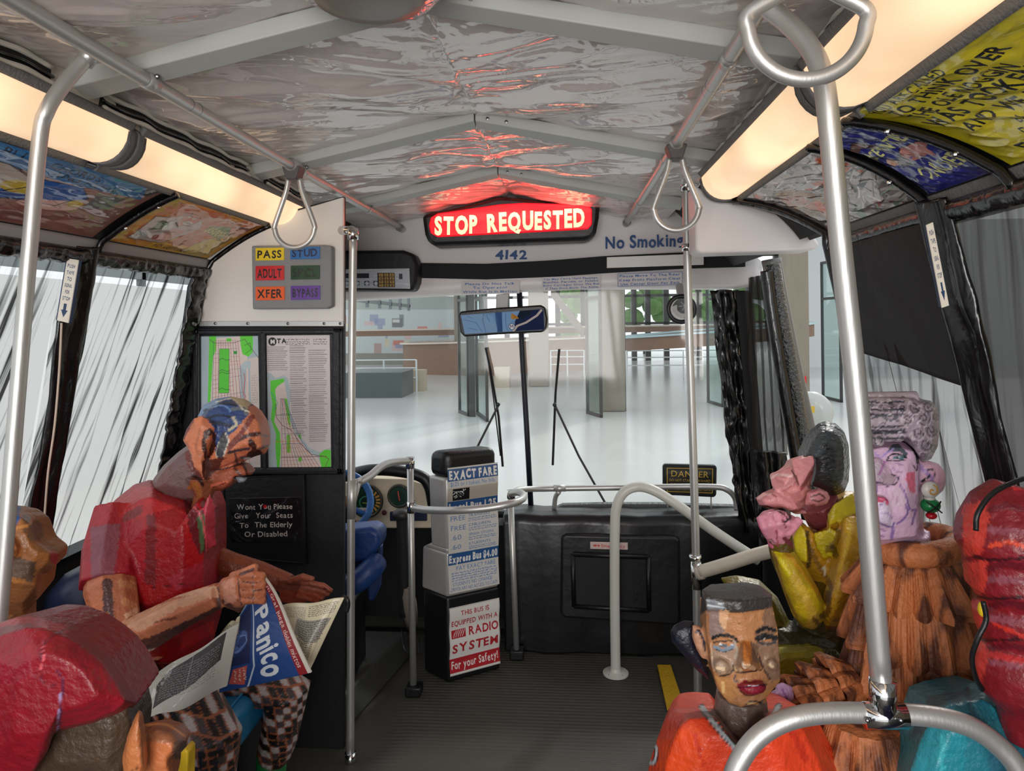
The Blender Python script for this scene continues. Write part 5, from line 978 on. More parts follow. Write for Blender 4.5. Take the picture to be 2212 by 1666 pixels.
cv.poly([(300, 124), (352, 120), (384, 160), (380, 200), (268, 200), (276, 160)], (206, 180, 70)); cv.text('B', 318, 178, 30, (170, 140, 40), bold=.02); cv.text('the Enddless', 262, 52, 22, (110, 40, 16), width=130, rot=.08, bold=.005); cv.text('KIDS HABIT FORMING', 150, 192, 13, BK, width=140, bold=.01)
for i in range(26): x = R.uniform(200, 260); cv.line([(x, R.uniform(20, 60)), (x + R.uniform(10, 46), R.uniform(10, 60))], R.choice([(170, 70, 30), (240, 190, 90), (150, 60, 40), (236, 226, 190)]), 2)
for p in ([(30, 96), (120, 60), (108, 48)], [(190, 134), (150, 176), (40, 180), (30, 96)], [(300, 124), (352, 120), (384, 160)], [(300, 124), (276, 160), (268, 200)], [(232, 76), (300, 60), (340, 96)], [(106, 60), (104, 96), (130, 110), (164, 100), (168, 64)]): cv.line(p, (70, 40, 24), 2)
adthing(-1, (2.10, 2.76), (2.10, 2.72), cv, 'orange advertisement with grinning man and five thousand dollar caption, front left cove', 1)
# left, guitar player
R = random.Random(22); cv = Canvas(560, 200, (150, 96, 84), 1.0); cv.poly([(0, 0), (560, 0), (540, 60), (330, 70), (250, 40), (0, 40)], (60, 54, 60)); cv.poly([(280, 14), (520, 8), (548, 60), (400, 66), (300, 66)], (38, 110, 170)); cv.ell(90, 74, 130, 66, (120, 60, 50)); cv.ell(90, 78, 116, 56, (168, 108, 90)); cv.ell(90, 80, 70, 36, (140, 80, 66))
cv.poly([(190, 60), (330, 62), (392, 92), (350, 140), (250, 150), (180, 130)], (190, 178, 168)); cv.poly([(160, 66), (200, 56), (210, 110), (120, 120)], (206, 130, 110)); cv.poly([(386, 76), (440, 66), (470, 96), (440, 134), (350, 150), (360, 110)], (30, 90, 170)); cv.ell(372, 108, 24, 18, (206, 176, 60)); cv.ell(384, 104, 11, 10, (226, 200, 80)); cv.poly([(400, 130), (470, 112), (480, 134), (420, 158), (396, 150)], (226, 180, 168)); cv.ell(466, 120, 12, 10, (214, 186, 70))
cv.poly([(470, 70), (520, 70), (522, 110), (484, 128)], (110, 104, 100)); cv.ell(300, 166, 66, 26, (190, 120, 96)); cv.ell(316, 164, 20, 14, (60, 60, 64)); cv.ell(316, 160, 13, 8, (120, 124, 124)); cv.poly([(370, 158), (440, 150), (452, 190), (400, 196)], (140, 84, 76)); cv.poly([(244, 116), (316, 96), (330, 104), (270, 138)], (222, 160, 110))
for i in range(8): cv.line([(140 + i * 9, 150), (146 + i * 9, 190)], (226, 222, 216) if i % 2 else (90, 86, 84), 6)
cv.text('BLUES CHORDS', 300, 34, 17, (16, 30, 60), width=150, bold=.01, rot=.05); cv.text('AND PICKS', 380, 56, 15, (16, 30, 60), width=110, bold=.01, rot=.06); cv.text('SONGS OF OLD', 20, 26, 20, (190, 180, 176), width=180, bold=.01)
for i in range(40): x = R.uniform(0, 540); y = R.uniform(10, 190); cv.line([(x, y), (x + R.uniform(-30, 40), y + R.uniform(-10, 10))], R.choice([(60, 30, 30), (220, 210, 206), (90, 50, 44), (40, 40, 50)]), 1.5, .7)
for p in ([(190, 60), (330, 62), (392, 92), (350, 140)], [(386, 76), (440, 66), (470, 96), (440, 134), (350, 150)], [(244, 116), (316, 96), (330, 104), (270, 138)], [(234, 166), (260, 146), (320, 140), (366, 160), (340, 188)]): cv.line(p, (36, 26, 30), 2.2)
adthing(-1, (.75, 2.03), (.75, 2.03), cv, 'painted advertisement of a guitar player in blue, nearest panel on the left', 2)
# right front, abstract figures
R = random.Random(23); cv = Canvas(330, 200, (176, 168, 166), 1.0)
for i in range(90):
    x = R.uniform(0, 330); y = R.uniform(0, 200); c = R.choice([(210, 206, 204), (60, 24, 30), (120, 112, 112), (196, 90, 40), (90, 30, 40), (150, 150, 146), (40, 36, 40), (170, 40, 60), (96, 120, 96)]); cv.poly([(x, y), (x + R.uniform(8, 46), y + R.uniform(-14, 14)), (x + R.uniform(0, 36), y + R.uniform(8, 26)), (x - R.uniform(0, 14), y + R.uniform(4, 20))], c)

for i in range(60): x = R.uniform(0, 330); y = R.uniform(0, 200); cv.line([(x, y), (x + R.uniform(-20, 30), y + R.uniform(-20, 20)), (x + R.uniform(0, 40), y + R.uniform(-20, 20))], R.choice([BK, (50, 30, 34), (236, 232, 230)]), 3)
cv.ell(96, 120, 60, 66, (150, 104, 56)); cv.ell(84, 96, 34, 26, (196, 84, 36)); cv.ell(110, 140, 30, 22, (204, 92, 40)); cv.ell(86, 110, 22, 30, (184, 120, 92))
for i in range(240): a = R.uniform(0, 6.28); r = R.uniform(30, 72); x, y = 96 + r * math.cos(a), 122 + r * math.sin(a) * 1.05; cv.ell(x, y, 5, 4, R.choice([(120, 84, 40), (70, 46, 26), (176, 140, 80)]), ring=.4)
for i in range(50): x = R.uniform(180, 330); y = R.uniform(30, 200); cv.line([(x, y), (x + R.uniform(10, 40), y + R.uniform(-30, 6))], R.choice([(220, 222, 216), (60, 30, 34), (150, 190, 160), (110, 106, 104)]), 2)
adthing(1, (2.42, 1.72), (2.14, 1.59), cv, 'wrinkled advertisement with curly orange and grey figures, farthest panel on the right', 3)
# right, blue
cv = Canvas(200, 210, (34, 38, 122), 1.3); R = random.Random(24); cv.poly([(0, 0), (90, 0), (70, 30), (0, 40)], (60, 62, 90)); YL = (206, 208, 130); cv.text('MUNTTIES', 66, 98, 26, YL, width=120, bold=.02, rot=-.03); cv.text('JUICE', 8, 104, 24, YL, width=52, bold=.02); cv.text('ORNUSHED', 60, 182, 27, YL, width=130, bold=.02, rot=-.05)
cv.poly([(84, 120), (120, 104), (176, 106), (190, 118), (170, 124), (160, 146), (146, 136), (110, 138), (84, 132)], (176, 116, 108)); cv.poly([(10, 60), (60, 46), (90, 70), (84, 84), (50, 66), (20, 72)], (92, 52, 46)); cv.ell(70, 134, 22, 12, (130, 126, 130)); cv.ell(40, 124, 16, 10, (196, 150, 120))
for p in ([(84, 120), (120, 104), (176, 106), (190, 118)], [(10, 60), (60, 46), (90, 70)], [(50, 130), (70, 120), (92, 132), (70, 148), (52, 136)]): cv.line(p, BK, 2)
for i in range(14): x = R.uniform(0, 180); y = R.uniform(0, 200); cv.line([(x, y), (x + R.uniform(6, 24), y + R.uniform(-8, 8))], (70, 84, 170), 3, .7)
adthing(1, (1.69, 1.50), (1.56, 1.31), cv, 'dark blue advertisement with yellow hand lettering between grey and yellow panels', 4)
# right, yellow
cv = Canvas(420, 230, (212, 198, 34), 1.2); R = random.Random(25)
for s_, x, y, h, w in (('YOU ARE CALLED', 20, 30, 18, 170), ('TO THINK OVER', 34, 56, 22, 230), ('THE OLE NOGGIN', 40, 84, 22, 190), ('WAS TOOKEN', 24, 116, 28, 210), ('AND WE LL TAKE', 50, 146, 22, 230), ('BACK WITH US', 110, 168, 16, 120), ('DETECTIVE', 96, 188, 14, 90), ('DAROBOX', 60, 220, 24, 170)): cv.text(s_, x, y, h, (24, 26, 30), width=w, bold=.03, jit=1)
cv.poly([(250, 96), (300, 80), (330, 110), (380, 130), (330, 160), (270, 140)], (120, 96, 70)); cv.poly([(300, 120), (360, 110), (420, 130), (400, 176), (330, 170)], (140, 80, 60)); cv.ell(330, 196, 60, 20, (190, 176, 60))
for i in range(30): x = R.uniform(0, 400); y = R.uniform(0, 220); cv.line([(x, y), (x + R.uniform(20, 60), y + R.uniform(-14, 4))], (186, 168, 20), 3, .6)
adthing(1, (1.48, .85), (1.285, .70), cv, 'crinkled yellow advertisement with bold black lettering at upper right', 5)
cv = Canvas(200, 200, (190, 180, 180), 1.0); R = random.Random(26)
for i in range(40): x = R.uniform(0, 200); y = R.uniform(0, 200); cv.line([(x, y), (x + R.uniform(-40, 40), y + R.uniform(-30, 30))], R.choice([BK, (120, 110, 112), (226, 220, 220)]), 6)
adthing(1, (.81, .3), (.66, .2), cv, 'grey and black scribbled panel in the top right corner of the frame', 6)
def divider(sx, yt, yb, lab, w=.022):
    pts = []
    for q in np.linspace(-.04, 1.08, 14): c = cove(min(1, max(0, q)), sx); e = (0, 0) if q <= 1 else (.012, -.03); pts.append(Vector((sx * (float(c[0]) - .008 + e[0]), yt + (yb - yt) * q, float(c[1]) - .008 + e[1])))
    t = thing('panel_divider', pts[7], lab, 'trim strip', 'black vinyl strips between advertisements'); G().tube(pts, w * .5, 10, smooth_n=3).obj('strip', m_gloss, t, smooth=True)
    for p in (pts[4], pts[9]): G().ell(p - Vector((sx * w * .45, 0, w * .3)), (.006, .006, .006), 8, 6).obj('snap_stud', m_chrome, t)
divider(-1, 2.065, 2.065, 'black strip between guitar and orange advertisements'); divider(1, 1.705, 1.575, 'black strip between grey and dark blue advertisements'); divider(1, 1.49, 1.298, 'black strip between dark blue and yellow advertisements'); divider(1, .83, .68, 'black glossy strip above the yellow advertisement'); 
G().tube([Vector((-(float(cove(q, -1)[0]) - .006), 2.755, float(cove(q, -1)[1]) - .006)) for q in np.linspace(0, 1, 12)] + [Vector((-X_win(z, -1) + .01, 2.745, z)) for z in np.linspace(1.95, 1.0, 8)], .012, 10).obj('trim_50', m_gloss, smooth=True); struct(bpy.data.objects['trim_50'])
G().tube([Vector((float(cove(q, 1)[0]) - .006, 2.44 - .3 * q, float(cove(q, 1)[1]) - .006)) for q in np.linspace(0, 1, 12)] + [Vector((X_win(z, 1) - .01, 2.145, z)) for z in np.linspace(1.95, 1.0, 8)], .014, 10).obj('trim_51', m_gloss, smooth=True); struct(bpy.data.objects['trim_51'])
def wpost(sx, y0, y1, w, lab, gl=m_gloss):
    def fn(u, v):
        z = 1.97 - 1.06 * v; y = y0 + (y1 - y0) * v + (u - .5) * w * (1 + .15 * np.sin(v * 9)); x = X_win(z, sx) - .035 * np.sin(np.pi * u) - .005 * (noise2(u * 6, v * 18, 3) - .5) - .008 * np.sin(u * 12 + 2 * noise2(v * 8, v, 2)); return np.stack([sx * x, y, z], -1)
    o = gridobj('window_post', 30, 140, fn, gl); q = o.modifiers.new('t', 'SOLIDIFY'); q.thickness = .02; q.offset = 1 if sx > 0 else -1; return tag(o, lab, 'window post')
wpost(-1, 2.03, 2.03, .12, 'black shiny ruched post between the two left windows'); wpost(1, 1.54, 1.50, .10, 'black shiny post between the two right windows')
def edge(sx, ya, yb, lab):
    g_ = []
    def fn(u, v):
        z = 1.95 - 1.0 * v; y = ya + (yb - ya) * u; x = X_win(z, sx) - .02 - .014 * np.sin(np.pi * u) - .016 * (noise2(u * 3, v * 60, 5) - .5); return np.stack([sx * x, y, z], -1)
    o = gridobj('ruched_edge', 16, 200, fn, m_gloss); q = o.modifiers.new('t', 'SOLIDIFY'); q.thickness = .012; return tag(o, lab, 'curtain edging')
edge(-1, 2.64, 2.74, 'black shiny ruched edging beside the partition on the left window')
def tape(sx, pts, lab):
    t = thing('stop_tape_sign', U(*pts[3]), lab, 'sign', 'vertical signs on the window posts'); a, b, c, d = pts
    G().prism([a[:2], b[:2], c[:2], d[:2]], a[2] + .004, .012).obj('plate', mat('dark_blue_edge', (30, 54, 90), .5), t, bevel=.002)
    cv = Canvas(60, 290, (222, 214, 200), 1.2); IK = (28, 56, 96)
    for i, s_ in enumerate(('PUSH', 'TAPE', 'TO', 'SIGNAL', 'FOR', 'STOP')): wd = 40 if len(s_) > 3 else 24; cv.text(s_, 30 - wd / 2, 40 + i * 30, 17, IK, width=wd, bold=.03)
    cv.poly([(22, 206), (38, 206), (38, 236), (48, 236), (30, 270), (12, 236), (22, 236)], IK); ins = lambda p, q: (p[0] * .9 + q[0] * .1, p[1] * .98 + q[1] * .02, p[2] - .0005)
    cv.mesh('face', qmap(ins(a, b), ins(b, a), ins(c, d), ins(d, c)), m_vcp, t); return t
t = tape(-1, [(142, 558, 1.93), (172, 562, 1.93), (150, 698, 1.93), (120, 692, 1.93)], 'narrow instruction sign with arrow on the left window post')
G().tube([U(x, y, 1.92) for x, y in ((133, 698), (128, 800), (118, 920), (104, 1020), (96, 1120))], .003, 6, smooth_n=4).obj('tape', mat('beige_tape', (196, 176, 160), .6), t)
tape(1, [(2000, 486, 1.42), (2017, 480, 1.42), (2052, 660, 1.40), (2034, 665, 1.40)], 'narrow instruction sign with arrow on the right window post')

# benches and seat backs
mB = mat('bright_blue_vinyl', (34, 132, 186), .35, bump=(10, .4)); mN = mat('navy_vinyl', (32, 40, 70), .4, bump=(10, .4))
t = thing('left_bench_seat', (-.95, 1.75, 0), 'bright blue vinyl bench under the newspaper reader', 'bench'); G().box((-1.3, 1.25, .42), (-.70, 2.42, .55)).obj('cushion', mB, t, bevel=.035, seg=4); G().box((-1.3, 1.3, .004), (-.78, 2.38, .43)).obj('base', m_dark, t, bevel=.01)
G().tube([(-.735, y, .556) for y in (1.3, 2.38)], .004, 6).obj('piping', mB, t)
G().puff([(86, 1330), (100, 1285), (140, 1240), (192, 1212), (230, 1240), (230, 1420), (130, 1420)], 2.02, .10).obj('seat_back', mN, t, smooth=True, bevel=.0)
t = thing('right_bench_seat', (1.0, 1.5, 0), 'dark vinyl bench along the right side beneath the seated figures', 'bench'); G().box((.76, .8, .42), (1.32, 2.1, .55)).obj('cushion', mN, t, bevel=.03, seg=3); G().box((.82, .85, .004), (1.3, 2.05, .43)).obj('base', m_dark, t, bevel=.01)
G().puff([(2030, 1150), (2085, 1165), (2120, 1190), (2160, 1260), (2160, 1500), (2040, 1500), (2020, 1300)], 1.75, .04).obj('seat_back', m_gloss, t, smooth=True)

# ================================================================ painted figures
RED, RDK, RPK = (164, 10, 22), (110, 20, 34), (188, 56, 74); SK, SKD, SKM, SKL = (200, 118, 82), (84, 38, 28), (150, 80, 58), (226, 160, 124)
# ---- newspaper reader
t = thing('person', (-.95, 2.0, .55), 'figure in red shirt and plaid trousers bent over a newspaper', 'person')
S = Sculpt(); S.paint(SK)
S.limb([(258, 1120, 1.98, .06), (246, 1180, 1.90, .070), (240, 1270, 1.83, .068), (262, 1385, 1.78, .052)]); S.limb([(262, 1392, 1.78, .050), (310, 1368, 1.76, .054), (400, 1318, 1.74, .044), (476, 1285, 1.72, .033)])
S.puff([(466, 1268), (478, 1250), (500, 1242), (540, 1230), (562, 1248), (568, 1270), (564, 1296), (548, 1314), (515, 1325), (484, 1312), (470, 1295)], 1.715, .042)
for i, y in enumerate((1247, 1265, 1283, 1300)): S.limb([(522, y - 2, 1.675, .0105), (548, y - 4, 1.665, .0115), (566, y - 3, 1.675, .0105), (570, y, 1.70, .009)], 7)
S.limb([(500, 1246, 1.70, .012), (530, 1236, 1.685, .012), (556, 1223, 1.685, .010)], 7)
S.paint(SKM); S.limb([(440, 1205, 2.12, .05), (500, 1222, 2.1, .040), (560, 1238, 2.1, .036), (625, 1262, 2.08, .030)]); S.hull([U(*p) for p in ((600, 1250, 2.04), (645, 1256, 2.04), (685, 1264, 2.05), (700, 1284, 2.06), (640, 1310, 2.07), (604, 1300, 2.07), (610, 1262, 2.1), (680, 1272, 2.1), (650, 1300, 2.11))])
for a in ((652, 1256, 700, 1266, 718, 1278), (650, 1266, 690, 1276, 712, 1286), (645, 1276, 680, 1286, 700, 1294), (640, 1286, 670, 1294, 690, 1300)): S.limb([(a[0], a[1], 2.04, .010), (a[2], a[3], 2.035, .009), (a[4], a[5], 2.035, .007)], 7)
S.limb([(628, 1256, 2.05, .012), (655, 1246, 2.03, .011), (678, 1252, 2.02, .008)], 7)
S.paint((110, 78, 76)); S.puff([(322, 1060), (330, 1036), (352, 1006), (385, 976), (415, 955), (445, 975), (450, 1040), (440, 1085), (400, 1090), (350, 1080)], 2.02, .065, .8); S.paint((140, 76, 50)); S.limb([(425, 1110, 1.98, .022), (440, 1070, 1.97, .026), (440, 1030, 1.97, .05)])
S.paint((150, 84, 60)); S.limb([(300, 1120, 2.03, .10), (320, 1250, 2.05, .12), (330, 1400, 2.05, .11)])
S.paint(SK); S.puff([(424, 905), (438, 875), (465, 861), (497, 856), (530, 862), (556, 882), (572, 908), (579, 940), (580, 968), (574, 980), (552, 986), (520, 1000), (500, 1012), (470, 1025), (446, 1030), (430, 1000), (418, 950)], 2.0, .088, .8)
S.paint((158, 82, 56)); S.puff([(470, 1010), (500, 1000), (528, 1000), (536, 1006), (548, 1018), (545, 1026), (528, 1028), (505, 1028), (508, 1040), (498, 1052), (478, 1062), (462, 1060), (446, 1048), (440, 1024)], 1.995, .058, .8)
S.paint(SK); S.puff([(438, 896), (418, 902), (402, 925), (393, 950), (404, 968), (410, 985), (412, 1005), (425, 1030), (442, 1042), (440, 1010), (452, 975), (464, 945), (466, 918)], 1.905, .020)
S.fuse('body', m_vc, t, .0042, 1, .16, 3)
z1 = lambda L: [(380 + x / 6.94, 840 + y / 6.94) for x, y in L]
S.region(z1([(0, 1080), (190, 880), (260, 1240), (190, 1500), (120, 1666), (-200, 1600)]), (112, 84, 84), rag=6)
S.region(z1([(300, 400), (420, 240), (600, 130), (830, 100), (1050, 110), (1200, 230), (1090, 270), (1090, 350), (1050, 420), (960, 520), (880, 640), (780, 720), (740, 880), (700, 1000), (600, 1020), (590, 900), (600, 700), (560, 560), (480, 450)]), (44, 66, 116), rag=5); S.region(z1([(300, 390), (430, 230), (620, 120), (830, 100), (850, 140), (640, 210), (450, 330), (370, 420)]), (120, 150, 190), rag=4); S.region(z1([(830, 100), (1050, 105), (1200, 220), (1090, 250), (1050, 340), (940, 230), (830, 160)]), (190, 178, 140), rag=4)
for a, b, w, c in (([(420, 330), (560, 270), (760, 220), (900, 250)], 0, 5, (20, 34, 60)), ([(480, 440), (640, 400), (820, 420)], 0, 5, (24, 30, 44)), ([(560, 500), (660, 520), (820, 560)], 0, 8, (28, 38, 60)), ([(480, 290), (700, 250), (820, 330)], 0, 3, (110, 150, 200)), ([(850, 300), (1000, 300), (1060, 380)], 0, 9, (92, 100, 112)), ([(600, 200), (840, 150), (1000, 300), (1100, 350)], 0, 2.5, (216, 212, 196)), ([(860, 430), (900, 540), (800, 620)], 0, 6, (186, 176, 150)), ([(740, 640), (660, 760), (640, 940)], 0, 3, (20, 22, 26))): S.stroke(z1(a), w, c, rag=2)
S.region(z1([(720, 660), (790, 720), (790, 850), (730, 960), (690, 1070), (600, 1030), (620, 880), (650, 780)]), (70, 72, 76), rag=3); S.stroke(z1([(740, 660), (790, 780), (750, 900), (700, 1060)]), 2.5, (220, 214, 200), rag=1); S.stroke(z1([(640, 800), (600, 990), (680, 1070)]), 2, (200, 190, 170))
S.region(z1([(380, 1080), (700, 1030), (1000, 1060), (1040, 1110), (700, 1180), (560, 1260), (450, 1400), (390, 1300)]), (92, 44, 34), rag=4); S.region(z1([(700, 1080), (900, 960), (1100, 900), (1090, 1010), (900, 1140), (640, 1200)]), (190, 104, 74), rag=3)
S.region(z1([(420, 640), (520, 590), (590, 660), (600, 860), (560, 960), (480, 1080), (420, 1060), (380, 820)]), (60, 22, 14), rag=2); S.region(z1([(440, 760), (540, 680), (560, 800), (500, 900), (510, 1000), (480, 1000)]), (160, 84, 50)); S.stroke(z1([(360, 600), (340, 700), (300, 880), (350, 1000)]), 5, (172, 100, 66)); S.stroke(z1([(250, 480), (170, 600), (110, 740)]), 8, (116, 66, 62), rag=4); S.stroke(z1([(180, 960), (200, 1080), (250, 1200), (360, 1340)]), 12, (110, 52, 46), rag=4)
for a, w, c in (([(800, 880), (950, 760), (1100, 700), (1250, 680)], 9, (70, 36, 36)), ([(1250, 690), (1390, 710)], 4, (130, 100, 84)), ([(780, 960), (950, 920), (1100, 900)], 6, (70, 50, 56)), ([(1240, 900), (1390, 850)], 5, (110, 80, 70)), ([(1120, 800), (1180, 920), (1110, 1000), (1240, 960)], 14, (60, 24, 16)), ([(890, 980), (920, 1130)], 5, (84, 52, 56)), ([(980, 1030), (1090, 1050)], 5, (90, 90, 110)), ([(1030, 1050), (1110, 1040)], 3, (220, 224, 226)), ([(1100, 1070), (1350, 970)], 2, (60, 36, 34)), ([(800, 880), (1000, 640), (1140, 420)], 12, (120, 56, 46)), ([(600, 1220), (760, 1190), (1040, 1110)], 3, (54, 40, 44)), ([(880, 1190), (960, 1290)], 5, (64, 30, 24)), ([(1020, 1140), (1070, 1290)], 6, (54, 22, 16)), ([(540, 1460), (760, 1400)], 8, (200, 104, 80)), ([(560, 1480), (640, 1450), (740, 1410)], 2, (70, 24, 20)), ([(250, 1300), (330, 1340), (400, 1440)], 8, (50, 20, 16)), ([(200, 1480), (300, 1430), (360, 1600)], 9, (150, 90, 40))): S.stroke(z1(a), w, c, rag=2)
for a, w, c in (([(232, 1260), (236, 1340), (246, 1380)], 22, (84, 50, 50)), ([(262, 1260), (300, 1270), (296, 1310), (270, 1300)], 16, (206, 140, 96)), ([(275, 1330), (360, 1290), (460, 1272)], 12, (230, 184, 152)), ([(262, 1400), (340, 1375), (420, 1340), (470, 1315)], 10, (92, 48, 34)), ([(250, 1400), (280, 1412), (330, 1402)], 6, (236, 200, 176)), ([(230, 1330), (248, 1400)], 12, (190, 116, 68)), ([(470, 1272), (474, 1310)], 9, (116, 84, 84)), ([(300, 1350), (380, 1335)], 5, (126, 66, 46)), ([(484, 1300), (510, 1318), (545, 1310)], 10, (104, 60, 50))): S.stroke(a, w, c, rag=4)
S.region([(262, 1345), (330, 1310), (470, 1268), (476, 1286), (390, 1312), (300, 1366)], (224, 168, 134), .9, rag=5); S.region([(290, 1396), (360, 1370), (430, 1340), (476, 1308), (476, 1324), (400, 1372), (330, 1402), (270, 1420)], (78, 42, 32), .9, rag=4); S.region([(476, 1256), (505, 1248), (512, 1300), (486, 1306)], (226, 160, 136), .8, rag=3)
for y in (1257, 1274, 1291): S.stroke([(524, y), (548, y + 2), (566, y)], 2, (70, 40, 36))
S.stroke([(514, 1250), (518, 1290), (522, 1308)], 3, (96, 60, 54)); S.stroke([(545, 1245), (547, 1305)], 1.6, (120, 70, 60)); S.stroke([(520, 1241), (548, 1230)], 7, (100, 66, 58)); S.stroke([(620, 1262), (680, 1268), (714, 1280)], 3, (110, 56, 40)); S.region([(600, 1275), (700, 1280), (690, 1300), (610, 1310)], (168, 76, 46)); S.stroke([(700, 1272), (706, 1273)], 3, (80, 30, 24))
S.mottle(.12, 60).done()
G().puff([(505, 1030), (520, 1029), (534, 1034), (528, 1042), (515, 1044)], 1.975, .02).obj('goatee', mat('grey_tufts', (150, 156, 164), .8, bump=(120, 1.)), t, smooth=True)
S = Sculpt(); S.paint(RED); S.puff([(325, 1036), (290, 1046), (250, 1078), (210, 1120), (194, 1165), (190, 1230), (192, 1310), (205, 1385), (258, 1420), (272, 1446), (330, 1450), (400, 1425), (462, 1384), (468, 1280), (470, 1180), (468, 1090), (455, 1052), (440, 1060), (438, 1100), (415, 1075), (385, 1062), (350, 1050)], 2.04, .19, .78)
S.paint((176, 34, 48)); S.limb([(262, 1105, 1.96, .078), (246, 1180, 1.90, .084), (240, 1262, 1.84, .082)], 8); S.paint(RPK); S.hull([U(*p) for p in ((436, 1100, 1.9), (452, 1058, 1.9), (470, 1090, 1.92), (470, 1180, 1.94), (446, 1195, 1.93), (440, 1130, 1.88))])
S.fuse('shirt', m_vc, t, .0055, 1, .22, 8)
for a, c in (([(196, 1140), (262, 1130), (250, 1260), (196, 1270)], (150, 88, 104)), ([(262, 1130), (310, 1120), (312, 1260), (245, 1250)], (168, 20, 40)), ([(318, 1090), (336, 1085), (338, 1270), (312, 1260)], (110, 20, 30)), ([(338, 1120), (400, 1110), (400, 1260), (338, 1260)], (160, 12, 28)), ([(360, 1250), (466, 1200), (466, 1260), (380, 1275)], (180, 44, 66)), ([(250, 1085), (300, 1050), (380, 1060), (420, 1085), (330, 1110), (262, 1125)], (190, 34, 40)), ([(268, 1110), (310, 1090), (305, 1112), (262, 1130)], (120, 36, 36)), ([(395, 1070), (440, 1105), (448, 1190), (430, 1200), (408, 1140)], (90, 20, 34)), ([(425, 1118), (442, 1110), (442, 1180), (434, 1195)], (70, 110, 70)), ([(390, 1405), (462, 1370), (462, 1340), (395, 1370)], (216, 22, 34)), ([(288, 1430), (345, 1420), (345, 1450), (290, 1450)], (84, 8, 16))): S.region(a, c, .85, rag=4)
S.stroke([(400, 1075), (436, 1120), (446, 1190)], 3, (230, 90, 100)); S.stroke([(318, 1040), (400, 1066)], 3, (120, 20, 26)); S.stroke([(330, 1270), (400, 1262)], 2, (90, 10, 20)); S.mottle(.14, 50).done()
def plaid(S, c1=(184, 176, 176), c2=(74, 64, 68), c3=(160, 92, 60), c4=(30, 26, 28), k=40):
    c = S.co; i = np.floor(c[:, 2] * k + c[:, 0] * 6); j = np.floor((c[:, 0] + c[:, 1]) * k * .8 + c[:, 2] * 8); h = (i + j) % 2; n = noise2(i * 1.7, j * 1.3, 5)
    col = np.where((h > 0)[:, None], np.array(lin(c1)), np.array(lin(c2))); col = np.where((n > .52)[:, None], np.array(lin(c4)), col); fi = (c[:, 2] * k + c[:, 0] * 6) % 1; fj = ((c[:, 0] + c[:, 1]) * k * .8 + c[:, 2] * 8) % 1; m = (fi < .14) | (fj < .14); col[m] = np.array(lin(c3)); S.cols = col.astype(np.float32); return S
S = Sculpt(); S.paint((120, 110, 110)); S.limb([(270, 1480, 2.08, .13), (340, 1500, 2.0, .10), (420, 1545, 1.86, .088), (462, 1600, 1.80, .076), (455, 1700, 1.82, .064), (430, 1990, 1.85, .056)]); S.limb([(300, 1450, 2.12, .13), (420, 1470, 2.20, .10), (560, 1475, 2.22, .085), (622, 1500, 2.2, .080), (604, 1590, 2.22, .062), (590, 1635, 2.24, .056)]); S.fuse('trousers', m_vc, t, .006, 1); plaid(S); S.mottle(.2, 50).done()
G().tube([U(588, 1628, 2.24), U(582, 1700, 2.24), U(575, 1790, 2.24)], [.052, .046, .044], 14, smooth_n=3).obj('green_sock', mat('green_sock', (20, 120, 56), .6, bump=(60, .5)), t, smooth=True); G().tube([U(430, 1980, 1.85), U(426, 2080, 1.85)], .045, 12).obj('green_sock', MATS['green_sock'], t, smooth=True)
for p in ((575, 1800, 2.24), (426, 2070, 1.85)):
    q = U(*p); G().hull([(q.x + a, q.y + b, z) for a, b, z in ((-.05, -.05, .01), (-.05, .05, .01), (.2, -.05, .01), (.2, .05, .01), (-.05, -.04, q.z), (-.05, .04, q.z), (.06, -.04, q.z), (.06, .04, q.z), (.2, -.04, .05), (.2, .04, .05))]).obj('shoe', mat('dark_shoe', (40, 34, 32), .4), t, bevel=.01)
# newspaper
t = thing('newspaper', U(520, 1560, 1.75), 'open painted newspaper with blue front page in the hands of figure in red', 'newspaper')
mp_ = mat('painted_paper_cloth', 'VC', .55, bump=(18, .35), coat=.2); R = random.Random(3)
wv = lambda u, v: np.stack([0 * u, .012 * np.sin(u * 5 + v * 2), .004 * np.sin(u * 9)], -1)
cv = Canvas(330, 190, (30, 66, 130), 1.1); cv.rect(0, 0, 330, 7, (206, 200, 190)); cv.rect(0, 7, 330, 24, (140, 26, 34)); cv.text('Steffi Graf juega dobles mixtos', 6, 21, 11, (226, 200, 196), width=300, bold=.0); cv.rect(0, 24, 12, 190, (150, 170, 196))
cv.text('Panico', 72, 92, 54, (214, 220, 226), width=236, bold=.03, jit=1.); cv.line([(16, 100), (250, 108), (330, 130)], (190, 204, 220), 4); cv.poly([(30, 112), (230, 116), (200, 190), (20, 190)], (22, 36, 84)); cv.ell(130, 150, 34, 26, (70, 96, 160)); cv.ell(130, 140, 16, 15, (40, 60, 120)); cv.line([(104, 160), (120, 130), (140, 126), (158, 150), (150, 176)], (120, 150, 200), 2.5); cv.line([(116, 150), (130, 160), (146, 148)], (20, 30, 70), 2.5); cv.line([(60, 184), (100, 150), (130, 176), (170, 160)], (40, 60, 120), 5); cv.poly([(236, 124), (320, 136), (300, 170), (230, 160)], (196, 84, 74)); cv.scribble(240, 128, 300, 160, (230, 200, 190), 3, 2)
cv.mesh('front_page', qmap((566, 1240, 1.68), (676, 1450, 1.74), (470, 1502, 1.72), (512, 1335, 1.66), wv), mp_, t, thick=.006)
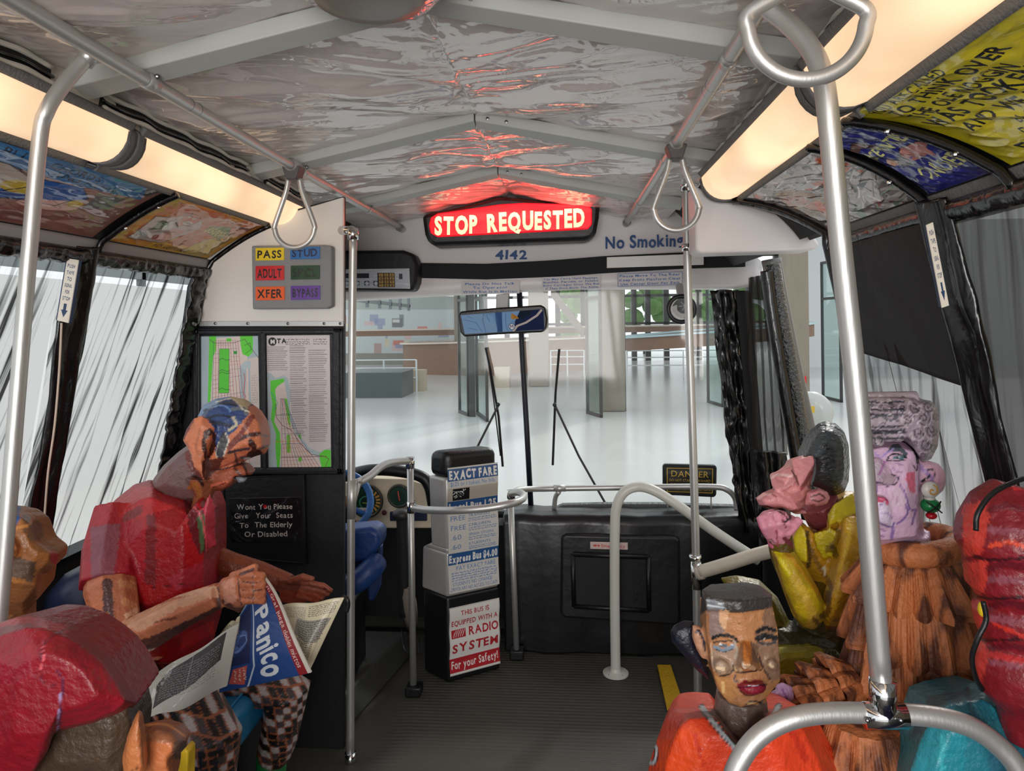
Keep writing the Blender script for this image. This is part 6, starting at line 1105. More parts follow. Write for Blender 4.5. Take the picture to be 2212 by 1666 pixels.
cv = Canvas(200, 240, (214, 206, 176), 1.1); cv.scribble(10, 12, 90, 60, (110, 104, 96), 9, 1.5); cv.scribble(100, 8, 190, 50, (90, 86, 80), 6, 1.8); cv.poly([(60, 60), (190, 66), (170, 150), (40, 130)], (150, 146, 136)); cv.scribble(60, 66, 180, 140, (60, 58, 60), 9, 2.2); cv.scribble(20, 140, 150, 220, (50, 48, 50), 12, 2.4); cv.line([(180, 10), (170, 200)], (90, 84, 80), 1.5)
cv.mesh('inner_page', qmap((586, 1318, 1.80), (746, 1290, 1.86), (668, 1450, 1.80), (640, 1430, 1.76), wv), mp_, t, thick=.006); G().tube([U(742, 1290, 1.86), U(750, 1294, 1.85), U(752, 1308, 1.85), U(748, 1322, 1.85)], .006, 8, smooth_n=4).obj('curled_corner', m_black, t, smooth=True)
cv = Canvas(300, 190, (206, 204, 196), 1.1); cv.poly([(24, 60), (60, 30), (150, 10), (262, 6), (262, 90), (120, 130), (24, 160)], (66, 62, 64))
for i in range(12): cv.scribble(36, 30 + i * 9, 250, 39 + i * 9, (150, 146, 146), 1, 1.8, seedv=i)
cv.line([(140, 12), (142, 124)], (170, 170, 170), 2)
cv.mesh('back_page', qmap((322, 1468, 1.60), (520, 1345, 1.66), (486, 1488, 1.66), (306, 1562, 1.56), wv), mp_, t, thick=.006)
cv = Canvas(120, 90, (206, 200, 170), 1.1); cv.scribble(8, 8, 112, 40, (120, 110, 90), 6, 1.4); cv.rect(10, 44, 80, 84, (120, 120, 118)); cv.scribble(14, 48, 78, 80, (80, 78, 78), 6, 1.4); cv.mesh('folded_page', qmap((486, 1356, 1.70), (522, 1330, 1.68), (508, 1420, 1.69), (420, 1438, 1.68), wv), mp_, t, thick=.005)

# ---- red capped person, bottom left corner
t = thing('person', (-.5, 1.05, .5), 'figure in big crimson cap seen from behind in the bottom left corner', 'person')
S = Sculpt(); S.paint((70, 54, 40)); S.puff([(60, 1540), (120, 1500), (230, 1500), (290, 1515), (300, 1560), (290, 1640), (270, 1720), (60, 1720), (20, 1620)], 1.12, .085, .85); S.paint((176, 106, 60)); S.puff([(302, 1528), (290, 1548), (274, 1590), (262, 1640), (268, 1690), (300, 1700), (316, 1660), (310, 1590)], 1.03, .018); S.paint((150, 92, 60)); S.puff([(300, 1566), (335, 1560), (378, 1572), (404, 1600), (396, 1622), (368, 1640), (374, 1700), (300, 1710), (296, 1640)], 1.10, .045)
S.paint((140, 90, 60)); S.limb([(190, 1690, 1.15, .07), (190, 1800, 1.15, .08)]); S.limb([(190, 1780, 1.15, .13), (190, 2100, 1.15, .15), (190, 2400, 1.15, .15)]); S.fuse('body', m_vc, t, .0042, 1, .1)
S.region([(300, 1600), (372, 1606), (372, 1700), (300, 1700)], (192, 112, 66), rag=4); S.stroke([(310, 1566), (360, 1566), (398, 1590)], 5, (226, 150, 80)); S.region([(375, 1600), (410, 1600), (400, 1640), (372, 1640)], (90, 66, 54)); S.stroke([(296, 1660), (270, 1676)], 3, (90, 54, 36)); S.stroke([(305, 1600), (306, 1650)], 8, (140, 86, 52)); S.mottle(.14, 40).done()
S = Sculpt(); S.paint((132, 10, 28)); S.puff([(-70, 1400), (-30, 1355), (40, 1332), (90, 1334), (150, 1356), (195, 1385), (235, 1418), (262, 1455), (282, 1490), (298, 1520), (270, 1545), (210, 1570), (115, 1592), (100, 1640), (60, 1700), (-80, 1700)], 1.10, .13, .85); S.fuse('cap', m_vc, t, .0042, 2, .05)
S.stroke([(-10, 1350), (60, 1340), (140, 1360)], 16, (180, 20, 32), rag=8); S.stroke([(150, 1356), (110, 1378), (88, 1410), (90, 1470), (122, 1480)], 4, (96, 12, 36), rag=3); S.stroke([(122, 1450), (134, 1470), (132, 1530), (126, 1590)], 5, (80, 20, 50), rag=1); S.stroke([(90, 1390), (94, 1420), (86, 1450)], 3, (206, 90, 100)); S.stroke([(130, 1500), (124, 1570), (118, 1620)], 3, (150, 130, 170)); S.stroke([(112, 1588), (200, 1570), (294, 1520)], 3, (110, 10, 40)); S.stroke([(-20, 1478), (40, 1466), (80, 1462)], 2, (90, 10, 30)); S.region([(-60, 1420), (70, 1410), (80, 1480), (-60, 1480)], (140, 16, 40), .5, rag=14); S.stroke([(200, 1450), (240, 1480), (255, 1530)], 30, (160, 22, 40), .5, rag=16); S.mottle(.2, 30).done()
S = Sculpt(); S.paint((60, 90, 120)); S.puff([(20, 1760), (190, 1740), (360, 1770), (400, 2000), (400, 2420), (0, 2420), (-20, 1900)], 1.15, .17); S.fuse('jacket', m_vc, t, .01, 1); S.done()
G().prism([(378, 1640), (398, 1618), (406, 1625), (404, 1690), (372, 1690)], 1.28, .03).obj('yellow_badge', mat('yellow_painted_cloth', (206, 172, 30), .5, noise=(30, .5)), t, bevel=.003)
# ---- brown head at far left
t = thing('person', (-1.0, 1.5, .55), 'figure with brown profile face and blue hair patch at the far left edge', 'person')
S = Sculpt(); S.paint((156, 98, 50)); S.puff([(-80, 1130), (-40, 1100), (6, 1088), (42, 1096), (70, 1118), (82, 1150), (90, 1170), (124, 1198), (120, 1222), (92, 1245), (86, 1290), (50, 1330), (-80, 1330)], 1.5, .08, .8); S.paint((130, 84, 50)); S.limb([(10, 1290, 1.53, .062), (10, 1400, 1.55, .065), (10, 1600, 1.58, .07)]); S.paint((170, 100, 54)); S.puff([(10, 1150), (30, 1160), (42, 1185), (36, 1205), (12, 1210), (0, 1180)], 1.41, .016); S.fuse('body', m_vc, t, .0045, 1, .12)
S.region([(-40, 1110), (20, 1085), (46, 1096), (42, 1120), (30, 1144), (0, 1130), (-30, 1140)], (40, 84, 140), rag=4); S.region([(50, 1110), (90, 1130), (96, 1165), (70, 1170), (50, 1150)], (112, 76, 48), rag=5); S.region([(20, 1200), (80, 1215), (70, 1260), (10, 1240)], (88, 66, 52), rag=6); S.region([(112, 1188), (128, 1198), (120, 1222), (108, 1210)], (170, 30, 44)); S.region([(0, 1255), (80, 1265), (70, 1330), (0, 1330)], (120, 72, 36), rag=6); S.stroke([(36, 1140), (60, 1136), (72, 1120)], 6, (196, 130, 70), rag=3); S.stroke([(8, 1165), (26, 1172), (30, 1195)], 4, (70, 40, 24)); S.mottle(.2, 40).done()
S = Sculpt(); S.paint((120, 24, 40)); S.limb([(10, 1400, 1.6, .09), (10, 1450, 1.6, .16), (10, 1700, 1.6, .19), (10, 2050, 1.6, .19)], 14); S.fuse('coat', m_vc, t, .01, 1); S.done()

# ---- young man with flat-top hair
t = thing('person', (.72, 1.45, .4), 'figure with flat-top dark hair, red lips and orange basketball jersey', 'person')
S = Sculpt(); S.paint((176, 122, 80))
S.hull([U(*p) for p in ((1525, 1302, 1.33), (1600, 1308, 1.31), (1667, 1300, 1.33), (1680, 1360, 1.33), (1687, 1470, 1.335), (1656, 1508, 1.33), (1630, 1522, 1.32), (1600, 1528, 1.32), (1575, 1520, 1.33), (1550, 1490, 1.34), (1536, 1440, 1.34), (1526, 1360, 1.335), (1511, 1290, 1.48), (1512, 1340, 1.48), (1528, 1430, 1.48), (1550, 1480, 1.46), (1660, 1300, 1.5), (1666, 1450, 1.47), (1610, 1500, 1.45))])
S.paint((60, 56, 54)); S.hull([U(*p) for p in ((1521, 1294, 1.325), (1600, 1300, 1.305), (1668, 1291, 1.325), (1516, 1274, 1.36), (1534, 1262, 1.44), (1610, 1257, 1.50), (1642, 1264, 1.47), (1668, 1284, 1.38), (1524, 1318, 1.325), (1600, 1322, 1.303), (1668, 1312, 1.325), (1512, 1330, 1.48), (1655, 1320, 1.5))])
S.paint((170, 112, 66)); S.hull([U(*p) for p in ((1600, 1385, 1.318), (1622, 1386, 1.318), (1606, 1388, 1.30), (1588, 1444, 1.318), (1644, 1444, 1.318), (1604, 1436, 1.262), (1622, 1437, 1.262), (1612, 1454, 1.285), (1592, 1452, 1.30), (1636, 1452, 1.30))])
S.paint((196, 160, 130)); S.puff([(1540, 1430), (1555, 1420), (1575, 1428), (1582, 1445), (1570, 1460), (1550, 1458), (1541, 1446)], 1.325, .018); S.puff([(1652, 1425), (1668, 1418), (1682, 1432), (1678, 1450), (1660, 1448)], 1.33, .018); S.paint((150, 28, 52)); S.puff([(1592, 1484), (1608, 1475), (1622, 1477), (1640, 1473), (1658, 1480), (1648, 1486), (1604, 1489)], 1.312, .016); S.puff([(1596, 1489), (1656, 1486), (1650, 1497), (1630, 1503), (1610, 1502)], 1.312, .017)
S.paint((190, 140, 110)); S.puff([(1495, 1350), (1506, 1348), (1520, 1360), (1530, 1385), (1531, 1428), (1516, 1424), (1504, 1404), (1494, 1375)], 1.40, .014); S.paint((20, 24, 40)); S.puff([(1447, 1364), (1456, 1350), (1480, 1339), (1498, 1342), (1506, 1390), (1522, 1430), (1539, 1476), (1506, 1450), (1470, 1410), (1450, 1385)], 1.45, .022)
S.paint((96, 78, 70)); S.limb([(1600, 1500, 1.44, .050), (1600, 1545, 1.44, .055), (1600, 1640, 1.46, .07), (1610, 1900, 1.46, .10)]); S.fuse('body', m_vc, t, .0032, 1, .14, 5)
z4 = lambda L: [(1440 + x / 5.206, 1240 + y / 5.206) for x, y in L]
for a, c in (([(455, 400), (600, 400), (660, 640), (560, 700), (480, 700)], (128, 112, 108)), ([(590, 410), (700, 400), (660, 640), (600, 560)], (220, 172, 132)), ([(1100, 380), (1190, 360), (1240, 560), (1230, 700), (980, 700), (1080, 560)], (120, 92, 74)), ([(500, 870), (800, 800), (850, 1000), (760, 1100), (560, 1120), (500, 1000)], (164, 138, 118)), ([(1000, 760), (1250, 760), (1280, 1160), (1180, 1220), (1080, 1060)], (130, 104, 86)), ([(860, 760), (950, 760), (960, 980), (870, 1000)], (190, 112, 44)), ([(950, 770), (1020, 800), (1040, 1000), (960, 990)], (96, 78, 66)), ([(520, 1150), (760, 1180), (800, 1380), (700, 1440), (600, 1330)], (186, 130, 76)), ([(435, 265), (640, 290), (670, 400), (460, 400)], (120, 124, 130)), ([(440, 290), (680, 300), (1170, 260), (1190, 370), (880, 400), (700, 395), (660, 380), (640, 330)], (52, 46, 44)), ([(400, 180), (430, 110), (960, 90), (1160, 240), (900, 280), (500, 270)], (84, 86, 86)), ([(1100, 1330), (1240, 1280), (1260, 1180), (1290, 1200), (1270, 1290), (1150, 1420), (1090, 1450)], (190, 130, 76)), ([(500, 1230), (700, 1460), (740, 1520), (700, 1640), (600, 1640), (510, 1480)], (120, 100, 92))): S.region(z4(a), c, .85, rag=5)
for a, w, c in (([(520, 720), (620, 690), (720, 700), (775, 735)], 7.5, (18, 16, 18)), ([(530, 770), (640, 755), (810, 765)], 3, (24, 22, 22)), ([(540, 820), (640, 860), (760, 810)], 8, (120, 136, 156)), ([(620, 800), (660, 810)], 8, (70, 84, 104)), ([(600, 795), (612, 800)], 3, (230, 236, 240)), ([(735, 795), (745, 800)], 3, (230, 236, 240)), ([(550, 850), (640, 880), (740, 850)], 2, (50, 50, 60)), ([(1020, 650), (1120, 610), (1220, 640)], 8, (26, 24, 26)), ([(1020, 730), (1110, 700), (1225, 720)], 12, (30, 30, 32)), ([(1040, 770), (1130, 790), (1220, 770)], 6, (62, 62, 66)), ([(1100, 735), (1112, 740)], 2, (210, 210, 210)), ([(740, 1000), (745, 1080), (700, 1130), (600, 1150)], 3.5, (54, 44, 40)), ([(780, 1100), (860, 1110), (1060, 1080)], 3.5, (60, 44, 36)), ([(780, 1060), (830, 1080)], 8, (214, 180, 140)), ([(900, 1040), (980, 1060)], 10, (200, 160, 120)), ([(850, 1010), (880, 1060)], 5, (236, 216, 190)), ([(1030, 900), (1080, 1050), (1160, 1180)], 4, (70, 48, 40)), ([(570, 1060), (640, 1070)], 8, (236, 206, 170)), ([(1150, 1020), (1190, 1050)], 6, (214, 184, 150)), ([(770, 1140), (760, 1200), (800, 1210)], 4, (96, 84, 84)), ([(630, 1220), (640, 1330)], 6, (216, 176, 116)), ([(800, 1280), (960, 1262), (1130, 1245)], 2.6, (40, 14, 24)), ([(900, 1260), (1030, 1252)], 1.6, (206, 206, 216)), ([(820, 1310), (900, 1365), (1060, 1360)], 2, (60, 10, 20)), ([(890, 1470), (960, 1430), (1060, 1450)], 3, (20, 18, 18)), ([(920, 1462), (1030, 1462)], 4, (206, 170, 120)), ([(495, 790), (520, 1000), (540, 1090)], 2, (226, 200, 170)), ([(470, 420), (475, 800), (510, 1100), (640, 1400)], 2.5, (150, 96, 60)), ([(440, 300), (560, 320), (640, 350)], 2, (200, 206, 210)), ([(450, 350), (560, 370), (650, 390)], 2, (200, 206, 210)), ([(760, 760), (790, 860), (770, 960)], 5, (184, 168, 152)), ([(335, 660), (360, 640), (420, 760), (430, 860)], 5, (36, 38, 50)), ([(360, 700), (400, 820), (440, 900)], 2, (190, 150, 120)), ([(860, 500), (1000, 480)], 2, (150, 96, 56)), ([(800, 570), (850, 540)], 2, (140, 80, 40))): S.stroke(z4(a), w, c, rag=1.2)
S.mottle(.10, 70).done()
S = Sculpt(); S.paint((222, 66, 30)); S.puff([(1392, 1720), (1402, 1650), (1420, 1595), (1440, 1552), (1460, 1532), (1500, 1528), (1545, 1532), (1575, 1572), (1600, 1600), (1625, 1572), (1655, 1535), (1700, 1526), (1735, 1532), (1765, 1552), (1800, 1620), (1835, 1700), (1850, 2100), (1380, 2100)], 1.45, .135, .8); S.fuse('jersey', m_vc, t, .005, 1, .16, 4)
for a, w, c in (([(1516, 1528), (1545, 1566), (1600, 1630)], 15, (50, 52, 54)), ([(1516, 1528), (1545, 1566), (1600, 1630)], 9, (170, 180, 186)), ([(1682, 1526), (1655, 1570), (1600, 1632)], 15, (50, 52, 54)), ([(1682, 1526), (1655, 1570), (1600, 1632)], 9, (170, 180, 186)), ([(1407, 1600), (1418, 1618), (1414, 1646), (1402, 1648)], 10, (24, 26, 36)), ([(1407, 1600), (1418, 1618), (1414, 1646), (1402, 1648)], 5, (216, 222, 230)), ([(1460, 1536), (1500, 1534)], 8, (214, 90, 80))): S.stroke(a, w, c, rag=1)
S.region([(1530, 1532), (1546, 1532), (1600, 1602), (1655, 1535), (1668, 1532), (1602, 1622)], (92, 76, 70), .9); S.region([(1420, 1600), (1500, 1560), (1540, 1620), (1500, 1700), (1420, 1700)], (236, 84, 26), .5, rag=16); S.stroke([(1500, 1590), (1520, 1650)], 10, (190, 30, 24), .6, rag=6); S.stroke([(1700, 1560), (1740, 1640)], 16, (190, 36, 24), .6, rag=8); S.mottle(.14, 40).done()

# ---- woman in the yellow coat
KS = .95
t = thing('person', (1.0, 2.2, .5), 'figure in yellow coat with pink face resting on fist and tall dark hair', 'person')
PK, PKD, PKL = (222, 148, 148), (140, 66, 72), (240, 186, 184); YE, YED, YEB = (206, 178, 30), (120, 96, 16), (188, 140, 20)
S = Sculpt(); S.paint(PK); S.puff([(1710, 990), (1735, 983), (1757, 984), (1762, 1000), (1756, 1030), (1750, 1052), (1760, 1062), (1745, 1090), (1720, 1104), (1700, 1102), (1685, 1092), (1668, 1080), (1672, 1052), (1664, 1036), (1662, 1028), (1680, 1022), (1690, 1016), (1704, 1004)], 2.15, .07, .75)
S.paint((226, 152, 156)); S.hull([U(*p) for p in ((1664, 1030, 2.12), (1662, 1026, 2.16), (1700, 1010, 2.1), (1690, 1060, 2.08), (1668, 1055, 2.10), (1720, 1050, 2.06), (1730, 1000, 2.08))]); S.puff([(1632, 1076), (1648, 1064), (1672, 1054), (1700, 1066), (1730, 1088), (1745, 1110), (1720, 1112), (1690, 1098), (1664, 1100), (1640, 1094)], 2.12, .045); S.hull([U(*p) for p in ((1709, 994, 2.08), (1756, 983, 2.08), (1760, 1000, 2.07), (1728, 1054, 2.04), (1720, 1040, 2.04), (1740, 1050, 2.1), (1712, 1010, 2.12), (1757, 990, 2.14))])
S.paint((214, 140, 146)); S.puff([(1742, 1062), (1770, 1054), (1788, 1062), (1794, 1076), (1786, 1090), (1760, 1096), (1738, 1092)], 2.06, .022); S.paint(PKD); S.limb([(1765, 1080, 2.2, .06), (1785, 1120, 2.22, .06)]); S.paint((96, 78, 20)); S.limb([(1785, 1120, 2.26, .05), (1800, 1250, 2.27, .07)]); S.limb([(1800, 1200, 2.27, .05), (1740, 1330, 2.06, .035), (1690, 1200, 2.03, .034), (1682, 1150, 2.03, .036)])
S.paint((226, 150, 172)); S.puff([(1635, 1118), (1648, 1104), (1672, 1098), (1700, 1106), (1728, 1122), (1720, 1146), (1712, 1170), (1700, 1186), (1672, 1186), (1650, 1160), (1638, 1138)], 2.03, .048)
for x, y, x2, y2 in ((1642, 1116, 1662, 1160), (1658, 1108, 1680, 1160), (1676, 1104, 1696, 1156), (1694, 1110, 1708, 1150)): S.limb([(x, y, 2.0, .013), ((x + x2) / 2 - 2, (y + y2) / 2, 1.985, .014), (x2, y2, 2.0, .012)], 7)
S.limb([(1700, 1150, 2.0, .016), (1716, 1134, 1.99, .015), (1728, 1122, 2.0, .012)], 7); S.paint((70, 62, 22)); S.limb([(1800, 1250, 2.25, .1), (1780, 1380, 2.25, .1), (1720, 1420, 2.2, .06), (1800, 1440, 2.1, .05)])
S.fuse('body', m_vc, t, .0042, 1, .14, 6)
z5 = lambda L: [(1620 + x / 3.331, 900 + y / 3.331) for x, y in L]
for a, w, c in (([(300, 390), (330, 440), (350, 500)], 3, (90, 36, 40)), ([(330, 430), (350, 490)], 4, (120, 60, 60)), ([(440, 400), (400, 480), (370, 520)], 7, (186, 96, 104)), ([(440, 580), (500, 560), (540, 590), (490, 610), (450, 600)], 3, (90, 50, 52)), ([(60, 640), (150, 655), (240, 700), (270, 740)], 4, (96, 40, 52)), ([(100, 540), (160, 560), (190, 580)], 3, (150, 70, 80)), ([(290, 690), (400, 660), (460, 640)], 7, (150, 76, 84)), ([(150, 440), (200, 420), (300, 430)], 6, (244, 200, 200)), ([(60, 590), (110, 560), (150, 560)], 6, (244, 196, 196)), ([(190, 820), (200, 930)], 4, (166, 76, 96)), ([(250, 880), (310, 930)], 10, (120, 54, 66)), ([(270, 690), (290, 730), (250, 760)], 5, (60, 26, 34)), ([(50, 760), (100, 880), (160, 940)], 7, (236, 120, 160)), ([(230, 740), (260, 800)], 3, (140, 60, 80))): S.stroke(z5(a), w, c, rag=1)
S.mottle(.12, 50).done()
S = Sculpt(); S.paint((52, 58, 62)); S.puff([(1724, 988), (1738, 958), (1752, 932), (1768, 914), (1786, 909), (1806, 914), (1824, 932), (1834, 962), (1836, 1005), (1834, 1040), (1824, 1064), (1800, 1074), (1782, 1064), (1768, 1054), (1752, 1050), (1758, 1020), (1758, 984)], 2.19, .10, .75); S.fuse('hair', mat('painted_hair', 'VC', .45, bump=(45, 1., (1, 1, 2)), coat=.3), t, .005, 1, .25, 5)
S.region([(1726, 985), (1752, 935), (1772, 920), (1790, 940), (1778, 990), (1760, 1040), (1757, 985)], (78, 88, 94), .7, rag=5)
for i in range(9): S.stroke([(1776 + i, 960 + i * 11), (1800, 975 + i * 11), (1832, 965 + i * 11)], 3, (26, 30, 34), .8, rag=2)
S.mottle(.2, 60).done()
S = Sculpt(); S.paint(YE); S.puff([(1664, 1186), (1690, 1182), (1714, 1188), (1740, 1224), (1768, 1272), (1785, 1310), (1782, 1340), (1760, 1362), (1736, 1358), (1712, 1330), (1694, 1284), (1676, 1230)], 2.02, .06, .75); S.paint((216, 170, 40)); S.puff([(1822, 1118), (1846, 1112), (1870, 1140), (1868, 1210), (1858, 1290), (1840, 1340), (1810, 1364), (1784, 1364), (1776, 1336), (1792, 1280), (1808, 1200)], 2.05, .065, .75)
S.paint(YEB); S.puff([(1714, 1130), (1728, 1122), (1746, 1146), (1756, 1150), (1790, 1130), (1786, 1110), (1800, 1082), (1826, 1060), (1850, 1062), (1870, 1100), (1880, 1350), (1800, 1370), (1762, 1330), (1730, 1260), (1708, 1190)], 2.22, .10, .8); S.paint((206, 190, 30)); S.hull([U(*p) for p in ((1712, 1160, 2.08), (1728, 1130, 2.08), (1742, 1150, 2.06), (1746, 1218, 2.06), (1728, 1216, 2.08), (1716, 1190, 2.08), (1730, 1160, 2.16))]); S.hull([U(*p) for p in ((1757, 1150, 2.1), (1795, 1140, 2.08), (1820, 1150, 2.08), (1814, 1190, 2.08), (1780, 1210, 2.1), (1762, 1180, 2.1), (1800, 1180, 2.2))]); S.hull([U(*p) for p in ((1786, 1112, 2.1), (1800, 1090, 2.08), (1842, 1064, 2.1), (1850, 1110, 2.1), (1822, 1120, 2.08), (1790, 1138, 2.08), (1830, 1090, 2.24))])
S.paint((110, 100, 24)); S.puff([(1555, 1248), (1590, 1242), (1640, 1252), (1680, 1290), (1720, 1370), (1700, 1420), (1650, 1380), (1600, 1320)], 2.25, .07); S.paint((60, 56, 22)); S.puff([(1650, 1330), (1760, 1350), (1860, 1360), (1880, 1560), (1700, 1560), (1640, 1440)], 2.26, .12); S.paint((150, 140, 30)); S.puff([(1660, 1400), (1760, 1395), (1800, 1410), (1790, 1440), (1700, 1490), (1640, 1500), (1630, 1430)], 2.12, .06)
S.paint((50, 46, 30)); S.limb([(1760, 1450, 2.25, .12), (1740, 1550, 2.1, .08), (1720, 1900, 2.1, .07)]); S.fuse('coat', m_vc, t, .005, 1, .18, 7)
for a, w, c, al in (([(170, 960), (200, 1100), (240, 1240), (330, 1440), (400, 1520)], 6, (150, 100, 16), .8), ([(190, 960), (260, 1100), (400, 1300)], 10, (226, 214, 20), .9), ([(240, 960), (330, 1060), (440, 1200), (510, 1290)], 10, (206, 150, 20), .8), ([(320, 1160), (400, 1300), (450, 1430), (430, 1510)], 18, (226, 186, 70), .8), ([(560, 1270), (560, 1400), (520, 1440)], 14, (84, 52, 20), .8), ([(410, 830), (430, 1000), (420, 1080)], 7, (64, 50, 20), .9), ([(440, 960), (480, 1040), (560, 1180), (590, 1240)], 10, (120, 86, 30), .8), ([(560, 960), (620, 900), (640, 830)], 14, (120, 92, 20), .8), ([(620, 1000), (600, 950)], 14, (64, 46, 16), .8), ([(700, 1060), (640, 1200), (600, 1260)], 8, (226, 190, 90), .8), ([(700, 1250), (650, 1380), (620, 1460)], 14, (150, 104, 24), .8), ([(720, 780), (700, 930), (640, 1100)], 9, (236, 200, 60), .8), ([(460, 1460), (540, 1520), (700, 1530)], 10, (110, 60, 20), .8)): S.stroke(z5(a), w, c, al, rag=4)
S.stroke([(1780, 1226), (1782, 1240)], 6, (230, 226, 206)); S.stroke([(1600, 1262), (1650, 1320)], 10, (60, 54, 20), .8, rag=4); S.mottle(.16, 40).done()

# ---- old lady with curled hair
KS = .87
t = thing('person', (1.0, 1.9, .5), 'figure of old lady with grey curls, green earring and ruffled brown coat', 'person')
LV, LVD = (214, 178, 206), (138, 108, 168)
S = Sculpt(); S.paint(LV); S.puff([(1862, 960), (1900, 950), (1950, 952), (1984, 962), (1994, 1000), (1992, 1060), (1994, 1100), (1996, 1150), (1985, 1176), (1900, 1186), (1872, 1170), (1866, 1120), (1858, 1040), (1858, 990)], 1.86, .105, .85)
S.paint((222, 190, 214)); S.hull([U(*p) for p in ((1886, 985, 1.76), (1900, 985, 1.76), (1890, 1040, 1.69), (1868, 1044, 1.70), (1936, 1036, 1.745), (1930, 1048, 1.745), (1862, 1050, 1.74), (1920, 1018, 1.75), (1880, 1050, 1.71))]); S.paint((226, 200, 224)); S.puff([(1872, 1072), (1900, 1070), (1925, 1080), (1932, 1110), (1925, 1138), (1890, 1140), (1868, 1110)], 1.765, .03); S.paint((214, 96, 130)); S.puff([(1868, 1076), (1890, 1068), (1902, 1074), (1912, 1072), (1924, 1086), (1920, 1090), (1900, 1082), (1872, 1084)], 1.738, .012)
S.paint((226, 178, 200)); S.puff([(1984, 998), (2005, 994), (2028, 1000), (2042, 1018), (2046, 1038), (2040, 1060), (2022, 1076), (2000, 1072), (1986, 1050)], 1.82, .018); S.paint(LV); S.limb([(1945, 1150, 1.88, .07), (1960, 1300, 1.89, .07), (1960, 1700, 1.9, .10)]); S.fuse('body', m_vc, t, .0038, 1, .05, 2)
z6 = lambda L: [(1840 + x / 4.63, 840 + y / 4.63) for x, y in L]
for a, c, al in (([(540, 850), (630, 830), (636, 1040), (580, 1030), (545, 930)], (226, 84, 112), .8), ([(280, 900), (330, 840), (450, 850), (460, 940), (400, 970), (320, 950)], (190, 166, 176), .5), ([(190, 760), (280, 740), (300, 880), (200, 930)], (220, 206, 224), .8), ([(340, 640), (400, 560), (470, 550), (560, 650), (540, 690), (470, 620), (400, 630)], (64, 84, 90), .95), ([(230, 1160), (330, 1130), (400, 1300), (440, 1380), (260, 1340)], (220, 206, 232), .8), ([(380, 1000), (520, 1000), (520, 1180), (400, 1180)], (214, 190, 206), .6), ([(640, 1050), (720, 1050), (710, 1480), (650, 1440), (640, 1200)], (180, 140, 170), .7)): S.region(z6(a), c, al, rag=3)
for a, w, c in (([(350, 720), (380, 670), (450, 650), (540, 690)], 4, (20, 30, 34)), ([(360, 715), (420, 722), (530, 712)], 2.5, (20, 28, 30)), ([(420, 690), (470, 690), (510, 695)], 7, (90, 130, 140)), ([(458, 688), (462, 690)], 5, (20, 30, 36)), ([(468, 680), (470, 682)], 2, (236, 240, 240)), ([(160, 560), (200, 640), (210, 680)], 6, (50, 60, 70)), ([(170, 690), (215, 690)], 5, (90, 130, 140)), ([(200, 940), (280, 940), (350, 970), (440, 950), (460, 890), (400, 860)], 3, (40, 24, 60)), ([(200, 935), (260, 940)], 5, (96, 74, 140)), ([(330, 730), (300, 800), (270, 860)], 5, (190, 130, 190)), ([(230, 640), (290, 690), (340, 650), (420, 600)], 4, (176, 150, 214)), ([(220, 740), (200, 820)], 4, (170, 140, 200)), ([(410, 790), (450, 830), (500, 830)], 4, (170, 140, 180)), ([(440, 740), (520, 770)], 3, (170, 140, 180)), ([(480, 960), (540, 1060), (580, 1200), (630, 1210)], 4, LVD), ([(540, 1160), (560, 1240), (500, 1320), (450, 1350)], 5, LVD), ([(640, 1210), (600, 1360)], 4, LVD), ([(230, 1230), (280, 1340), (400, 1385), (415, 1340)], 3.5, (96, 80, 150)), ([(410, 1390), (400, 1500)], 7, LVD), ([(300, 1240), (370, 1250), (400, 1300)], 4, (190, 160, 206)), ([(680, 770), (720, 820), (790, 880), (800, 930)], 9, (176, 140, 200)), ([(750, 810), (810, 810), (835, 880)], 2.5, (40, 40, 70)), ([(700, 930), (740, 900), (780, 870)], 4.5, (16, 16, 26)), ([(655, 720), (650, 820), (620, 770)], 2.5, (30, 20, 36)), ([(420, 510), (540, 530), (640, 640), (660, 740)], 7, (30, 30, 34)), ([(250, 950), (255, 1030)], 1.6, LVD), ([(290, 970), (285, 1040)], 1.6, LVD), ([(240, 1140), (300, 1160)], 2, LVD), ([(220, 1100), (300, 1100), (390, 1120)], 1.5, (140, 30, 70)), ([(260, 1400), (330, 1420)], 3, LVD), ([(270, 1470), (320, 1480)], 3, LVD), ([(410, 1040), (420, 1130)], 2, (190, 150, 180)), ([(440, 1050), (450, 1140)], 2, (190, 150, 180))): S.stroke(z6(a), w, c, rag=.8)
S.mottle(.05, 50).done()
S = Sculpt(); S.paint((156, 140, 152)); S.puff([(1856, 900), (1866, 868), (1886, 853), (1930, 850), (1978, 853), (1990, 862), (2012, 866), (2026, 882), (2030, 930), (2026, 965), (2012, 992), (1992, 1000), (1976, 975), (1956, 955), (1930, 950), (1880, 948), (1858, 935)], 1.86, .13, .85); S.paint((170, 156, 166)); S.limb([(1850, 862, 1.80, .018), (1980, 860, 1.80, .018)]); S.limb([(1850, 878, 1.77, .022), (1960, 878, 1.77, .022)]); S.limb([(1850, 908, 1.755, .030), (1950, 908, 1.755, .030)]); S.limb([(1850, 936, 1.755, .020), (1948, 938, 1.755, .020)]); S.puff([(1882, 945), (1890, 935), (1905, 936), (1914, 950), (1910, 964), (1896, 968), (1884, 960)], 1.725, .015); S.fuse('hair', m_vc, t, .0034, 1, .1, 3)
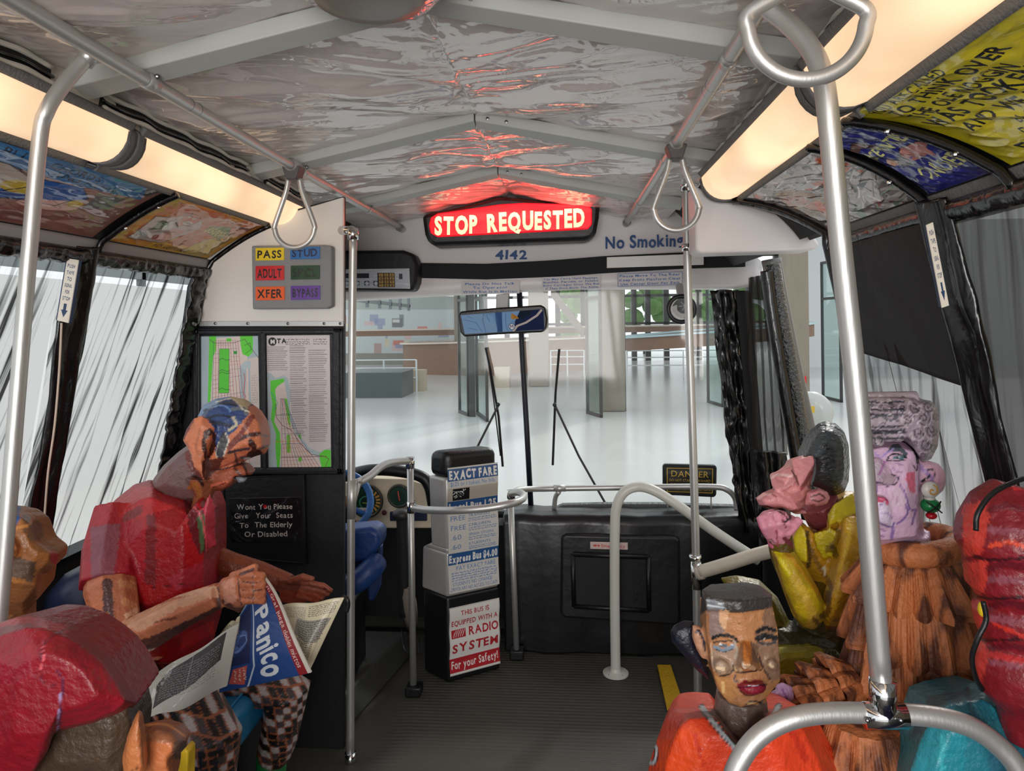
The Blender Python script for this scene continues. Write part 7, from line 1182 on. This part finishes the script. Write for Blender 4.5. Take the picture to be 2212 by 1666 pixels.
for x, y, r in ((1996, 905, 13), (1975, 880, 12), (2005, 878, 12), (2012, 930, 13), (1984, 935, 12), (1960, 905, 10), (2000, 960, 13), (2022, 900, 8), (1900, 952, 14), (1950, 882, 8), (1925, 874, 7), (1900, 874, 7), (1880, 874, 7), (1995, 985, 8), (2018, 968, 9)):
    S.stroke([(x + r * (1 - k / 12) * math.cos(k * .9), y + r * (1 - k / 12) * math.sin(k * .9) * 1.15) for k in range(11)], 2.4, (54, 54, 62), .9); S.stroke([(x + r * 1.25 * math.cos(k * .6), y + r * 1.35 * math.sin(k * .6)) for k in range(8)], 1.6, (206, 196, 206), .8)
for y, w in ((868, 4), (884, 5), (895, 7), (921, 5), (932, 9), (946, 5)): S.stroke([(1866, y), (1910, y + 2), (1952, y)], w, (44, 48, 58), .9, rag=4)
for k in range(60):
    x = 1870 + (k * 37 % 155); y = 856 + (k * 53 % 135); S.stroke([(x, y), (x + 5, y - 4), (x + 9, y + 1)], 2.2, (60, 60, 70) if k % 3 else (214, 204, 214), .8, rag=1)
S.stroke([(1880, 905), (1900, 898), (1925, 908), (1940, 900)], 5, (70, 76, 86), .8, rag=3); S.mottle(.2, 90).done()
q = U(2006, 1057, 1.79); e_ = G().lathe(q, [(.001, 0), (.016, .0), (.021, .004), (.021, .008), (.016, .014), (.001, .015)], 28, (0, -1, 0)).obj('earring', mat('white_enamel_disc', (214, 214, 208), .3), t, smooth=True); e_['label'] = 'white and gold disc earring with green bead'
G().tube([q + Vector((.0035 * k / 3 * math.cos(k * .7), -.0165, .0035 * k / 3 * math.sin(k * .7))) for k in range(1, 12)], .0016, 6).obj('gold_spiral', mat('gold_paint', (206, 150, 40), .3), e_, smooth=True); G().ell(U(2010, 1092, 1.79), (.023, .02, .018), 20, 14).obj('green_bead', mat('green_enamel', (24, 128, 70), .25), e_, smooth=True)
for (a, b) in (((-.016, .012), (.016, -.012)), ((-.014, -.012), (.014, .012))): G().tube([U(2010, 1092, 1.79) + Vector((a[0] * (1 - k) + b[0] * k, -.0205 + .006 * (2 * k - 1) ** 2, a[1] * (1 - k) + b[1] * k)) for k in np.linspace(0, 1, 7)], .0018, 6).obj('black_cross', m_black, e_)
G().lathe(U(2008, 1076, 1.79), [(.010, -.006), (.013, 0), (.010, .006)], 16).obj('white_ring', MATS['white_enamel_disc'], e_, smooth=True); G().ell(U(2012, 1114, 1.79), (.013, .012, .009), 14, 10).obj('red_tip', mat('red_enamel_bead', (190, 20, 40), .25), e_, smooth=True)
m_ruf = mat('ruffled_brown_coat', (172, 100, 58), .6, noise=(26, .5, (1, 1, .22)), bump=(70, .6)); nt = m_ruf.node_tree; mx_ = [n for n in nt.nodes if n.type == 'MIX'][0]; nz_ = [n for n in nt.nodes if n.type == 'TEX_NOISE' and n.inputs['Scale'].default_value == 26][0]; mr_ = nt.nodes.new('ShaderNodeMapRange'); mr_.inputs[1].default_value = .42; mr_.inputs[2].default_value = .56
nt.links.new(nz_.outputs['Fac'], mr_.inputs[0]); nt.links.new(mr_.outputs[0], mx_.inputs['Factor']); mx_.inputs['A'].default_value = (*lin((92, 50, 32)), 1); mx_.inputs['B'].default_value = (*lin((186, 112, 66)), 1); tri = lambda x: abs((x / math.pi) % 2 - 1) * 2 - 1
def tiers(nm, c, axis, L, n=17, el=1.): # L: (h_top, h_bottom, r_top, r_bottom)
    o = None
    for i, (h1, h0, r1, r0) in enumerate(L): o = G().lathe(c, [(r1 * .6, h1 + .004), (r1, h1), (r0 * 1.0, h0 + .012), (r0 * .985, h0), (r0 * .8, h0 + .004), (r1 * .5, h1 - .005)], n * 8, axis, mod=lambda a, h, i=i, h1=h1, h0=h0: 1 + (.035 + .10 * min(1, max(0, (h1 - h) / (h1 - h0)))) * tri(a * n + i * 1.3 + .8 * math.sin(a * 3 + i))).obj(nm, m_ruf, t)
    return o
zc = lambda py: U(1970, py, 1.87).z; c0 = U(1972, 1200, 1.885); c0.z = 0
G().tube([c0 + Vector((.096 * KS * math.cos(a), .106 * KS * math.sin(a), zc(1178) + .012 * math.cos(a + .5))) for a in np.linspace(0, 2 * math.pi, 33)[:-1]], .032, 14, closed=True).obj('collar_roll', m_ruf, t, smooth=True)
tiers('coat_tier', c0, (0, 0, 1), [(zc(1196), zc(1296), .095, .158), (zc(1284), zc(1398), .138, .168), (zc(1386), zc(1484), .150, .170), (zc(1472), zc(1570), .156, .176), (zc(1560), zc(1680), .160, .185), (zc(1670), zc(1800), .165, .195)])
c1 = U(1830, 1480, 1.86); ax = Vector((1, .15, .35)).normalized(); tiers('sleeve_tier', c1, tuple(ax), [(.02, -.035, .05, .085), (-.03, -.085, .055, .082), (-.075, -.13, .05, .07)], 11)
S = Sculpt(); S.paint((206, 168, 214)); S.puff([(1660, 1512), (1672, 1496), (1694, 1482), (1712, 1484), (1716, 1510), (1700, 1524), (1672, 1526)], 1.80, .022)
for k in range(4): S.limb([(1700 - k * 3, 1496 + k * 8, 1.78, .009), (1676, 1498 + k * 8, 1.775, .009), (1660, 1506 + k * 8, 1.78, .007)], 7)
S.limb([(1706, 1490, 1.80, .010), (1690, 1482, 1.79, .009), (1676, 1486, 1.785, .007)], 7); S.fuse('hand', m_vc, t, .003, 1, .1); S.stroke([(1690, 1490), (1700, 1510)], 4, (150, 90, 180)); S.stroke([(1672, 1500), (1680, 1516)], 3, (140, 80, 170)); S.done()
c2 = U(1868, 1660, 1.7); c2.z = 0; tiers('lap_tier', c2, (0, 0, 1), [(U(1868, 1556, 1.7).z, U(1868, 1680, 1.7).z, .08, .125), (U(1868, 1670, 1.7).z, U(1868, 1800, 1.7).z, .10, .14)], 12)

# ---- person with rolled red hair and teal jacket
KS = .95
t = thing('person', (1.1, 1.4, .5), 'figure with rolled red hair, headphones and teal jacket at the right edge', 'person')
S = Sculpt(); S.paint((130, 22, 34)); L = [(1050, .045, 2205), (1085, .075, 2200), (1108, .100, 2204), (1140, .118, 2222), (1180, .118, 2226), (1204, .100, 2216), (1222, .104, 2222), (1250, .112, 2238), (1275, .100, 2232), (1292, .085, 2232), (1320, .100, 2240), (1360, .094, 2236), (1382, .080, 2232), (1400, .095, 2240), (1450, .100, 2240), (1490, .090, 2236), (1530, .06, 2236), (1600, .05, 2236)]
S.tube([U(x - .17 * r * 1.05 * 1120, y, 1.34) for y, r, x in L], [r * .88 for y, r, x in L], 20); S.limb([(2236, 1500, 1.4, .06), (2240, 1700, 1.45, .12), (2240, 2000, 1.45, .13)]); S.fuse('body', m_vc, t, .0042, 2, .1, 4)
for y0, y1 in ((1090, 1200), (1215, 1285), (1300, 1375), (1392, 1470)): S.region([(2080, y0), (2130, y0 - 8), (2136, y0 + 30), (2122, y1), (2080, y1)], (206, 62, 50), .85, rag=8); S.stroke([(2136, y0 + 12), (2170, y0 + 4), (2214, y0 + 10)], 14, (84, 14, 30), .7, rag=8); S.stroke([(2140, (y0 + y1) / 2), (2212, (y0 + y1) / 2 + 6)], 16, (150, 96, 112), .45, rag=10)
for y in (1206, 1290, 1380): S.stroke([(2104, y - 4), (2140, y + 4), (2214, y)], 7, (46, 8, 18), .9, rag=3)
S.stroke([(2140, 1180), (2180, 1172), (2214, 1182)], 9, (226, 70, 30), .9, rag=4); S.stroke([(2150, 1350), (2190, 1366), (2214, 1378)], 8, (214, 50, 36), .9, rag=4); S.stroke([(2130, 1410), (2170, 1420), (2214, 1430)], 14, (206, 50, 50), .7, rag=6); S.region([(2180, 1040), (2214, 1030), (2214, 1060), (2190, 1060)], (196, 40, 44), .8); S.mottle(.2, 40).done()
G().tube([U(*q) for q in ((2108, 1146, 1.24), (2112, 1110, 1.24), (2140, 1070, 1.25), (2180, 1046, 1.26), (2230, 1032, 1.28), (2290, 1050, 1.34))], .0045, 10, smooth_n=8).obj('headphone_band', m_black, t, smooth=True); G().tube([U(*q) for q in ((2124, 1300, 1.24), (2130, 1340, 1.24), (2112, 1380, 1.24), (2100, 1420, 1.25), (2106, 1460, 1.26), (2122, 1490, 1.28))], .0045, 8, smooth_n=8).obj('headphone_cable', m_black, t, smooth=True)
G().ell(U(2122, 1316, 1.30), (.008, .008, .014), 10, 8).obj('yellow_bead', mat('yellow_bead', (230, 196, 40), .4), t, smooth=True)
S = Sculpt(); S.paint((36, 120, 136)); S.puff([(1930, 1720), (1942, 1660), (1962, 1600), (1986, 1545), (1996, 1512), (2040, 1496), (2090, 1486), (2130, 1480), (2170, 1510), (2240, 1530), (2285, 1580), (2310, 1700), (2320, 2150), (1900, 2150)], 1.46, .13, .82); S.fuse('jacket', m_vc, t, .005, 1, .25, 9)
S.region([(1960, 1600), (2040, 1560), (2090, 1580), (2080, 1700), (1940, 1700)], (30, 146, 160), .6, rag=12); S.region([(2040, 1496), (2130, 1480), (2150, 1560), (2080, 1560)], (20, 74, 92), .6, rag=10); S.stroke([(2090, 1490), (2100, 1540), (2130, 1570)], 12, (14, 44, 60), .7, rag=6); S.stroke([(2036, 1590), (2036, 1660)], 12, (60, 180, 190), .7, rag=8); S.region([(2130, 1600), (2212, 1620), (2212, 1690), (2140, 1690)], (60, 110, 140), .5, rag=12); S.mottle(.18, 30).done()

KS = 1.0
